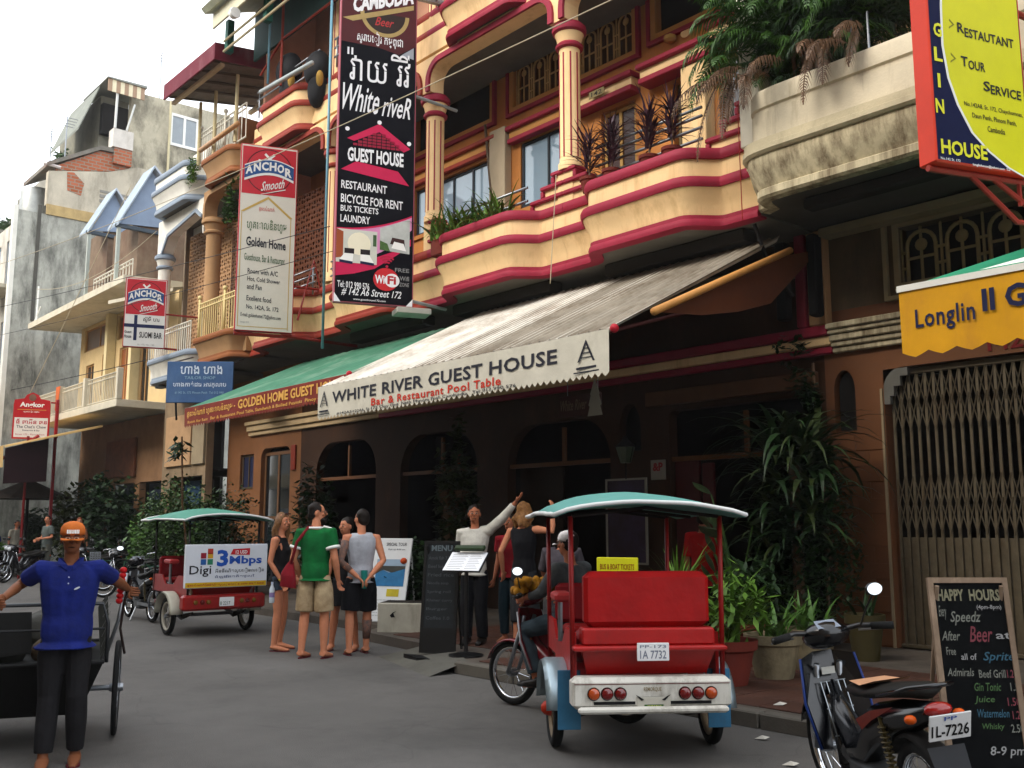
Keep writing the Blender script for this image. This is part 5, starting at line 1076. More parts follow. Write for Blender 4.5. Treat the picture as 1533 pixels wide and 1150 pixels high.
gm=person('bearded man with glasses in green T-shirt and khaki shorts, carrying a red bag',(-10.75,6.27,0),(-.55,.85),1.88,skinL,
 dict(m=gr,sleeve=.55,hem=.495,g=.013,flare=.008,name='t_shirt'),dict(m=kh,len=.92,w=1.1,name='shorts'),('short',hb_),
 pose=dict(lh=(.058,0,.51),rh=(-.058,0,.51),lk=(.072,-.012,.28),rk=(-.068,-.012,.28),re=(-.15,.02,.63),rw=(-.15,-.03,.50),le=(.145,.03,.63),lw=(.13,-.06,.50),la=(.075,.02,.045),ra=(-.07,-.01,.045)),turn=-1.15,shoes='flip')
g0,GJ,gq,gh=gm
part('beard',remesh(MB().ell(gq(0,-.028,-.045),(.036*gh,.03*gh,.025*gh),14,10),.01,1),hb_,g0)
gl_=MB()
for s in (-1,1): gl_.torus(tuple(gq(.019*s,-.052,.006)),.012*gh,.0018*gh,'x' if 1 else 'y',12,5)
part('glasses',gl_.tube([gq(-.045,0,.008),gq(-.034,-.045,.008)],.002,4).tube([gq(.045,0,.008),gq(.034,-.045,.008)],.002,4),M('#2a2a2a',.3,.1,5),g0)
ts=[c for c in g0.children if c.name.startswith('t_shirt')][0]
for s in 'lr':
    E_=GJ[s+'s']+(GJ[s+'e']-GJ[s+'s'])*.55; d=(GJ[s+'e']-GJ[s+'s']).normalized(); part('sleeve_trim',MB().tube([E_-d*.012,E_+d*.02],[.047*gh,.0465*gh],14),white,ts,smooth=True)
part('collar',MB().torus((0,.01*gh,.832*gh),.045*gh,.011*gh,'z',18,6,.8),white,ts,smooth=True)
part('shoulder_stripe',MB().tube([(-.05*gh,-.01,.842*gh),(-.105*gh,-.012,.828*gh),(-.125*gh,-.005,.80*gh)],.012*gh,6,sq=(1,.6)),white,ts,smooth=True)
bagm=cloth('#7a1420'); bag=thing('shoulder_bag','dark red cloth bag slung over the shoulder of the man in green','bag',(-10.75,6.27,0),g0.rotation_euler.z)
part('bag_body',remesh(MB().tube([(.135*gh,.06*gh,.62*gh),(.16*gh,.065*gh,.53*gh),(.165*gh,.06*gh,.45*gh)],[.02*gh,.055*gh,.06*gh],12,sq=(1,.55)),.012,2,.02,9),bagm,bag)
part('strap',MB().tube([(.14*gh,.07*gh,.60*gh),(.10*gh,.075*gh,.74*gh),(.03*gh,.055*gh,.835*gh),(-.03*gh,-.02*gh,.845*gh)],.011*gh,6,sq=(1,.5)),bagm,bag,smooth=True)
person('dark-haired woman in black sleeveless dress behind the man in green, seen between the two men',(-11.15,6.95,0),(.6,-.8),1.70,skinL,
 dict(m=blk,sleeve=0,hem=.45,g=.008,name='dress_top'),dict(m=blk,len=.75,skirt=True,name='skirt'),('bun',hb_),
 pose=dict(la=(.09,.02,.045),ra=(-.10,.0,.045),lk=(.075,-.02,.28),rk=(-.07,-.02,.28)),turn=-.4,sex='f',shoes='flip')
tk=person('cropped-haired man in grey tank top and black shorts, tattooed, hands behind his back',(-10.68,6.88,0),(-.85,.35),1.80,skinL,
 dict(m=cloth('#A9ABB2'),sleeve=0,hem=.49,g=.008,name='tank_top'),dict(m=blk,len=.9,w=1.15,name='shorts'),('short',hb_),
 pose=dict(lh=(.056,0,.51),rh=(-.056,0,.51),lk=(.068,-.012,.28),re=(-.15,.05,.64),rw=(-.05,.10,.54),le=(.15,.05,.64),lw=(.04,.10,.535),la=(.075,.03,.045),ra=(-.06,-.06,.045),rk=(-.06,-.04,.28)),turn=.45,shoes='flip')
tt=MB(); S_,E_=tk[1]['ls'],tk[1]['le']
part('tattoo_sleeve',MB().tube([S_+(E_-S_)*.15,S_+(E_-S_)*.5,E_,E_+(tk[1]['lw']-E_)*.6],[.031*1.8,.0285*1.8,.0245*1.8,.0215*1.8],12),M('#3d3f42',.7,.5,30,col2='#8f6450'),tk[0],smooth=True)
part('tattoo_calf',MB().tube([tk[1]['rk']+(tk[1]['ra']-tk[1]['rk'])*.2,tk[1]['rk']+(tk[1]['ra']-tk[1]['rk'])*.75],[.0365*1.8,.0255*1.8],12),M('#3d3f42',.7,.5,30,col2='#8f6450'),tk[0],smooth=True)
cup=thing('tumbler','teal drinking tumbler held behind his back by the tattooed man','tumbler',(-10.52,6.83,.82)); part('tumbler_body',MB().lathe([(.03,0),(.045,.22),(.04,.22),(.03,.02)],n=14),M('#1f7a72',.4,.1,5),cup,smooth='auto')
# waiter and the women by the menu stand
person('smiling waiter in white shirt pointing up with his raised left arm beside the menu stand',(-9.72,7.95,.12),(.55,-.83),1.74,skinT,
 dict(m=cloth('#C9C6BC'),sleeve=1.85,hem=.49,g=.012,flare=.006,name='shirt'),dict(m=blk,len=1.95,w=1.1),('short',hb_),
 pose=dict(ls=(.11,0,.81),le=(.22,-.03,.90),lw=(.32,-.05,1.01),re=(-.13,.03,.65),rw=(-.06,-.12,.6)),turn=.3,shoes='shoe',grip=.1)
person('woman with bushy blond hair in black top reaching up, seen from behind',(-8.9,8.05,.12),(-.25,.97),1.76,skinL,
 dict(m=blk,sleeve=0,hem=.46,g=.01,name='top'),dict(m=cloth('#2a2b2e'),len=1.4,w=1.3,name='trousers'),('big',M('#8a6238',.7,.35,30,col2='#5a3a20')),
 pose=dict(re=(-.22,-.02,.80),rw=(-.20,-.05,.93),rs=(-.11,0,.81),le=(.16,.05,.66),lw=(.19,-.02,.52)),sex='f',shoes='flip',grip=.3)
person('person in red top standing behind the black menu stand next to the waiter',(-9.6,8.45,.12),(.3,-.95),1.62,skinT,
 dict(m=cloth('#8A1420'),sleeve=.6,hem=.5,g=.01,name='t_shirt'),dict(m=cloth('#1d3038'),len=1.9),('long',hb_),sex='f',shoes='flip')
person('person in loose grey patterned clothes bending behind the red motorcycle, between blond woman and driver',(-8.0,7.75,.12),(-.6,.8),1.6,skinT,
 dict(m=cloth('#4a4448',col2='#2e2a30'),sleeve=1.0,hem=.48,g=.016,flare=.02,name='shirt'),dict(m=cloth('#55524f',col2='#2b2b30'),len=1.8,w=1.4),('short',hb_),
 pose=dict(ch=(0,-.10,.69),sh=(0,-.16,.74),nk=(0,-.2,.77),hd=(0,-.26,.81),ls=(.105,-.16,.74),rs=(-.105,-.16,.74),le=(.14,-.2,.6),lw=(.12,-.27,.5),re=(-.14,-.2,.6),rw=(-.12,-.27,.5),wa=(0,-.03,.6)),shoes='flip')
person('person in bright red loose shirt seen from behind, in the entrance beyond the red carriage',(-8.1,10.5,.12),(-.3,.95),1.68,skinT,
 dict(m=cloth('#B01818'),sleeve=1.0,hem=.42,g=.022,flare=.05,name='shirt'),dict(m=blk,len=1.9),('short',hb_),shoes='shoe')
# driver seated astride the red motorcycle
drv=person('driver in white cap and grey jacket seated on the red motorcycle, seen from behind',(-6.22,6.22,.0),(-.93,-.1),1.66,skinT,
 dict(m=cloth('#4c4f50',col2='#2f3233'),sleeve=1.7,hem=.44,g=.016,name='jacket'),dict(m=cloth('#3c4a52',col2='#28333a'),len=1.85,w=1.15,name='jeans'),('short',hb_,cloth('#E4DEDC'),-1),
 pose=dict(pe=(0,0,.48),wa=(0,0,.56),ch=(0,-.02,.66),sh=(0,-.025,.735),nk=(0,-.03,.785),hd=(0,-.045,.86),ls=(.105,-.02,.735),rs=(-.105,-.02,.735),le=(.15,-.1,.61),lw=(.15,-.22,.58),re=(-.15,-.1,.61),rw=(-.15,-.22,.58),
 lh=(.055,0,.475),lk=(.13,-.24,.41),la=(.12,-.16,.155),rh=(-.055,0,.475),rk=(-.11,-.24,.41),ra=(-.11,-.16,.155)),shoes='shoe')
# walkers far down the street
person('walker in grey shirt holding a paper, the left of two distant walkers',(-30.8,9.0,.1),(.2,-.98),1.78,skinL,dict(m=cloth('#5c6460'),sleeve=.7,hem=.48,g=.014,name='shirt'),dict(m=cloth('#5a5a50'),len=1.1,w=1.3,name='shorts'),('short',hb_),turn=.8,shoes='shoe',fine=.02,pose=dict(le=(.15,0,.64),lw=(.06,-.14,.62),re=(-.15,0,.64),rw=(-.04,-.15,.6)))
person('red-haired walker in black top, far down the street behind the cart puller',(-29.9,9.6,.1),(.95,-.3),1.72,skinL,dict(m=blk,sleeve=0,hem=.5,g=.008,name='top'),dict(m=cloth('#5c4238'),len=.9,w=1.2,name='shorts'),('short',M('#7a3a20',.7,.3,20)),sex='f',shoes='flip',fine=.02)
person('distant person in pale shirt standing below the tan awning at the far left',(-33.6,8.9,.1),(.9,.3),1.65,skinT,dict(m=cloth('#8f8a7c'),sleeve=.7,hem=.5,g=.014,name='shirt'),dict(m=blk,len=1.8),('short',hb_),shoes='shoe',fine=.025)
person('distant person in blue top sitting at the far corner cafe',(-36.6,9.0,.0),(.9,-.3),1.5,skinT,dict(m=cloth('#1c3a8a'),sleeve=.7,hem=.5,g=.014,name='shirt'),dict(m=blk,len=1.8),('short',hb_),shoes='shoe',fine=.025)

# ------------------------------------------------------------------ wheels and machines
def wheel(par,c,Rr,r,axis='y',spokes=16,tm=rubber,rm=None,name='wheel',rimw=.5):
    w=part(name,MB().torus(c,Rr,r,axis,36,8),tm,par,smooth=True)
    rm=rm or chrome; rr=Rr-r*.9
    part('rim',MB().torus(c,rr,r*rimw,axis,32,6,1.5),rm,w,smooth=True)
    hub=MB().lathe([(.001,-.05),(.03,-.05),(.035,-.02),(.035,.02),(.03,.05),(.001,.05)],c,12,axis); part('hub',hub,steel,w,smooth='auto')
    sp=MB()
    for k in range(spokes):
        a=2*PI*k/spokes; s=.03*(1 if k%2 else -1)
        if axis=='y': sp.tube([(c[0]+.02*math.cos(a),c[1]+s,c[2]+.02*math.sin(a)),(c[0]+rr*math.cos(a+.12),c[1],c[2]+rr*math.sin(a+.12))],.0022,3,False)
        else: sp.tube([(c[0]+s,c[1]+.02*math.cos(a),c[2]+.02*math.sin(a)),(c[0],c[1]+rr*math.cos(a+.12),c[2]+rr*math.sin(a+.12))],.0022,3,False)
    part('spokes',sp,rm,w); return w
def arc(c,r,a0,a1,n=10,y=0): return [(c[0]+r*math.cos(R(a0+(a1-a0)*i/n)),y,c[1]+r*math.sin(R(a0+(a1-a0)*i/n))) for i in range(n+1)]
def ribbon(mb,pts,w,th=.006,ax=(0,1,0)):
    """curved strip (fender) of width w along y"""
    rg=[]
    for i,p in enumerate(pts):
        p=Vector(p); a=Vector(pts[max(0,i-1)]);b=Vector(pts[min(len(pts)-1,i+1)]); d=(b-a).normalized(); n_=Vector(ax).cross(d)
        rg.append([p+Vector((0,-w/2,0))-n_*.02,p+Vector((0,-w*.3,0)),p+Vector((0,w*.3,0)),p+Vector((0,w/2,0))-n_*.02,p+Vector((0,w*.3,0))-n_*th,p+Vector((0,-w*.3,0))-n_*th])
    return mb.rings(rg)
def moto(name,label,loc,hd,body,accent,cub=True,plate=None,group=None,towel=False,seatm=None,decal=None,lean=0):
    """underbone motorcycle: x forward, rear wheel at -.62, front wheel at .62"""
    t=thing(name,label,'motorcycle',loc,math.atan2(hd[1],hd[0]),group); t.rotation_euler.x=lean
    wheel(t,(-.6,0,.285),.25,.035); wheel(t,(.62,0,.285),.25,.032)
    fd=MB(); ribbon(fd,[(.62+.30*math.cos(R(a)),0,.285+.30*math.sin(R(a))) for a in range(20,191,14)],.11); part('front_fender',fd,body,t,smooth=True)
    fd=MB(); ribbon(fd,[(-.6+.31*math.cos(R(a)),0,.30+.31*math.sin(R(a))) for a in range(30,201,14)],.13); part('rear_fender',fd,darkm if plate else body,t,smooth=True)
    fk=MB()
    for s in (-.07,.07): fk.tube([(.62,s,.285),(.42,s,.8)],.018,8)
    part('fork',fk,steel,t,smooth=True)
    bd=MB(); bd.rings([[(x,w*math.cos(a),z+hh*math.sin(a)) for a in [2*PI*k/12 for k in range(12)]] for x,z,w,hh in ((.40,.66,.03,.05),(.30,.5,.07,.08),(.12,.38,.09,.08),(-.05,.42,.10,.09),(-.2,.56,.11,.12),(-.5,.66,.10,.09),(-.8,.74,.06,.05),(-.86,.76,.02,.02))])
    part('body_shell',bd,body,t,smooth=True)
    st=MB()
    for s in (-1,1): st.add([(.50,s*.06,.86),(.42,s*.16,.84),(.36,s*.19,.6),(.26,s*.17,.36),(.30,s*.1,.34),(.42,s*.05,.62)],[(0,1,2,5),(5,2,3,4)])
    st.add([(.50,-.06,.86),(.50,.06,.86),(.42,.05,.62),(.42,-.05,.62)],[(0,1,2,3)])
    sp_=part('leg_shield',st,body,t); sp_.modifiers.new('s','SOLIDIFY').thickness=.012
    part('shield_edge',MB().tube([(.42,-.165,.84),(.36,-.195,.6),(.26,-.175,.36)],.008,6).tube([(.42,.165,.84),(.36,.195,.6),(.26,.175,.36)],.008,6),accent,t,smooth=True)
    se=MB(); se.rings([[(x,w*math.cos(a),z+(.045 if math.sin(a)>0 else .03)*math.sin(a)) for a in [2*PI*k/12 for k in range(12)]] for x,z,w in ((.02,.70,.05),(-.08,.74,.12),(-.3,.75,.13),(-.45,.78,.13),(-.7,.82,.11),(-.76,.82,.05))])
    part('seat',se,M('#15130f',.6,.2,8),t,smooth=True)
    if seatm: part('seat_pad',MB().add([(-.1,-.1,.79),(-.1,.1,.79),(-.3,.13,.80),(-.42,.10,.835),(-.42,-.10,.835),(-.3,-.13,.80)],[(0,1,2,5),(5,2,3,4)]),seatm,t)
    hb=MB(); hb.tube([(.25,-.36,.99),(.36,-.2,1.0),(.40,0,.97),(.36,.2,1.0),(.25,.36,.99)],.016,8); part('handlebar',hb,blackp,t,smooth=True)
    for s in (-1,1): part('grip',MB().tube([(.25,s*.36,.99),(.31,s*.25,.995)],.022,8),rubber,t,smooth=True); part('brake_lever',MB().tube([(.3,s*.36,.97),(.38,s*.2,.97)],.006,5),steel,t)
    hh=MB(); hh.rings([[(x,w*math.cos(a),z+h_*math.sin(a)) for a in [2*PI*k/12 for k in range(12)]] for x,z,w,h_ in ((.30,.98,.05,.04),(.36,.97,.14,.075),(.46,.95,.12,.08),(.52,.93,.07,.06))]); hs=part('handlebar_cover',hh,body,t,smooth=True)
    part('headlight',MB().ell((.515,0,.93),(.03,.07,.055),12,8),M('#c9ced2',.1,.05,5,spec=.8),t,smooth=True)
    part('speedometer',MB().add([(.305,-.07,1.015),(.305,.07,1.015),(.39,.06,1.05),(.39,-.06,1.05)],[(0,1,2,3)]),M('#8a93a0',.15,.2,20,spec=.8),hs)
    for s in ((-1,) if plate else (-1,1)):
        part('mirror_stem',MB().tube([(.34,s*.2,1.0),(.33,s*.25,1.1),(.31,s*.29,1.17)],.006,6),blackp,t)
        mm=part('mirror',MB().ell((0,0,0),(.014,.06,.04),14,8),blackp,t,smooth=True,loc=(.31,s*.3,1.2),rot=(0,.1,s*-.25)); part('mirror_glass',MB().lathe([(.001,0),(1,0),(1,.001)],n=20,axis='x'),M('#dfe3e6',.03,.02,5,metal=1),mm,loc=(-.0145,0,0)).scale=(1,.052,.034)
    en=MB(); en.cbox((.0,0,.27),(.3,.16,.16),.03).lathe([(.06,-.08),(.06,-.02)],(.05,0,.3),12,'y'); en.tube([(.14,0,.3),(.28,0,.34)],.06,10); part('engine',en,M('#5a5c5e',.4,.2,12,metal=.7),t,smooth='auto')
    part('exhaust',MB().tube([(.2,-.09,.28),(0,-.12,.18),(-.3,-.13,.2),(-.35,-.14,.22),(-.85,-.15,.33),(-.88,-.15,.33)],[.016,.018,.02,.04,.045,.02],10),chrome,t,smooth=True)
    part('swing_arm',MB().box(-.62,-.05,-.085,-.065,.26,.31).box(-.62,-.05,.065,.085,.26,.31),steel,t)
    for s in (-1,1):
        sb=MB().tube([(-.5,s*.1,.35),(-.42,s*.1,.66)],.012,6)
        for k in range(9): sb.torus((-.5+.08*(.25+k*.075),s*.1,.35+.31*(.25+k*.075)),.022,.005,'z',10,4)
        part('shock_absorber',sb,M('#4a4020',.4,.2,8),t)
    for s in (-1,1): part('foot_peg',MB().tube([(.02,s*.08,.2),(.02,s*.24,.21)],.014,6),rubber,t)
    part('stand',MB().tube([(0,.08,.22),(-.1,.2,.01)],.012,6),steel,t)
    part('tail_lamp',MB().ell((-.845,0,.76),(.035,.07,.035),12,8),M('#8f0f0a',.2,.1,5,spec=.7),t,smooth=True)
    for s in (-1,1): part('indicator',MB().ell((-.8,s*.12,.72),(.03,.03,.022),8,6),M('#c9520f',.2,.1,5),t,smooth=True)
    part('grab_rail',MB().tube([(-.5,-.13,.78),(-.8,-.11,.86),(-.86,0,.87),(-.8,.11,.86),(-.5,.13,.78)],.012,6),body,t,smooth=True)
    if plate:
        p_=MB().bbox(-.004,.004,-.1,.1,-.065,.065,.003); pm=part('number_plate',p_,M('#DADADA',.4,.05,5),t,loc=(-.93,0,.70),rot=(0,R(-20),0))
        o=text(plate[0],-.09,-.045,.18,.06,black,pm,y=0,bold=.02); o.rotation_euler=(0,0,-PI/2); o.location=(-.006,0,0)
        o=text(plate[1],-.03,.035,.06,.02,M('#3050a0',.5,.1,5),pm,y=0); o.rotation_euler=(0,0,-PI/2); o.location=(-.006,0,0)
        part('mud_flap',MB().add([(-.86,-.09,.6),(-.86,.09,.6),(-.99,.07,.26),(-.99,-.07,.26)],[(0,1,2,3)]),M('#2a2b2e',.6,.1,5),t)
    if decal:
        for s in (-1,1): part('side_decal',MB().add([(-.15,s*.118,.6),(-.35,s*.118,.68),(-.6,s*.105,.74),(-.35,s*.12,.63),(-.22,s*.12,.56)],[(0,1,2,3,4)]),decal,t)
    return t
sc_=moto('scooter','black and blue motor scooter with tan seat pad, parked nearest the camera',(-2.84,5.17,0),(-.80,.6),M('#07080c',.2,.15,5,spec=.6),M('#1c3370',.3,.1,5),plate=('1L-7226','PP'),seatm=M('#B98A68',.8,.15,8),lean=-.12,decal=M('#6a2418',.4,.3,9))
rk=MB()
for y in (-.07,-.035,0,.035,.07): rk.tube([(.40,y,.7),(.27,y,.42)],.0035,5)
for k in (0,.5,1): rk.tube([(.40-.13*k,-.08,.7-.28*k),(.40-.13*k,.08,.7-.28*k)],.0035,5)
part('carrier_rack',rk,M('#9aa0a4',.3,.1,5,metal=.8),sc_); part('sticker',MB().box(.405,.412,-.03,.05,.74,.78),M('#b9b9b2',.5,.1,5),sc_)
rm_=moto('towing_motorcycle','dark red motorcycle hitched to the near red carriage, with its driver',(-6.2,6.1,0),(-.985,-.12),M('#6a0c16',.25,.15,5,spec=.6),M('#a8a8ac',.3,.1,5))
tw=MB(); rd_=random.Random(5)
for k in range(26): a=rd_.uniform(0,2*PI); tw.ell((.36+.1*math.cos(a)*rd_.random(),.02+.2*rd_.uniform(-1,1),1.06+rd_.uniform(-.04,.05)),(.045,.05,.04),8,6)
cl_=part('cloth_bundle',remesh(tw,.014,2,.03,25),cloth('#9A6A14',col2='#6a4408')); cl_.location=rm_.location; cl_.rotation_euler=rm_.rotation_euler; tag(cl_,'mustard yellow cloth bundle tied over the handlebar of the red motorcycle','cloth')
m2=moto('towing_motorcycle','black motorcycle hitched to the far green-roofed carriage',(-17.0,6.55,0),(-.99,.05),M('#101014',.25,.15,5,spec=.6),M('#8a8a8c',.3,.1,5))
spots=[(-22.3,8.4,(-.5,-.85),'dark motorcycle with chrome parked beside the far carriage, nearest of the row'),(-24.6,9.2,(-.4,-.9),'second dark motorcycle of the row beyond the far carriage'),(-27.4,9.2,(.3,-.95),'parked dark motorcycle just right of the two walkers, in the far row'),(-31.6,8.5,(.5,-.85),'parked motorcycle with shining headlamp left of the grey-shirted walker'),(-33.2,8.1,(.5,-.85),'parked motorcycle at the left edge of the photo, front turned to the road'),(-35.2,8.4,(.5,-.85),'farthest parked motorcycle at the left edge beyond the others'),(-30.4,8.3,(.45,-.9),'parked motorcycle between the walkers and the headlamp motorcycle'),(-26.2,8.9,(.2,-.97),'parked motorcycle nearest to the third bicycle in the far row'),(-34.2,7.6,(.5,-.85),'parked motorcycle foremost at the left edge, partly behind the cart load')]
mp=moto('parked_motorcycle',spots[0][3],(spots[0][0],spots[0][1],0),spots[0][2],M('#15151a',.25,.15,5,spec=.6),chrome,group='motorcycles parked along the far side of the road')
for x,y,h_,l_ in spots[1:]: dup(mp,(x,y,0),math.atan2(h_[1],h_[0]),l_,'motorcycles parked along the far side of the road')
def bicycle(name,label,loc,hd,col,group):
    t=thing(name,label,'bicycle',loc,math.atan2(hd[1],hd[0]),group)
    wheel(t,(-.5,0,.33),.31,.018,spokes=18,rm=M('#b9c0b8',.3,.1,5)); wheel(t,(.52,0,.33),.31,.018,spokes=18,rm=M('#b9c0b8',.3,.1,5))
    part('frame',MB().tube([(-.5,0,.33),(-.05,0,.28),(.38,0,.75),(.52,0,.33)],.015,6).tube([(-.05,0,.28),(-.2,0,.78)],.015,6).tube([(-.5,0,.33),(-.17,0,.68),(.36,0,.7)],.013,6),col,t,smooth=True)
    part('handlebar',MB().tube([(.2,-.26,1.0),(.36,-.1,.97),(.38,0,.9),(.36,.1,.97),(.2,.26,1.0)],.012,6),chrome,t,smooth=True)
    part('seat',MB().ell((-.22,0,.84),(.12,.07,.035),12,6),darkm,t,smooth=True); part('basket',MB().plate(rect(.42,.68,.72,.92),[rect(.44+.06*i,.48+.06*i,.74+.045*j,.765+.045*j) for i in range(4) for j in range(4)],-.14,.14),steel,t)
    fd=MB(); ribbon(fd,[(-.5+.35*math.cos(R(a)),0,.33+.35*math.sin(R(a))) for a in range(30,191,16)],.05); part('rear_fender',fd,chrome,t,smooth=True); part('pedal',MB().tube([(-.05,-.15,.2),(-.05,-.08,.22),(-.05,.08,.34),(-.05,.15,.36)],.01,5),steel,t)
    return t
b1=bicycle('parked_bicycle','pale-rimmed bicycle parked beside the far carriage, nearest of the bicycles',(-21.6,8.8,0),(-.4,-.92),M('#2d5a44',.4,.1,5),'bicycles parked by the plants')
for x,y,h_,l_ in ((-25.8,9.3,(-.3,-.95),'bicycle between the parked motorcycles, second from the far carriage'),(-27.6,9.5,(-.35,-.93),'third bicycle from the far carriage, in front of the green bushes')): dup(b1,(x,y,0),math.atan2(h_[1],h_[0]),l_,'bicycles parked by the plants')

# ------------------------------------------------------------------ two-wheeled passenger carriages
def carriage(label,loc,hd,near):
    t=thing('carriage',label,'carriage',loc,math.atan2(hd[1],hd[0]),None)
    red=M('#A50F0C' if near else '#8f1512',.4,.2,2.5,.35,14,spec=.4,stain='#4a0e0c',st_amt=.45,st_scale=4,st_stretch=.5); rdk=M('#6a0a0e',.4,.15,4); Wd=.58 if near else .6
    Rw=.275
    for s in (-1,1):
        w=wheel(t,(0,s*Wd,Rw),Rw-.04,.04,spokes=18,rm=M('#7a6a55',.6,.3,8,metal=.3) if near else M('#a8a294',.5,.2,8))
        if near: part('hub_cap',MB().lathe([(.001,.0),(.06,.0),(.045,.05),(.02,.07),(.001,.07)],(0,s*(Wd+.03) if s>0 else s*(Wd+.1),Rw),10,'y'),M('#B03018',.5,.2,8),w,smooth='auto')
        fd=MB(); ribbon(fd,[(0+.36*math.cos(R(a)),s*Wd,Rw+.0+.36*math.sin(R(a))) for a in range(5,176,12)],.2,.01); part('wheel_arch',fd,M('#9fb0b8',.3,.1,5,metal=.5) if near else M('#b3b0a0',.4,.1,5),t,smooth=True)
    part('axle',MB().tube([(0,-Wd,Rw),(0,Wd,Rw)],.025,8),steel,t); sp=MB()
    for s in (-.4,.4):
        for k in range(4): sp.tube([(-.45+.06*k,s,.34-.02*k),(0,s,.28-.02*k),(.45-.06*k,s,.34-.02*k)],.014,5)
    part('leaf_spring',sp,M('#2a211c',.7,.2,8),t)
    # tub
    part('floor_pan',MB().bbox(-.5,1.0,-.48,.48,.40,.46,.01),rdk,t)
    for s in (-1,1):
        part('side_panel',MB().plate([(-.5,.46),(.35,.46),(.5,.6),(1.0,.6),(1.0,.85),(.6,.85),(.45,.72),(.1,.72),(-.1,.86),(-.5,.86)],(),s*.5-.012,s*.5+.012),red,t)
    # rear
    rb=MB().add([(-.5,-.42,.585),(-.5,.42,.585),(-.60,.46,.75),(-.60,-.46,.75),(-.46,-.42,.585),(-.46,.42,.585),(-.5,.46,.75),(-.5,-.46,.75)],[(0,1,2,3),(4,7,6,5),(0,3,7,4),(1,5,6,2),(3,2,6,7),(0,4,5,1)]); part('rear_panel',rb,red,t)
    part('rear_ledge',MB().bbox(-.66,-.5,-.53,.53,.751,.785,.01),red,t); part('rear_step',MB().bbox(-.60,-.44,-.46,.46,.786,.90,.012),red,t)
    part('seat_back',MB().bbox(-.56,-.44,-.44,.44,.901,1.28,.04),M('#A01010',.45,.22,3,.5,12,stain='#6a0a0a',st_amt=.4,st_scale=3),t); part('seat_cushion',MB().bbox(-.43,0,-.45,.45,.72,.84,.04),M('#7a0c10',.5,.15,5),t)
    part('front_seat_back',MB().bbox(.86,.94,-.46,.46,.8,1.12,.03),M('#7a0c14',.5,.15,5),t); part('front_seat',MB().bbox(.55,.85,-.42,.42,.72,.8,.03),M('#8a1414',.5,.15,5),t)
    part('arm_rest',MB().bbox(.12,.42,.42,.56,1.02,1.09,.02),M('#A33030',.5,.2,6),t); part('arm_rest_post',MB().tube([(.27,.5,.72),(.27,.5,1.02)],.02,6),steel,t)
    # posts
    pc=M('#7a1210',.4,.15,5) if near else M('#161414',.5,.1,5)
    for x,y in ((-.55,.52),(-.55,-.52),(.95,.5),(.95,-.5)): part('canopy_post',MB().tube([(x,y,.46),(x,y*1.02,1.66)],.018,8),pc,t,smooth=True)
    # canopy: quilt-like domed cover with white edging
    g=MB(); nx,ny=20,14; zb=1.68; L0,L1,hw=-.72,1.22,.67
    def cz(u,v,x,y): return zb+.16*(1-(2*v-1)**2)**.7*(.55+.45*math.sin(PI*min(1,max(0,u))))*1.0+.012*noise.noise(Vector((x*3,y*3,0)))-.03*math.cos(2*PI*u)*.3
    for i in range(nx+1):
        for j in range(ny+1):
            u,v=i/nx,j/ny; x=L0+(L1-L0)*u; y=-hw+2*hw*v; g.v.append((x,y,cz(u,v,x,y)))
    for i in range(nx):
        for j in range(ny): k=i*(ny+1)+j; g.f.append((k,k+1,k+ny+2,k+ny+1))
    cn_=part('canopy',g,M('#5E9A92' if near else '#4f8f7c',.7,.12,3,.3,40,stain='#86b0aa',st_amt=.25),t,smooth=True); cn_.modifiers.new('s','SOLIDIFY').thickness=.02
    edge=[g.v[j] for j in range(ny+1)]+[g.v[i*(ny+1)+ny] for i in range(1,nx+1)]+[g.v[nx*(ny+1)+j] for j in range(ny-1,-1,-1)]+[g.v[i*(ny+1)] for i in range(nx-1,-1,-1)]
    part('canopy_edging',MB().tube(edge,.016,6),M('#D9DAD8',.6,.05,5),cn_,smooth=True)
    cf=MB()
    for x in (-.55,.2,.95): cf.tube([(x,-.52,1.66),(x,0,1.72),(x,.52,1.66)],.014,6)
    part('canopy_frame',cf,M('#1a1614',.6,.1,5),t)
    part('hitch_bar',MB().tube([(1.0,0,.42),(1.25,0,.5),(1.45,0,.66)],.03,8),steel,t,smooth=True)
    if near:
        wp_=M('#D5D2C8',.45,.08,5,stain='#6d6455',st_amt=.55,st_scale=6)
        bm=part('bumper',MB().bbox(-.68,-.52,-.545,.545,.375,.583,.03),wp_,t); part('bumper_lip',MB().bbox(-.73,-.681,-.51,.51,.355,.40,.015),wp_,bm)
        part('bumper_line',MB().box(-.682,-.6805,-.53,.53,.54,.545),M('#5a1a14',.5,.1,5),bm)
        og=M('#B2440E',.15,.1,5,spec=.8); rg=M('#6a0a0c',.15,.1,5,spec=.8)
        for s in (-1,1):
            for k,(y,m_) in enumerate(((.40,og),(.31,rg),(.22,rg))):
                l_=part('tail_lamp',MB().lathe([(.001,-.03),(.025,-.028),(.036,-.018),(.038,0)],(-.681,s*y,.48),18,'x'),m_,bm,smooth='auto'); part('lamp_ring',MB().torus((-.683,s*y,.48),.04,.004,'x',20,5),darkm,l_)
            part('bumper_slot',MB().box(-.684,-.6815,min(s*.12,s*.40),max(s*.12,s*.40),.41,.43),black,bm)
            fl=part('mud_flap',MB().bbox(-.42,-.41,s*.53-.08,s*.53+.08,.2,.6,.003),M('#376f92',.6,.25,5,stain='#4a4438',st_amt=.3,st_scale=5),t)
        part('badge_plate',MB().bbox(-.69,-.6815,-.12,.11,.37,.46,.004),M('#bdb9ac',.5,.1,5),bm)
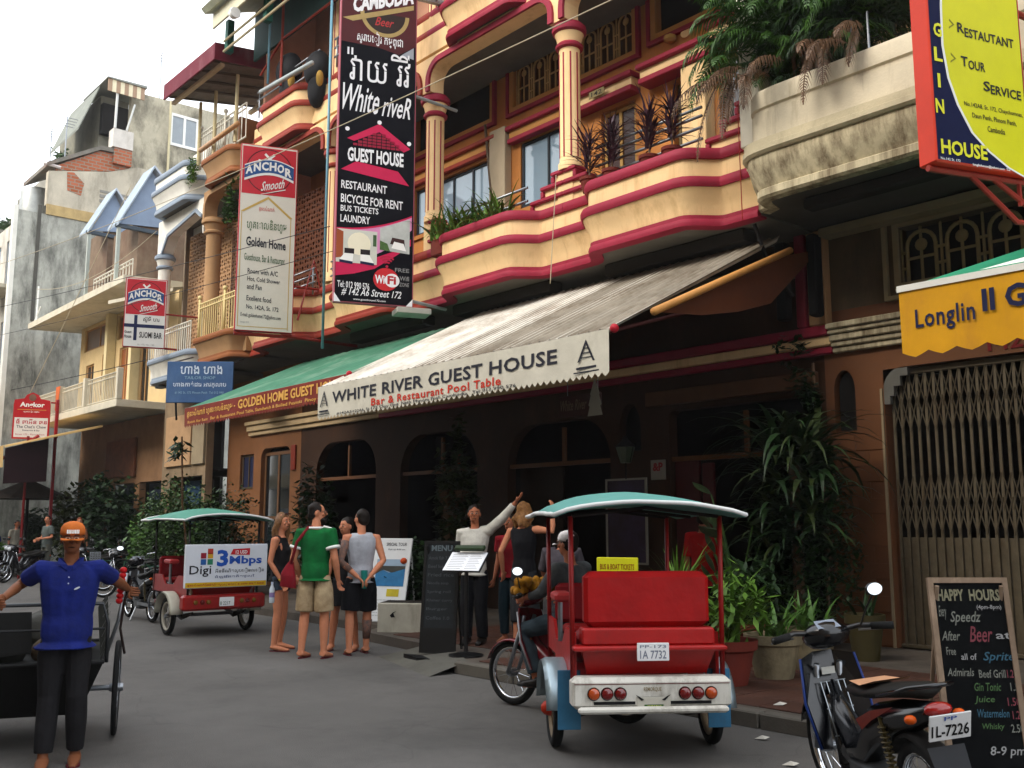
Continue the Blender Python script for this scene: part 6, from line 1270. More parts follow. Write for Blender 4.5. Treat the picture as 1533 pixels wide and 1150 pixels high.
        o=part('green_badge',MB().bbox(-.694,-.6905,-.07,.06,.376,.41,.003),M('#2d5a1c',.5,.1,5),bm); x_=text('www.',-.05,.383,.1,.022,M('#c9d06a',.5,.1,5),o,y=0); x_.rotation_euler=(0,0,-PI/2); x_.location=(-.696,-.01,0)
        for s in (-1,1): part('wing_mark',MB().plate([(s*.09,.46),(s*.12,.475),(s*.08,.435),(s*.06,.44)],(),-.694,-.692,ax='x'),black,bm)
        x_=text('REMORQUE',-.06,.49,.12,.03,M('#8a7a5a',.5,.1,5),bm,y=0); x_.rotation_euler=(0,0,-PI/2); x_.location=(-.6825,0,0)
        pm=part('number_plate',MB().bbox(-.675,-.665,-.12,.10,.69,.81,.004),M('#E8E8E8',.35,.03,5),t)
        for z_,s_,h_ in ((.705,'1A 7732',.055),(.775,'PP-173',.02)):
            x_=text(s_,-.09,z_,.18,h_,M('#7a8090',.5,.1,5),pm,y=0); x_.rotation_euler=(0,0,-PI/2); x_.location=(-.677,-.01,0)
    else:
        bm=part('bumper',MB().bbox(-.66,-.5,-.62,.62,.38,.6,.03),red,t); 
        for s in (-1,1):
            for y,m_ in ((.44,'#6a4a12'),(.34,'#5a0c0c'),(.25,'#6a4a12')): part('tail_lamp',MB().lathe([(.001,-.02),(.03,-.015),(.034,0)],(-.661,s*y,.5),14,'x'),M(m_,.2,.1,5,spec=.7),bm,smooth='auto')
        part('number_plate',MB().bbox(-.672,-.662,-.13,.09,.43,.56,.004),M('#E0E0E0',.4,.03,5),t); x_=text('1B 2217',-.12,.45,.17,.05,M('#5a7060',.5,.1,5),bm,y=0); x_.rotation_euler=(0,0,-PI/2); x_.location=(-.674,-.02,0)
        # advertising board across the back
        ab=thing('advertising_board','white and yellow internet advertising board mounted on the back of the far carriage','board',loc,t.rotation_euler.z-PI/2)
        part('board_panel',MB().bbox(-.62,.62,-.68,-.62,.70,1.32,.008),M('#D5D9E0',.4,.04,5),ab)
        F=lambda s,a,z0,w,h_,c_,**k: text(s,a,z0,w,h_,M(c_,.5,.05,5),ab,y=-.684,**k)
        flat(rect(-.61,.61,.71,.78),M('#C9A21c',.5,.05,5),ab,y=-.683)
        F('ផ្ទះសំណាក់អ៊ីនធឺណិតល្បឿនលឿន ០១២ ៣៤៥ ៦៧៨',-.58,.722,1.15,.045,'#9a2a20',bold=.02)
        F('Digi',-.56,.86,.32,.16,'#1c1c22',bold=.01); F('3',-.16,1.0,.17,.24,'#1F4FA8',bold=.04); F('Mbps',.03,1.0,.5,.15,'#1F4FA8',bold=.03); F('អ៊ីនធឺណិតល្បឿនលឿន',-.18,.9,.75,.075,'#22222a',bold=.01); F('ដំឡើងឥតគិតថ្លៃ',-.18,.83,.6,.05,'#4a5a80')
        for k,(a,z_,c_) in enumerate(((-.4,1.12,'#8a2030'),(-.3,1.12,'#C99a2a'),(-.4,1.03,'#2a5a9a'),(-.3,1.03,'#2f7a5a'),(-.3,1.18,'#B03a28'))): flat(rect(a,a+.1-.02,z_,z_+.08),M(c_,.5,.05,5),ab,y=-.683)
        flat([(.04,1.17),(.08,1.25),(.34,1.26),(.34,1.16)],M('#B51c28',.5,.05,5),ab,y=-.683); F('12 USD',.12,1.18,.18,.05,'#e8e8e8',bold=.02)
    return t
carriage('red passenger carriage with teal canopy and white bumper, nearest the camera',(-5.02,5.62,0),(-.80,.60),True)
carriage('red passenger carriage with green canopy and advertising board on its back, farther away',(-14.35,6.55,0),(-.998,.06),False)
# ------------------------------------------------------------------ plants
def strap(mb,b,az,L_,w,el=70,droop=1.2,seg=6,rnd=random):
    """strap leaf: rises at elevation el (deg) and bends over"""
    p=Vector(b); e=R(el); d0=Vector((math.cos(az),math.sin(az),0)); side=Vector((-math.sin(az),math.cos(az),0)); V=[]
    for i in range(seg+1):
        t=i/seg; ww=w*(.55+.9*t if t<.4 else (1-t)/.6*.91)+.001; up=Vector((0,0,1))*ww*.25
        V+=[p-side*ww+up,p.copy(),p+side*ww+up]
        e-=droop*(t*.9+.3)/seg; p=p+(d0*math.cos(e)+Vector((0,0,1))*math.sin(e))*L_/seg
    F=[]
    for i in range(seg):
        k=3*i; F+=[(k,k+1,k+4,k+3),(k+1,k+2,k+5,k+4)]
    mb.add(V,F)
def frond(mb,b,az,L_,el=60,droop=1.6,n=26,ll=.3,lw=.012,hang=.6,rnd=random):
    p=Vector(b); e=R(el); d0=Vector((math.cos(az),math.sin(az),0)); side=Vector((-math.sin(az),math.cos(az),0)); pts=[]; ds=[]
    for i in range(n+1):
        t=i/n; pts.append(p.copy()); d=d0*math.cos(e)+Vector((0,0,1))*math.sin(e); ds.append(d); e-=droop/n*(.5+t); p=p+d*L_/n
    mb.tube(pts[::3]+[pts[-1]],.008,3,False)
    for i in range(3,n+1):
        t=i/n; l_=ll*math.sin(PI*min(1,.15+.85*t))**.6*rnd.uniform(.8,1.1)
        for s in (-1,1):
            q=side*s*.8+ds[i]*.65; q=q+Vector((0,0,-hang*rnd.uniform(.3,1))); q.normalize(); w=ds[i]*lw
            m=pts[i]+q*l_*.5+Vector((0,0,.02)); e_=pts[i]+q*l_+Vector((0,0,-.08*hang-.02))
            mb.add([pts[i]-w*.5,pts[i]+w*.5,m+w,m-w,e_],[(0,1,2,3),(3,2,4)])
def bush(mb,c,r,n,s,rnd,asp=.45,shell=.55):
    """leaf-sized faces through an ellipsoid, gathered in clumps"""
    cl=[(rnd.gauss(0,.5),rnd.gauss(0,.5),rnd.gauss(0,.45)) for _ in range(max(6,n//60))]
    for _ in range(n):
        k=rnd.choice(cl); p=Vector((k[0]+rnd.gauss(0,.2),k[1]+rnd.gauss(0,.2),k[2]+rnd.gauss(0,.2)))
        if p.length>1.15: p=p.normalized()*rnd.uniform(.7,1.1)
        P=Vector((c[0]+p.x*r[0],c[1]+p.y*r[1],c[2]+p.z*r[2]))
        a=rnd.uniform(0,2*PI); el=rnd.uniform(-.9,.7); d=Vector((math.cos(a)*math.cos(el),math.sin(a)*math.cos(el),math.sin(el))); sd=d.cross(Vector((rnd.uniform(-.4,.4),rnd.uniform(-.4,.4),1))).normalized(); l_=s*rnd.uniform(.6,1.3)
        mb.add([P,P+d*l_*.5+sd*l_*asp*.5,P+d*l_,P+d*l_*.5-sd*l_*asp*.5],[(0,1,2,3)])
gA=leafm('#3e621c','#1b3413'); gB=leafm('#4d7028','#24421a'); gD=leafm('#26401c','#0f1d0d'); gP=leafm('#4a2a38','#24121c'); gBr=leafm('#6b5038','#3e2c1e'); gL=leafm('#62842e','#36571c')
terr=M('#6a2a20',.8,.2,4,.2,30,stain='#3a201a'); stonep=M('#7d7158',.9,.3,3,.5,30,stain='#3d382a',st_amt=.6,st_scale=5)
def pot(par,r,h,m,z=0):
    part('pot',MB().lathe([(r*.7,z),(r*.95,z+h*.75),(r*1.08,z+h*.8),(r*1.1,z+h),(r*.98,z+h),(r*.9,z+h*.86),(.001,z+h*.84)],n=22),m,par,smooth='auto')
# palms on the weathered balcony
rn=random.Random(11)
pl=thing('potted_palm','big dense green palm overflowing the weathered balcony, with dry brown fronds hanging','palm',(-6.05,10.2,6.7))
pot(pl,.3,.5,terr,-.55)
for k in range(5): part('trunk',MB().tube([(-.2+.1*k,.05*math.sin(k*2),.4),(-.35+.18*k,.1*math.cos(k),1.2)],[.03,.02],6),gBr,pl)
fm_=MB(); 
for k in range(170): frond(fm_,(rn.uniform(-.95,.75),rn.uniform(-.4,.3),rn.uniform(.5,1.6)),rn.uniform(0,2*PI),rn.uniform(.7,1.3),rn.uniform(5,75),rn.uniform(1.5,2.8),20,.28,.016,.6,rn)
part('green_fronds',fm_,gA,pl,stuff=True)
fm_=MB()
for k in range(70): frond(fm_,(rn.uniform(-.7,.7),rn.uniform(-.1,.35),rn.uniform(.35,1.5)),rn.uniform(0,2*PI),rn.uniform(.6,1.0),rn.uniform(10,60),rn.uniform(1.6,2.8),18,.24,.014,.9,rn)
part('dark_fronds',fm_,gD,pl,stuff=True)  # inner fronds in a darker leaf green
for (x,y,z,az,L_) in ((-.62,-.3,.75,-1.9,1.9),(-.5,-.35,.7,-1.7,1.7),(-.3,-.35,.6,-1.5,1.2),(.55,-.32,.75,-1.5,1.25),(.68,-.32,.75,-1.8,1.1),(-.1,-.35,1.1,-1.7,1.1),(.3,-.35,1.2,-1.4,.9),(-.6,-.4,1.4,-2.0,.9),(.85,-.3,1.3,-1.6,1.0)):
    b_=MB(); frond(b_,(x*1.05,y-.05,.3+.25*(z-.6)),az,L_*.75,5,1.55,24,.2,.014,.9,rn); part('dry_frond',b_,gBr,pl)
for (x,z,L_,az) in ((-.98,.42,1.25,-2.0),(-.88,.40,1.0,-1.2),(-.70,.38,.75,-1.7),(-.55,.36,.6,-1.4),(.35,.42,.95,-1.6),(.50,.38,.7,-1.3),(.9,.40,.6,-1.8)):
    b_=MB(); frond(b_,(x,-.50,z+.05),az,L_*.95,-62,.5,24,.17,.013,.5,rn); part('dry_frond',b_,gBr,pl)
p2_=thing('potted_palm','second green palm at the right of the weathered balcony, beside the orange-edged sign','palm',(-4.95,10.3,6.6)); pot(p2_,.25,.45,terr,-.5)
fm_=MB()
for k in range(70): frond(fm_,(rn.uniform(-.5,.5),rn.uniform(-.2,.2),rn.uniform(.4,1.3)),rn.uniform(0,2*PI),rn.uniform(.7,1.2),rn.uniform(30,80),rn.uniform(1.2,2.4),20,.25,.014,.5,rn)
part('green_fronds',fm_,gD,p2_,stuff=True)
# strap-leaf row and purple dracaenas on the cream balconies
s1=thing('strap_leaf_plant','light green strap-leaved plants spilling over the coping of the middle bowed balcony','plant',(-12.3,9.98,6.48)); part('trough',MB().bbox(-1.1,.9,-.06,.16,-.25,.08,.02),terr,s1)
for k in range(170):
    b_=MB(); strap(b_,(rn.uniform(-1.1,.85),rn.uniform(-.12,.1),.02),rn.uniform(0,2*PI),rn.uniform(.35,.75),rn.uniform(.02,.034),rn.uniform(45,85),rn.uniform(.8,2.2)); part('leaf',b_,gL if k%3 else gB,s1)
for x in (-.55,.35):
    b_=MB(); strap(b_,(x,-.14,.02),-PI/2,.6,.03,10,1.9); part('leaf',b_,gL,s1)
for i,(x,l_) in enumerate(((-9.6,'purple spiky dracaena leftmost on the right bowed balcony'),(-9.15,'second purple dracaena from the left on the right bowed balcony'),(-8.45,'tall purple dracaena before the cream pilaster on the right bowed balcony'),(-8.05,'purple dracaena nearest the stepped shoulder of the right bowed balcony'))):
    d_=thing('dracaena',l_,'plant',(x,9.98,6.42),0,'purple plants on the balcony'); pot(d_,.13,.22,terr); part('stem',MB().tube([(0,0,.15),(.03,0,.45),(0,.02,.7)],.015,5),gBr,d_)
    f_=MB()
    for k in range(90): strap(f_,(rn.uniform(-.04,.04),rn.uniform(-.04,.04),rn.choice((.45,.62,.75,.35))+rn.uniform(-.05,.05)),rn.uniform(0,2*PI),rn.uniform(.28,.52),.017,rn.uniform(20,85),rn.uniform(.3,1.3),4)
    part('leaves',f_,gP,d_,stuff=True)
b1_=thing('fern','small green fern between the purple plants on the right bowed balcony','plant',(-8.8,9.98,6.32)); f_=MB(); bush(f_,(0,0,.12),(.3,.1,.2),260,.08,rn); part('leaves',f_,gB,b1_,stuff=True)
# climbing plant and hanging mound right of the entrance
cp=thing('climbing_plant','dark creeper climbing the wall above the big drooping plant','plant',(-6.85,11.35,.12)); part('vine',MB().tube([(0,0,0),(.05,.05,1.5),(-.05,.05,2.6),(-.1,.1,3.6)],.025,6),gBr,cp)
f_=MB(); bush(f_,(-.1,-.05,3.15),(.24,.18,.5),300,.11,rn,.5); bush(f_,(-.15,-.05,2.5),(.4,.22,.4),300,.13,rn,.5); bush(f_,(-.3,-.1,3.75),(.25,.1,.25),90,.12,rn); part('leaves',f_,gD,cp,stuff=True)
hm_=thing('drooping_plant','large dark mound of long drooping strap leaves beside the folding gate','plant',(-6.72,10.55,.12)); part('post',MB().tube([(0,0,0),(0,0,2.3)],.07,8),gBr,hm_)
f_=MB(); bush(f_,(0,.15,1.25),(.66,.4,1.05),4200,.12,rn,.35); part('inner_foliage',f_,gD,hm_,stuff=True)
for k in range(285):
    z=rn.choice((2.45,2.35,2.2,1.9,1.6,1.3)); b_=MB(); strap(b_,(rn.uniform(-.35,.35),rn.uniform(-.3,.2),z+rn.uniform(-.12,.12)),rn.uniform(0,2*PI),rn.uniform(.65,1.3)*(1 if z>2 else .8),rn.uniform(.035,.06),rn.uniform(10,65),rn.uniform(1.5,2.6),6); part('leaf',b_,leafm('#3c4a22','#1c2610') if k%3==0 else gD,hm_)
bl_=thing('broad_leaf_plant','plant with broad oval leaves left of the drooping mound, behind the carriage','plant',(-7.35,10.2,.12)); pot(bl_,.2,.35,terr); st_=MB()
for k in range(16):
    a=rn.uniform(0,2*PI); hgt=rn.uniform(.7,1.9); x,y=math.cos(a)*.35,math.sin(a)*.25; st_.tube([(0,0,.3),(x*.5,y*.5,hgt*.7),(x,y,hgt)],.012,4)
    lf=MB().plate([(.11*math.sin(PI*i/6)*(1 if i<=6 else 1),.30*(i/6)) for i in range(7)]+[(-.11*math.sin(PI*i/6),.30*(i/6)) for i in range(5,0,-1)],(),-.002,.002); o=part('leaf',lf,leafm('#4f6238','#2c3c20'),bl_,loc=(x,y,hgt)); o.rotation_euler=(rn.uniform(.3,1.5),rn.uniform(-.4,.4),a+PI/2)
part('stems',st_,gB,bl_)
for i,(x,y,r_,h_,m_,l_,mt) in enumerate(((-5.75,7.75,.27,.42,terr,'terracotta pot with bright leafy plant at the right of the near carriage',gL),(-5.7,8.45,.26,.42,stonep,'round mossy stone pot in the middle of the pot row',gB),(-5.75,9.2,.25,.42,stonep,'stone pot with sparse plant, third of the pot row',gB),(-5.75,10.3,.2,.5,M('#3a3318',.7,.2,5),'slim ochre pot against the corner by the folding gate',gD),(-6.4,9.0,.3,.45,terr,'dark terracotta pot behind the pot row by the entrance',gD))):
    t_=thing('potted_plant',l_,'plant',(x,y,.12)); pot(t_,r_,h_,m_); f_=MB()
    if i in (0,4): bush(f_,(0,0,h_+.32),(.36,.3,.4),420,.16,rn,.28)
    for k in range(34 if i in(0,1,2,4) else 8): strap(f_,(rn.uniform(-.1,.1),rn.uniform(-.1,.1),h_-.05),rn.uniform(0,2*PI),rn.uniform(.4,.9)*(1.1 if i==0 else .6),.025,rn.uniform(50,88),rn.uniform(.6,1.9),5)
    part('leaves',f_,mt,t_,stuff=True)
lb=thing('potted_plant','spiky green plant standing in front of the red-shirted person behind the near carriage','plant',(-7.0,8.6,.12)); pot(lb,.25,.6,terr); f_=MB()
for k in range(40): strap(f_,(0,0,.55),rn.uniform(0,2*PI),rn.uniform(.5,.95),.02,rn.uniform(55,88),rn.uniform(.6,1.6),5)
part('leaves',f_,gL,lb,stuff=True)
# plants round the columns of the arcade and the shrubs farther left
for (x,y,z0,r_,n_,s_,m_,l_,nm) in (
  (-13.9,10.9,.12,(.35,.3,1.75),900,.15,leafm('#39451c','#1b230e'),'creeper-covered post between the two arches left of the waiter','creeper'),
  (-12.6,8.9,.12,(.75,.45,.62),1700,.10,gD,'dark clipped shrub with orange blossoms behind the white planter box','shrub'),
  (-17.2,10.0,.12,(.5,.4,1.3),700,.14,gD,'dark leafy shrub beside the arch behind the tourists','shrub'),
  (-20.3,9.7,.12,(.9,.5,1.2),1500,.10,gD,'tall dark shrub behind the far carriage','shrub'),
  (-22.6,9.6,.12,(1.9,.7,1.3),3600,.10,leafm('#3d5a22','#1e3212'),'broad feathery green shrub above the far carriage, under the green awning','shrub'),
  (-25.6,10.2,.0,(1.4,.6,.95),1500,.17,gB,'mid-height green bush behind the parked bicycles','bush'),
  (-29.5,10.4,.0,(1.5,.7,1.6),1400,.2,gD,'dark green shrub in front of the low cream house','shrub'),
  (-33.0,10.6,.0,(1.3,.7,1.5),1100,.2,leafm('#4b5528','#262d14'),'olive shrub near the red steel posts','shrub'),
  (-36.6,10.4,.0,(1.2,.6,1.1),1100,.22,gD,'dark shrub at the far corner behind the walkers','shrub'),
  (-35.6,8.9,.0,(1.6,.4,.5),1100,.22,gL,'low light green plants at the far left cafe','plants')):
    t_=thing(nm,l_,'shrub' if nm!='creeper' else 'creeper',(x,y,z0)); f_=MB(); bush(f_,(0,0,r_[2]*.98),r_,int(n_*2.2),s_*1.15,rn,.55)
    st_=MB()
    for k in range(4): st_.tube([(rn.uniform(-.1,.1)*r_[0],0,0),(rn.uniform(-.4,.4)*r_[0],rn.uniform(-.2,.2),r_[2]*1.2)],.03 if nm!='creeper' else .09,5)
    part('stem',st_,gBr,t_); part('leaves',f_,m_,t_,stuff=True)
    if 'orange' in l_:
        for (a,b_,c_) in ((-.3,-.4,1.05),(.15,-.42,1.12),(.5,-.35,.95),(-.55,-.3,.8)): part('blossom',MB().ell((a,b_,c_),(.06,.06,.05),8,6),M('#B8481c',.6,.2,9),t_,smooth=True)
pt=thing('climbing_sprig','thin-stemmed climber with one dark leaf cluster hanging before the green awning','plant',(-19.6,8.2,0)); part('stem',MB().tube([(-.2,.5,0),(0,.1,2.0),(.05,0,3.4)],.02,5),gBr,pt); f_=MB(); bush(f_,(-.1,0,3.2),(.28,.15,.28),70,.22,rn,.4); part('leaves',f_,gD,pt,stuff=True)
hp=thing('hanging_plant','leafy green plant hanging from the tan upper balcony left of the beer sign','plant',(-20.9,9.75,9.3)); f_=MB(); bush(f_,(0,0,-.1),(.3,.2,.75),420,.17,rn,.5); part('leaves',f_,gA,hp,stuff=True)
hq=thing('hanging_plant','small yellow-green plants along the railing of the tan upper balcony','plant',(-23.5,9.8,10.3)); f_=MB(); bush(f_,(0,0,.3),(.6,.12,.4),260,.12,rn,.4); part('leaves',f_,gL,hq,stuff=True)
for (x,y,z,r_,l_) in ((-42.2,12.2,16.1,(1.4,.8,.8),'rooftop greenery on the far stepped terraces under the striped awning'),(-47.5,10.8,14.3,(1.2,.6,.6),'green rooftop bush left of the brick gable'),(-50.5,10.8,14.3,(1.6,.6,.8),'bright green bush on the far terrace at the left edge')):
    t_=thing('rooftop_bush',l_,'bush',(x,y,z)); f_=MB(); bush(f_,(0,0,.5),r_,420,.28,rn,.5); part('leaves',f_,leafm('#6f8a60','#3c5236'),t_,stuff=True); part('stem',MB().tube([(0,0,0),(0,0,.6)],.05,5),gBr,t_)

# ------------------------------------------------------------------ boards, stands, planter
def aboard(name,label,loc,rz,w,h,fmat,bmat,legs=True):
    t=thing(name,label,'board',loc,rz)
    tl=R(-8)
    fr_=part('board_frame',MB().plate([(0,.0),(w,.0),(w,h),(0,h)],[rect(.035,w-.035,.035+(.0 if not legs else .25),h-.035)],-.015,.015),fmat,t,rot=(tl,0,0))
    bp=part('board_face',MB().box(.03,w-.03,-.005,.008,.03+(.25 if legs else 0),h-.03),bmat,t,rot=(tl,0,0))
    part('rear_leg',MB().tube([(.05,.02+.12,h*.95),(.05,.45,.0)],.015,5).tube([(w-.05,.14,h*.95),(w-.05,.45,.0)],.015,5),fmat,t)
    return t,bp
slate=M('#08090a',.85,.3,6,col2='#101112',spec=.05); wood=M('#7d6a58',.7,.25,6,stain='#c0a890',st_amt=.3,st_scale=6)
chalk=M('#6f716a',.9,.3,30); pinkc=M('#743a42',.9,.3,30); bluec=M('#35586a',.9,.3,30); grc=M('#45603c',.9,.3,30)
t_,bp=aboard('chalkboard','tall wooden-framed happy hour chalkboard standing by the scooter at right',(-2.97,6.25,.0),R(48.5),.52,1.27,wood,slate,False)
CB=lambda s,x,z,w,h_,m_,**k: text(s,x,z,w,h_,m_,bp,y=-.009,**k)
CB('HAPPY',.055,1.12,.17,.075,M('#77745f',.9,.3,30),bold=.035); CB('HOURS',.26,1.12,.2,.075,M('#77745f',.9,.3,30),bold=.035); CB('(4pm-8pm)',.3,1.06,.16,.035,greyt)
CB('Every',.05,1.0,.05,.09,chalk,shear=.3); CB('Speedz',.12,.965,.2,.09,chalk,shear=.3); CB('After',.05,.87,.12,.06,chalk,shear=.3); CB('Beer',.23,.86,.15,.1,pinkc,shear=.3); CB('at',.4,.88,.1,.04,greyt)
CB('Free',.07,.78,.06,.05,chalk); CB('all of',.16,.75,.1,.04,greyt); CB('Sprite',.3,.73,.2,.07,bluec,shear=.3); CB('Admirals',.06,.65,.17,.05,chalk,shear=.2); CB('Beef Grill',.26,.64,.17,.05,chalk); CB('1.25',.44,.64,.06,.05,pinkc)
CB('Gin Tonic',.22,.56,.17,.05,grc,shear=.2); CB('1.5',.45,.56,.05,.05,chalk); CB('Juice',.21,.48,.13,.05,grc,shear=.2); CB('1.50',.42,.47,.08,.05,pinkc); CB('Watermelon',.22,.4,.2,.05,bluec,shear=.2); CB('1.25',.44,.39,.07,.05,pinkc); CB('Whisky',.24,.32,.14,.045,grc,shear=.2); CB('2.50',.42,.31,.08,.05,chalk); CB('8-9 pm',.27,.16,.22,.07,greyt,shear=.2)
t_,bp=aboard('menu_chalkboard','black menu chalkboard on legs between the white planter and the waiter',(-9.55,6.98,.12),R(36),.44,1.3,M('#141312',.6,.1,5),M('#17191b',.8,.3,8,col2='#232628'))
CC=lambda s,x,z,w,h_,m_,**k: text(s,x,z,w,h_,m_,bp,y=-.009,**k)
CC('MENU',.09,1.18,.26,.07,M('#5a6468',.9,.3,30),bold=.03)
for i,s in enumerate(('Amok fish 3.5','Beef lok lak','Fried rice','Noodle soup','Spring roll','Khmer curry','Burger','Coffee 1.0')): CC(s,.06,1.08-i*.1,.26+.03*(i%3),.04,M('#474c4f',.9,.3,30))
ms=thing('menu_stand','black metal menu stand with open white menu pages tilted to the street','stand',(-8.95,7.2,.12),R(25))
part('stand_pole',MB().tube([(0,0,0),(0,0,.95)],.025,8).lathe([(.2,0),(.2,.02),(.03,.05)],n=16),blackp,ms,smooth='auto')
part('menu_tray',MB().bbox(-.24,.24,-.17,.17,-.02,0,.008),blackp,ms,loc=(0,-.02,1.06),rot=(R(38),0,0)); pg=part('menu_page',MB().bbox(-.235,.225,-.16,.16,.001,.008,.002),M('#E4E6EA',.35,.04,5),ms,loc=(0,-.02,1.06),rot=(R(38),0,0))
for i in range(9): part('menu_line',MB().box(-.2,-.02+.02*(i%2),-.13+i*.03,-.125+i*.03,.0085,.0095).box(.03,.19-.02*(i%3),-.13+i*.03,-.125+i*.03,.0085,.0095),greyt,pg)
part('menu_lamp',MB().bbox(-.18,.2,.13,.2,.04,.09,.01),M('#2a3a22',.5,.2,5),ms,loc=(0,-.02,1.06),rot=(R(38),0,0))
ps=thing('poster_stand','white A-frame poster stand with travel pictures behind the tattooed man','stand',(-12.45,8.1,.12),R(28)); tl=R(-14)
pf=part('poster_panel',MB().bbox(0,.62,-.015,.015,.08,1.32,.01),M('#D3D6D8',.5,.06,5),ps,rot=(tl,0,0)); part('rear_leg',MB().tube([(.05,.33,1.25),(.05,.55,0)],.015,5).tube([(.57,.33,1.25),(.57,.55,0)],.015,5),white,ps)
PT=lambda s,x,z,w,h_,c_: text(s,x,z,w,h_,M(c_,.6,.05,5),pf,y=-.019,bold=.01)
PT('SPECIAL TOUR',.2,1.2,.34,.05,'#2a2a30'); PT('Pick up 8:00 am',.24,1.13,.28,.03,'#50505a')
flat(rect(.08,.56,.78,1.0),M('#8FA4B8',.5,.2,3),pf,y=-.018); flat([(.08,.6),(.56,.6),(.56,.86),(.3,.8),(.08,.88)],M('#2b6fa0',.5,.3,9),pf,y=-.0195); flat([(.08,.78),(.2,.84),(.35,.8),(.56,.86),(.56,.9),(.08,.9)],M('#3a3c38',.5,.3,9),pf,y=-.021); flat(rect(.3,.5,.45,.56),M('#b5a52a',.5,.2,5),pf,y=-.018)
for i in range(6): PT('tour to the river and the palace',.1,.16+i*.045,.4,.022,'#60646a')
pb=thing('planter_box','white-washed concrete planter box at the kerb edge by the poster stand','planter',(-11.75,7.86,.1),R(40)); part('box',MB().bbox(0,.85,0,.5,0,.42,.015),M('#A8A496',.8,.15,4,.2,40,stain='#6d6a58',st_amt=.4,st_scale=4),pb); part('soil',MB().box(.03,.82,.03,.47,.4,.424),M('#1d1712',.95,.2,20),pb)
dg_=MB().plate([(0,0),(.05,.01),(.03,.06),(.07,.09),(.02,.07),(-.02,.03)],(),-.004,-.0015); part('painted_mark',dg_,black,pb,loc=(.2,0,.22))
ys=thing('yellow_sign','small yellow notice board standing behind the driver of the red motorcycle','sign',(-7.55,7.9,.95),R(28)); part('sign_panel',MB().bbox(0,.46,0,.03,0,.3,.008),M('#C7C61E',.5,.06,5),ys); text('BUS & BOAT TICKETS',.04,.17,.38,.06,M('#8a4a10',.5,.1,5),ys,y=-.003,bold=.02); text('Open daily',.16,.07,.18,.035,M('#5a5a20',.5,.1,5),ys,y=-.003); part('leg',MB().tube([(.05,.015,0),(.05,.015,-.83)],.012,5).tube([(.41,.015,0),(.41,.015,-.83)],.012,5),steel,ys)
wl=thing('wall_lantern','dark pointed lantern on the pier left of the big doorway','lantern',(-10.2,11.35,2.55)); part('lantern_roof',MB().lathe([(.16,.25),(.05,.36),(.02,.42)],n=8),darkm,wl); part('lantern_glass',MB().lathe([(.08,0),(.15,.24)],n=8),M('#3c4a30',.3,.2,5,spec=.8),wl); part('lantern_frame',MB().tube([(0,0,-.25),(0,0,0)],.012,5).tube([(0,0,.3),(0,.24,.3)],.012,5).tube([(-.09,0,0),(-.16,0,.25)],.01,4).tube([(.09,0,0),(.16,0,.25)],.01,4),darkm,wl)
wp2=thing('framed_poster','white-framed dark red and blue poster on the pier below the lantern','poster',(-10.75,11.5,1.9)); part('poster_frame',MB().plate(rect(0,.85,-.9,.42),[rect(.03,.82,-.87,.39)],-.03,0),M('#9a958a',.6,.1,5),wp2); part('poster_sheet',MB().box(.02,.83,-.012,-.005,-.88,.4),M('#3a2a4a',.5,.3,3,col2='#2a1520'),wp2); flat([(.03,.0),(.4,.12),(.82,.1),(.82,.02),(.45,.02),(.03,-.12)],M('#8a2a28',.5,.2,5),wp2,y=-.014); flat([(.35,-.02),(.82,.08),(.82,-.05),(.4,-.05)],M('#9a9490',.5,.1,5),wp2,y=-.016)
wn_=thing('wall_notice','small red and white wall notice right of the lantern','notice',(-9.85,11.55,2.28)); part('notice_sheet',MB().box(0,.28,-.02,0,0,.3),M('#8f8a80',.6,.1,5),wn_); text('&P',.04,.13,.2,.13,M('#8a1a22',.5,.1,5),wn_,y=-.023,bold=.04)
hs_=thing('hanging_signboard','small hanging wooden sign with white cone-shaped pagoda emblems under the white awning','sign',(-8.6,9.0,3.0)); part('sign_panel',MB().bbox(-.65,.1,0,.03,0,.28,.01),M('#3a1c14',.7,.2,5),hs_)
for x in (.0,): part('emblem',MB().plate([(-.12,-.02),(.14,-.02),(.1,.1),(.12,.12),(.08,.24),(.09,.26),(.01,.46),(-.07,.26),(-.06,.24),(-.1,.12),(-.08,.1)],(),-.01,-.002),M('#8f8a7c',.6,.1,5),hs_)
text('White River',-.62,.08,.48,.14,M('#6a5a48',.6,.1,5),hs_,y=-.004,shear=.3); part('chain',MB().tube([(-.5,.01,.28),(-.5,.01,1.2)],.006,4).tube([(.05,.01,.28),(.05,.01,1.2)],.006,4),steel,hs_)
ct=thing('cafe_table','small dark wicker cafe table in the shaded entrance behind the near carriage','table',(-8.6,9.6,.12)); part('table_top',MB().lathe([(.35,.7),(.37,.72),(.35,.74)],n=20),woodd,ct); part('table_leg',MB().tube([(0,0,0),(0,0,.7)],.03,8).lathe([(.2,0),(.2,.02),(.03,.04)],n=14),darkm,ct)
es=thing('menu_stand','slanted menu stand with pinkish page cut by the right edge of the photo','stand',(-2.5,6.75,.0),R(50)); part('stand_pole',MB().tube([(.3,0,0),(.3,0,.95)],.02,8),blackp,es); part('menu_page',MB().bbox(0,.6,-.15,.15,0,.015,.004),M('#8a5a68',.5,.1,5),es,loc=(0,0,1.08),rot=(R(50),0,0)); part('tray_edge',MB().bbox(-.01,.61,-.165,-.15,-.01,.04,.004),blackp,es,loc=(0,0,1.08),rot=(R(50),0,0))
bd_=thing('bench','low dark wooden bench on the pavement by the shop gate behind the scooter','bench',(-3.6,9.4,.12),0); part('seat',MB().bbox(0,1.4,0,.4,.4,.45,.01),M('#2a1a10',.6,.2,5),bd_)
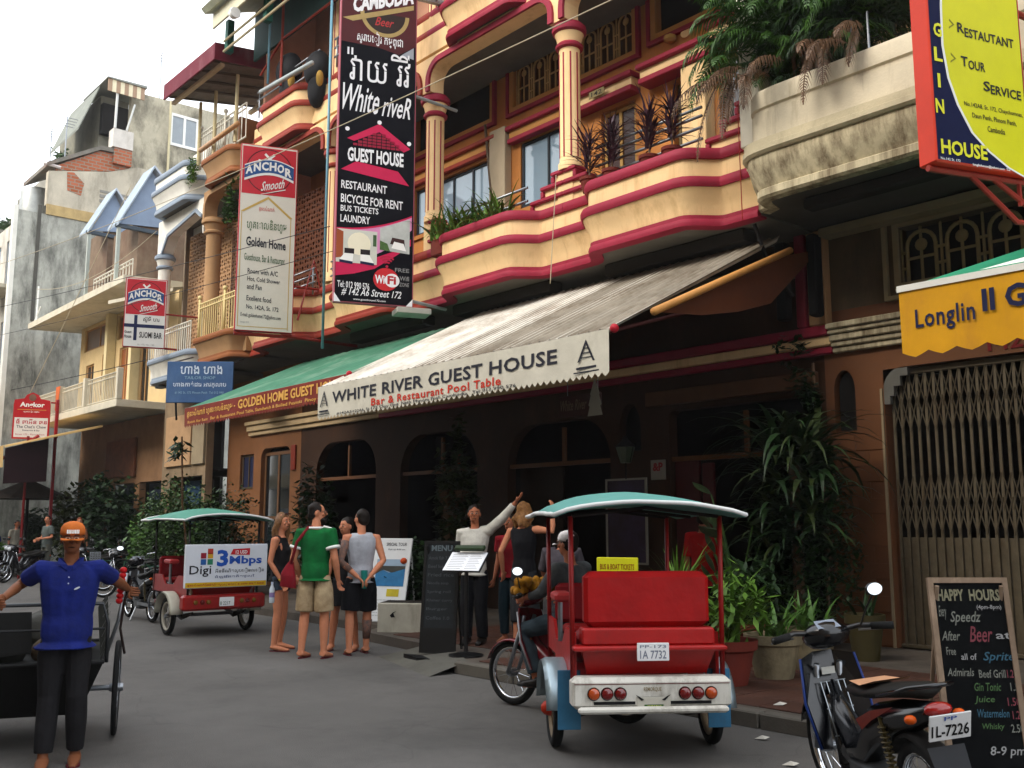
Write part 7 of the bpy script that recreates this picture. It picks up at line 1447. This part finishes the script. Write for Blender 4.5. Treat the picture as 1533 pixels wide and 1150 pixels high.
for x in (.08,1.25): part('leg',MB().bbox(x,x+.08,.03,.37,0,.399,.01),M('#2a1a10',.6,.2,5),bd_)
pr_=thing('thatched_parasol','small dark thatched parasol roof at the far left cafe','parasol',(-35.2,9.6,-.1)); part('parasol_roof',MB().lathe([(1.5,2.55),(.9,2.8),(.05,3.2)],n=10),M('#3a3028',.9,.3,6),pr_); part('pole',MB().tube([(0,0,0),(0,0,3.1)],.05,6),darkm,pr_)
cc=thing('cane_chair','curved cane chair back showing above the plants behind the bicycles','chair',(-23.0,9.9,.0),R(-60)); part('chair_back',MB().tube([(-.4,0,.4),(-.4,0,.95),(-.25,0,1.12),(.25,0,1.12),(.4,0,.95),(.4,0,.4)],.04,8),M('#7a4a38',.6,.2,8),cc,smooth=True); part('seat',MB().bbox(-.4,.4,-.5,.0,.38,.44,.02),M('#7a4a38',.6,.2,8),cc)
for x in (-.35,.35):
    for y in (-.45,-.05): part('leg',MB().tube([(x,y,0),(x,y,.38)],.02,6),M('#5a3428',.6,.2,8),cc)
ow=thing('drying_cloth','orange cloth hung over the white balcony rail of the low cream house','cloth',(-33.6,9.85,5.2)); part('cloth_sheet',MB().add([(0,-.06,.85),(.45,-.06,.85),(.42,-.09,.4),(.3,-.07,-.05),(.12,-.1,.1),(.02,-.06,.45)],[(0,1,2,5),(5,2,3,4)]),M('#C8622c',.8,.1,5),ow)
lan=thing('paper_lantern','small dim orange paper lantern hanging in the second arch','lantern',(-15.4,12.2,2.85)); part('shade',MB().ell((0,0,0),(.13,.13,.15),14,10),M('#8A3512',.7,.1,5),lan,smooth=True); part('cord',MB().tube([(0,0,.15),(0,0,1.05)],.006,4),darkm,lan)

# ------------------------------------------------------------------ handcart
ca=thing('handcart','black-sided two-wheeled handcart with steel push bar, loaded with dark sacks, behind the man in blue','cart',(-8.14,2.25,0),math.atan2(-.37,.93))
wheel(ca,(0,.68,.36),.335,.02,spokes=24,rm=steel); wheel(ca,(0,-.68,.36),.33,.03,spokes=24,rm=steel)
cm=M('#0f0f0e',.85,.3,6,.2,40)
part('cart_bed',MB().rings([[(-.7,-.45,.25),(.45,-.45,.25),(.45,.45,.25),(-.7,.45,.25)],[(-.85,-.6,.62),(.62,-.6,.62),(.62,.6,.62),(-.85,.6,.62)]]),cm,ca); part('bed_rim',MB().tube([(-.85,-.6,.63),(.62,-.6,.63),(.62,.6,.63),(-.85,.6,.63),(-.85,-.6,.63)],.015,6),M('#1c1c1c',.6,.2,6),ca)
part('axle',MB().tube([(0,-.68,.36),(0,.68,.36)],.02,8),steel,ca)
nt_=MB()
for k in range(16): nt_.tube([(-.8+k*.09,.58,.63),(-.75+k*.09,.55,1.02)],.003,3,False)
for k in range(6): nt_.tube([(-.8,.58,.66+k*.07),(.55,.58,.66+k*.07)],.003,3,False)
part('side_mesh',nt_,M('#3a3a36',.7,.2,6),ca); part('side_sheet',MB().add([(-.7,.575,.64),(.5,.575,.64),(.5,.54,1.0),(-.6,.54,1.0)],[(0,1,2,3)]),M('#7d7a6e',.8,.4,8,col2='#4a4b3e'),ca)
part('push_bar',MB().tube([(.55,.62,.62),(.60,.62,.9),(.60,.58,1.04),(.60,-.62,1.04),(.60,-.62,.62)],.014,8),M('#4a4c4e',.4,.2,6,metal=.6),ca,smooth=True); part('handle_post',MB().tube([(.3,.6,.62),(.32,.68,.9),(.33,.72,1.24)],.014,8).tube([(.3,-.6,.62),(.32,-.68,.9),(.33,-.72,1.24)],.014,8),steel,ca,smooth=True); part('cross_bar',MB().tube([(.58,.6,.86),(.58,-.6,.86)],.01,6),M('#2a2b2c',.5,.2,6),ca)
part('handle_strap',MB().tube([(.50,.76,1.2),(.50,.72,1.05),(.52,.70,.85),(.58,.74,.68)],.02,6,sq=(1,.5)),M('#201512',.7,.1,5),ca)
gb=MB()
for k in range(7): gb.ell((.52-.004*k,.70-.003*k,1.27-.037*k),(.022,.026,.024),8,6)
part('red_grip',gb,M('#B01418',.5,.15,9),ca,smooth=True)
part('tarp',MB().add([(.45,-.6,.98),(.45,.1,.98),(.5,.12,.7),(.5,-.2,.66),(.5,-.6,.72)],[(0,1,2,3,4)]),M('#20201f',.8,.3,6),ca)
for i,(x,y,z,r_,l_,c_) in enumerate(((.25,-.25,.72,(.26,.3,.17),'bulging dark sack in the middle of the handcart load','#2a2a26'),(-.3,.2,.74,(.3,.28,.2),'grey sack at the back of the handcart','#3c3b36'),(.3,-.5,.70,(.14,.12,.12),'crumpled white plastic bag at the left rim of the handcart','#b9b9b6'),(.2,.3,.68,(.2,.2,.13),'brown cardboard heap at the right of the handcart load','#4a3a28'))):
    o=part1('sack' if i!=3 else 'cardboard_heap',remesh(MB().ell((0,0,0),r_,16,10),.02,1,.05,6,i),M(c_,.8,.3,6,.3,40)); o.location=ca.matrix_basis@Vector((x,y,z)); o.rotation_euler=ca.rotation_euler; tag(o,l_,'sack' if i<3 else 'cardboard')
    ca.rotation_euler=ca.rotation_euler

# ------------------------------------------------------------------ overhead wires
def wire(name,label,pts,r,mat,sag=.3):
    a,b_=Vector(pts[0]),Vector(pts[1]); P=[a.lerp(b_,i/24)-Vector((0,0,sag*4*(i/24)*(1-i/24))) for i in range(25)]
    o=part(name,MB().tube(P,r,5),mat,smooth=True); tag(o,label,'wire'); return o
wc=M('#B5A98F',.6,.1,5); wk=M('#1c1c1c',.6,.1,5)
wire('overhead_wire','pale overhead wire crossing the whole facade diagonally up to the orange-edged sign',((-32,7.2,9.3),(-1.0,8.2,7.6)),.008,wc,.35)
wire('overhead_wire','dark overhead wire crossing the beer signs at left, upper of the pair',((-46,8.0,9.9),(-13.9,8.2,6.55)),.008,wk,.1)
wire('overhead_wire','dark overhead wire crossing the beer signs at left, lower of the pair',((-46,7.9,8.7),(-14.2,8.6,6.3)),.007,wk,.15)
wire('overhead_wire','thin black wire along the white balcony toward the left edge',((-50,9.0,6.9),(-26.2,10.1,6.1)),.012,wk,.1)
wire('overhead_wire','pale slack wire from the flat roof mast to the white house',((-36.6,9.8,9.9),(-26.0,9.9,9.6)),.010,wc,.5)
wire('overhead_wire','long pale guy wire slanting down to the far-left beer sign',((-28.4,10.0,11.6),(-34.6,9.2,5.7)),.011,wc,.02)
wire('hanging_cable','thin red cable dangling from the stepped parapet at right',((-7.05,10.1,6.95),(-7.0,10.05,5.4)),.007,M('#9a2a22',.6,.1,5),0)
wire('hanging_cable','thin pale cable down the corner between the two bowed balconies',((-10.33,10.02,6.9),(-10.4,9.95,5.2)),.007,wc,0)
wire('hanging_cable','black cable running down beside the white balcony',((-25.8,10.5,6.0),(-25.7,10.6,4.4)),.03,wk,0)
wire('wall_cable','thick grey cable bundle against the upper wall between two windows',((-13.75,11.45,9.2),(-13.35,11.4,6.6)),.03,M('#6a5a4a',.7,.2,5),-.02)
# ------------------------------------------------------------------ hazy humid air
hz=bpy.data.materials.new('haze'); hz.use_nodes=True; t_=hz.node_tree; t_.nodes.clear(); o_=t_.nodes.new('ShaderNodeOutputMaterial'); v_=t_.nodes.new('ShaderNodeVolumePrincipled')
v_.inputs['Color'].default_value=(.97,.98,1,1); v_.inputs['Density'].default_value=.0005; v_.inputs['Anisotropy'].default_value=.2; t_.links.new(v_.outputs[0],o_.inputs['Volume'])
part1('haze',MB().box(-401,301,-301,401,-1.3,20.5),hz,stuff=True)
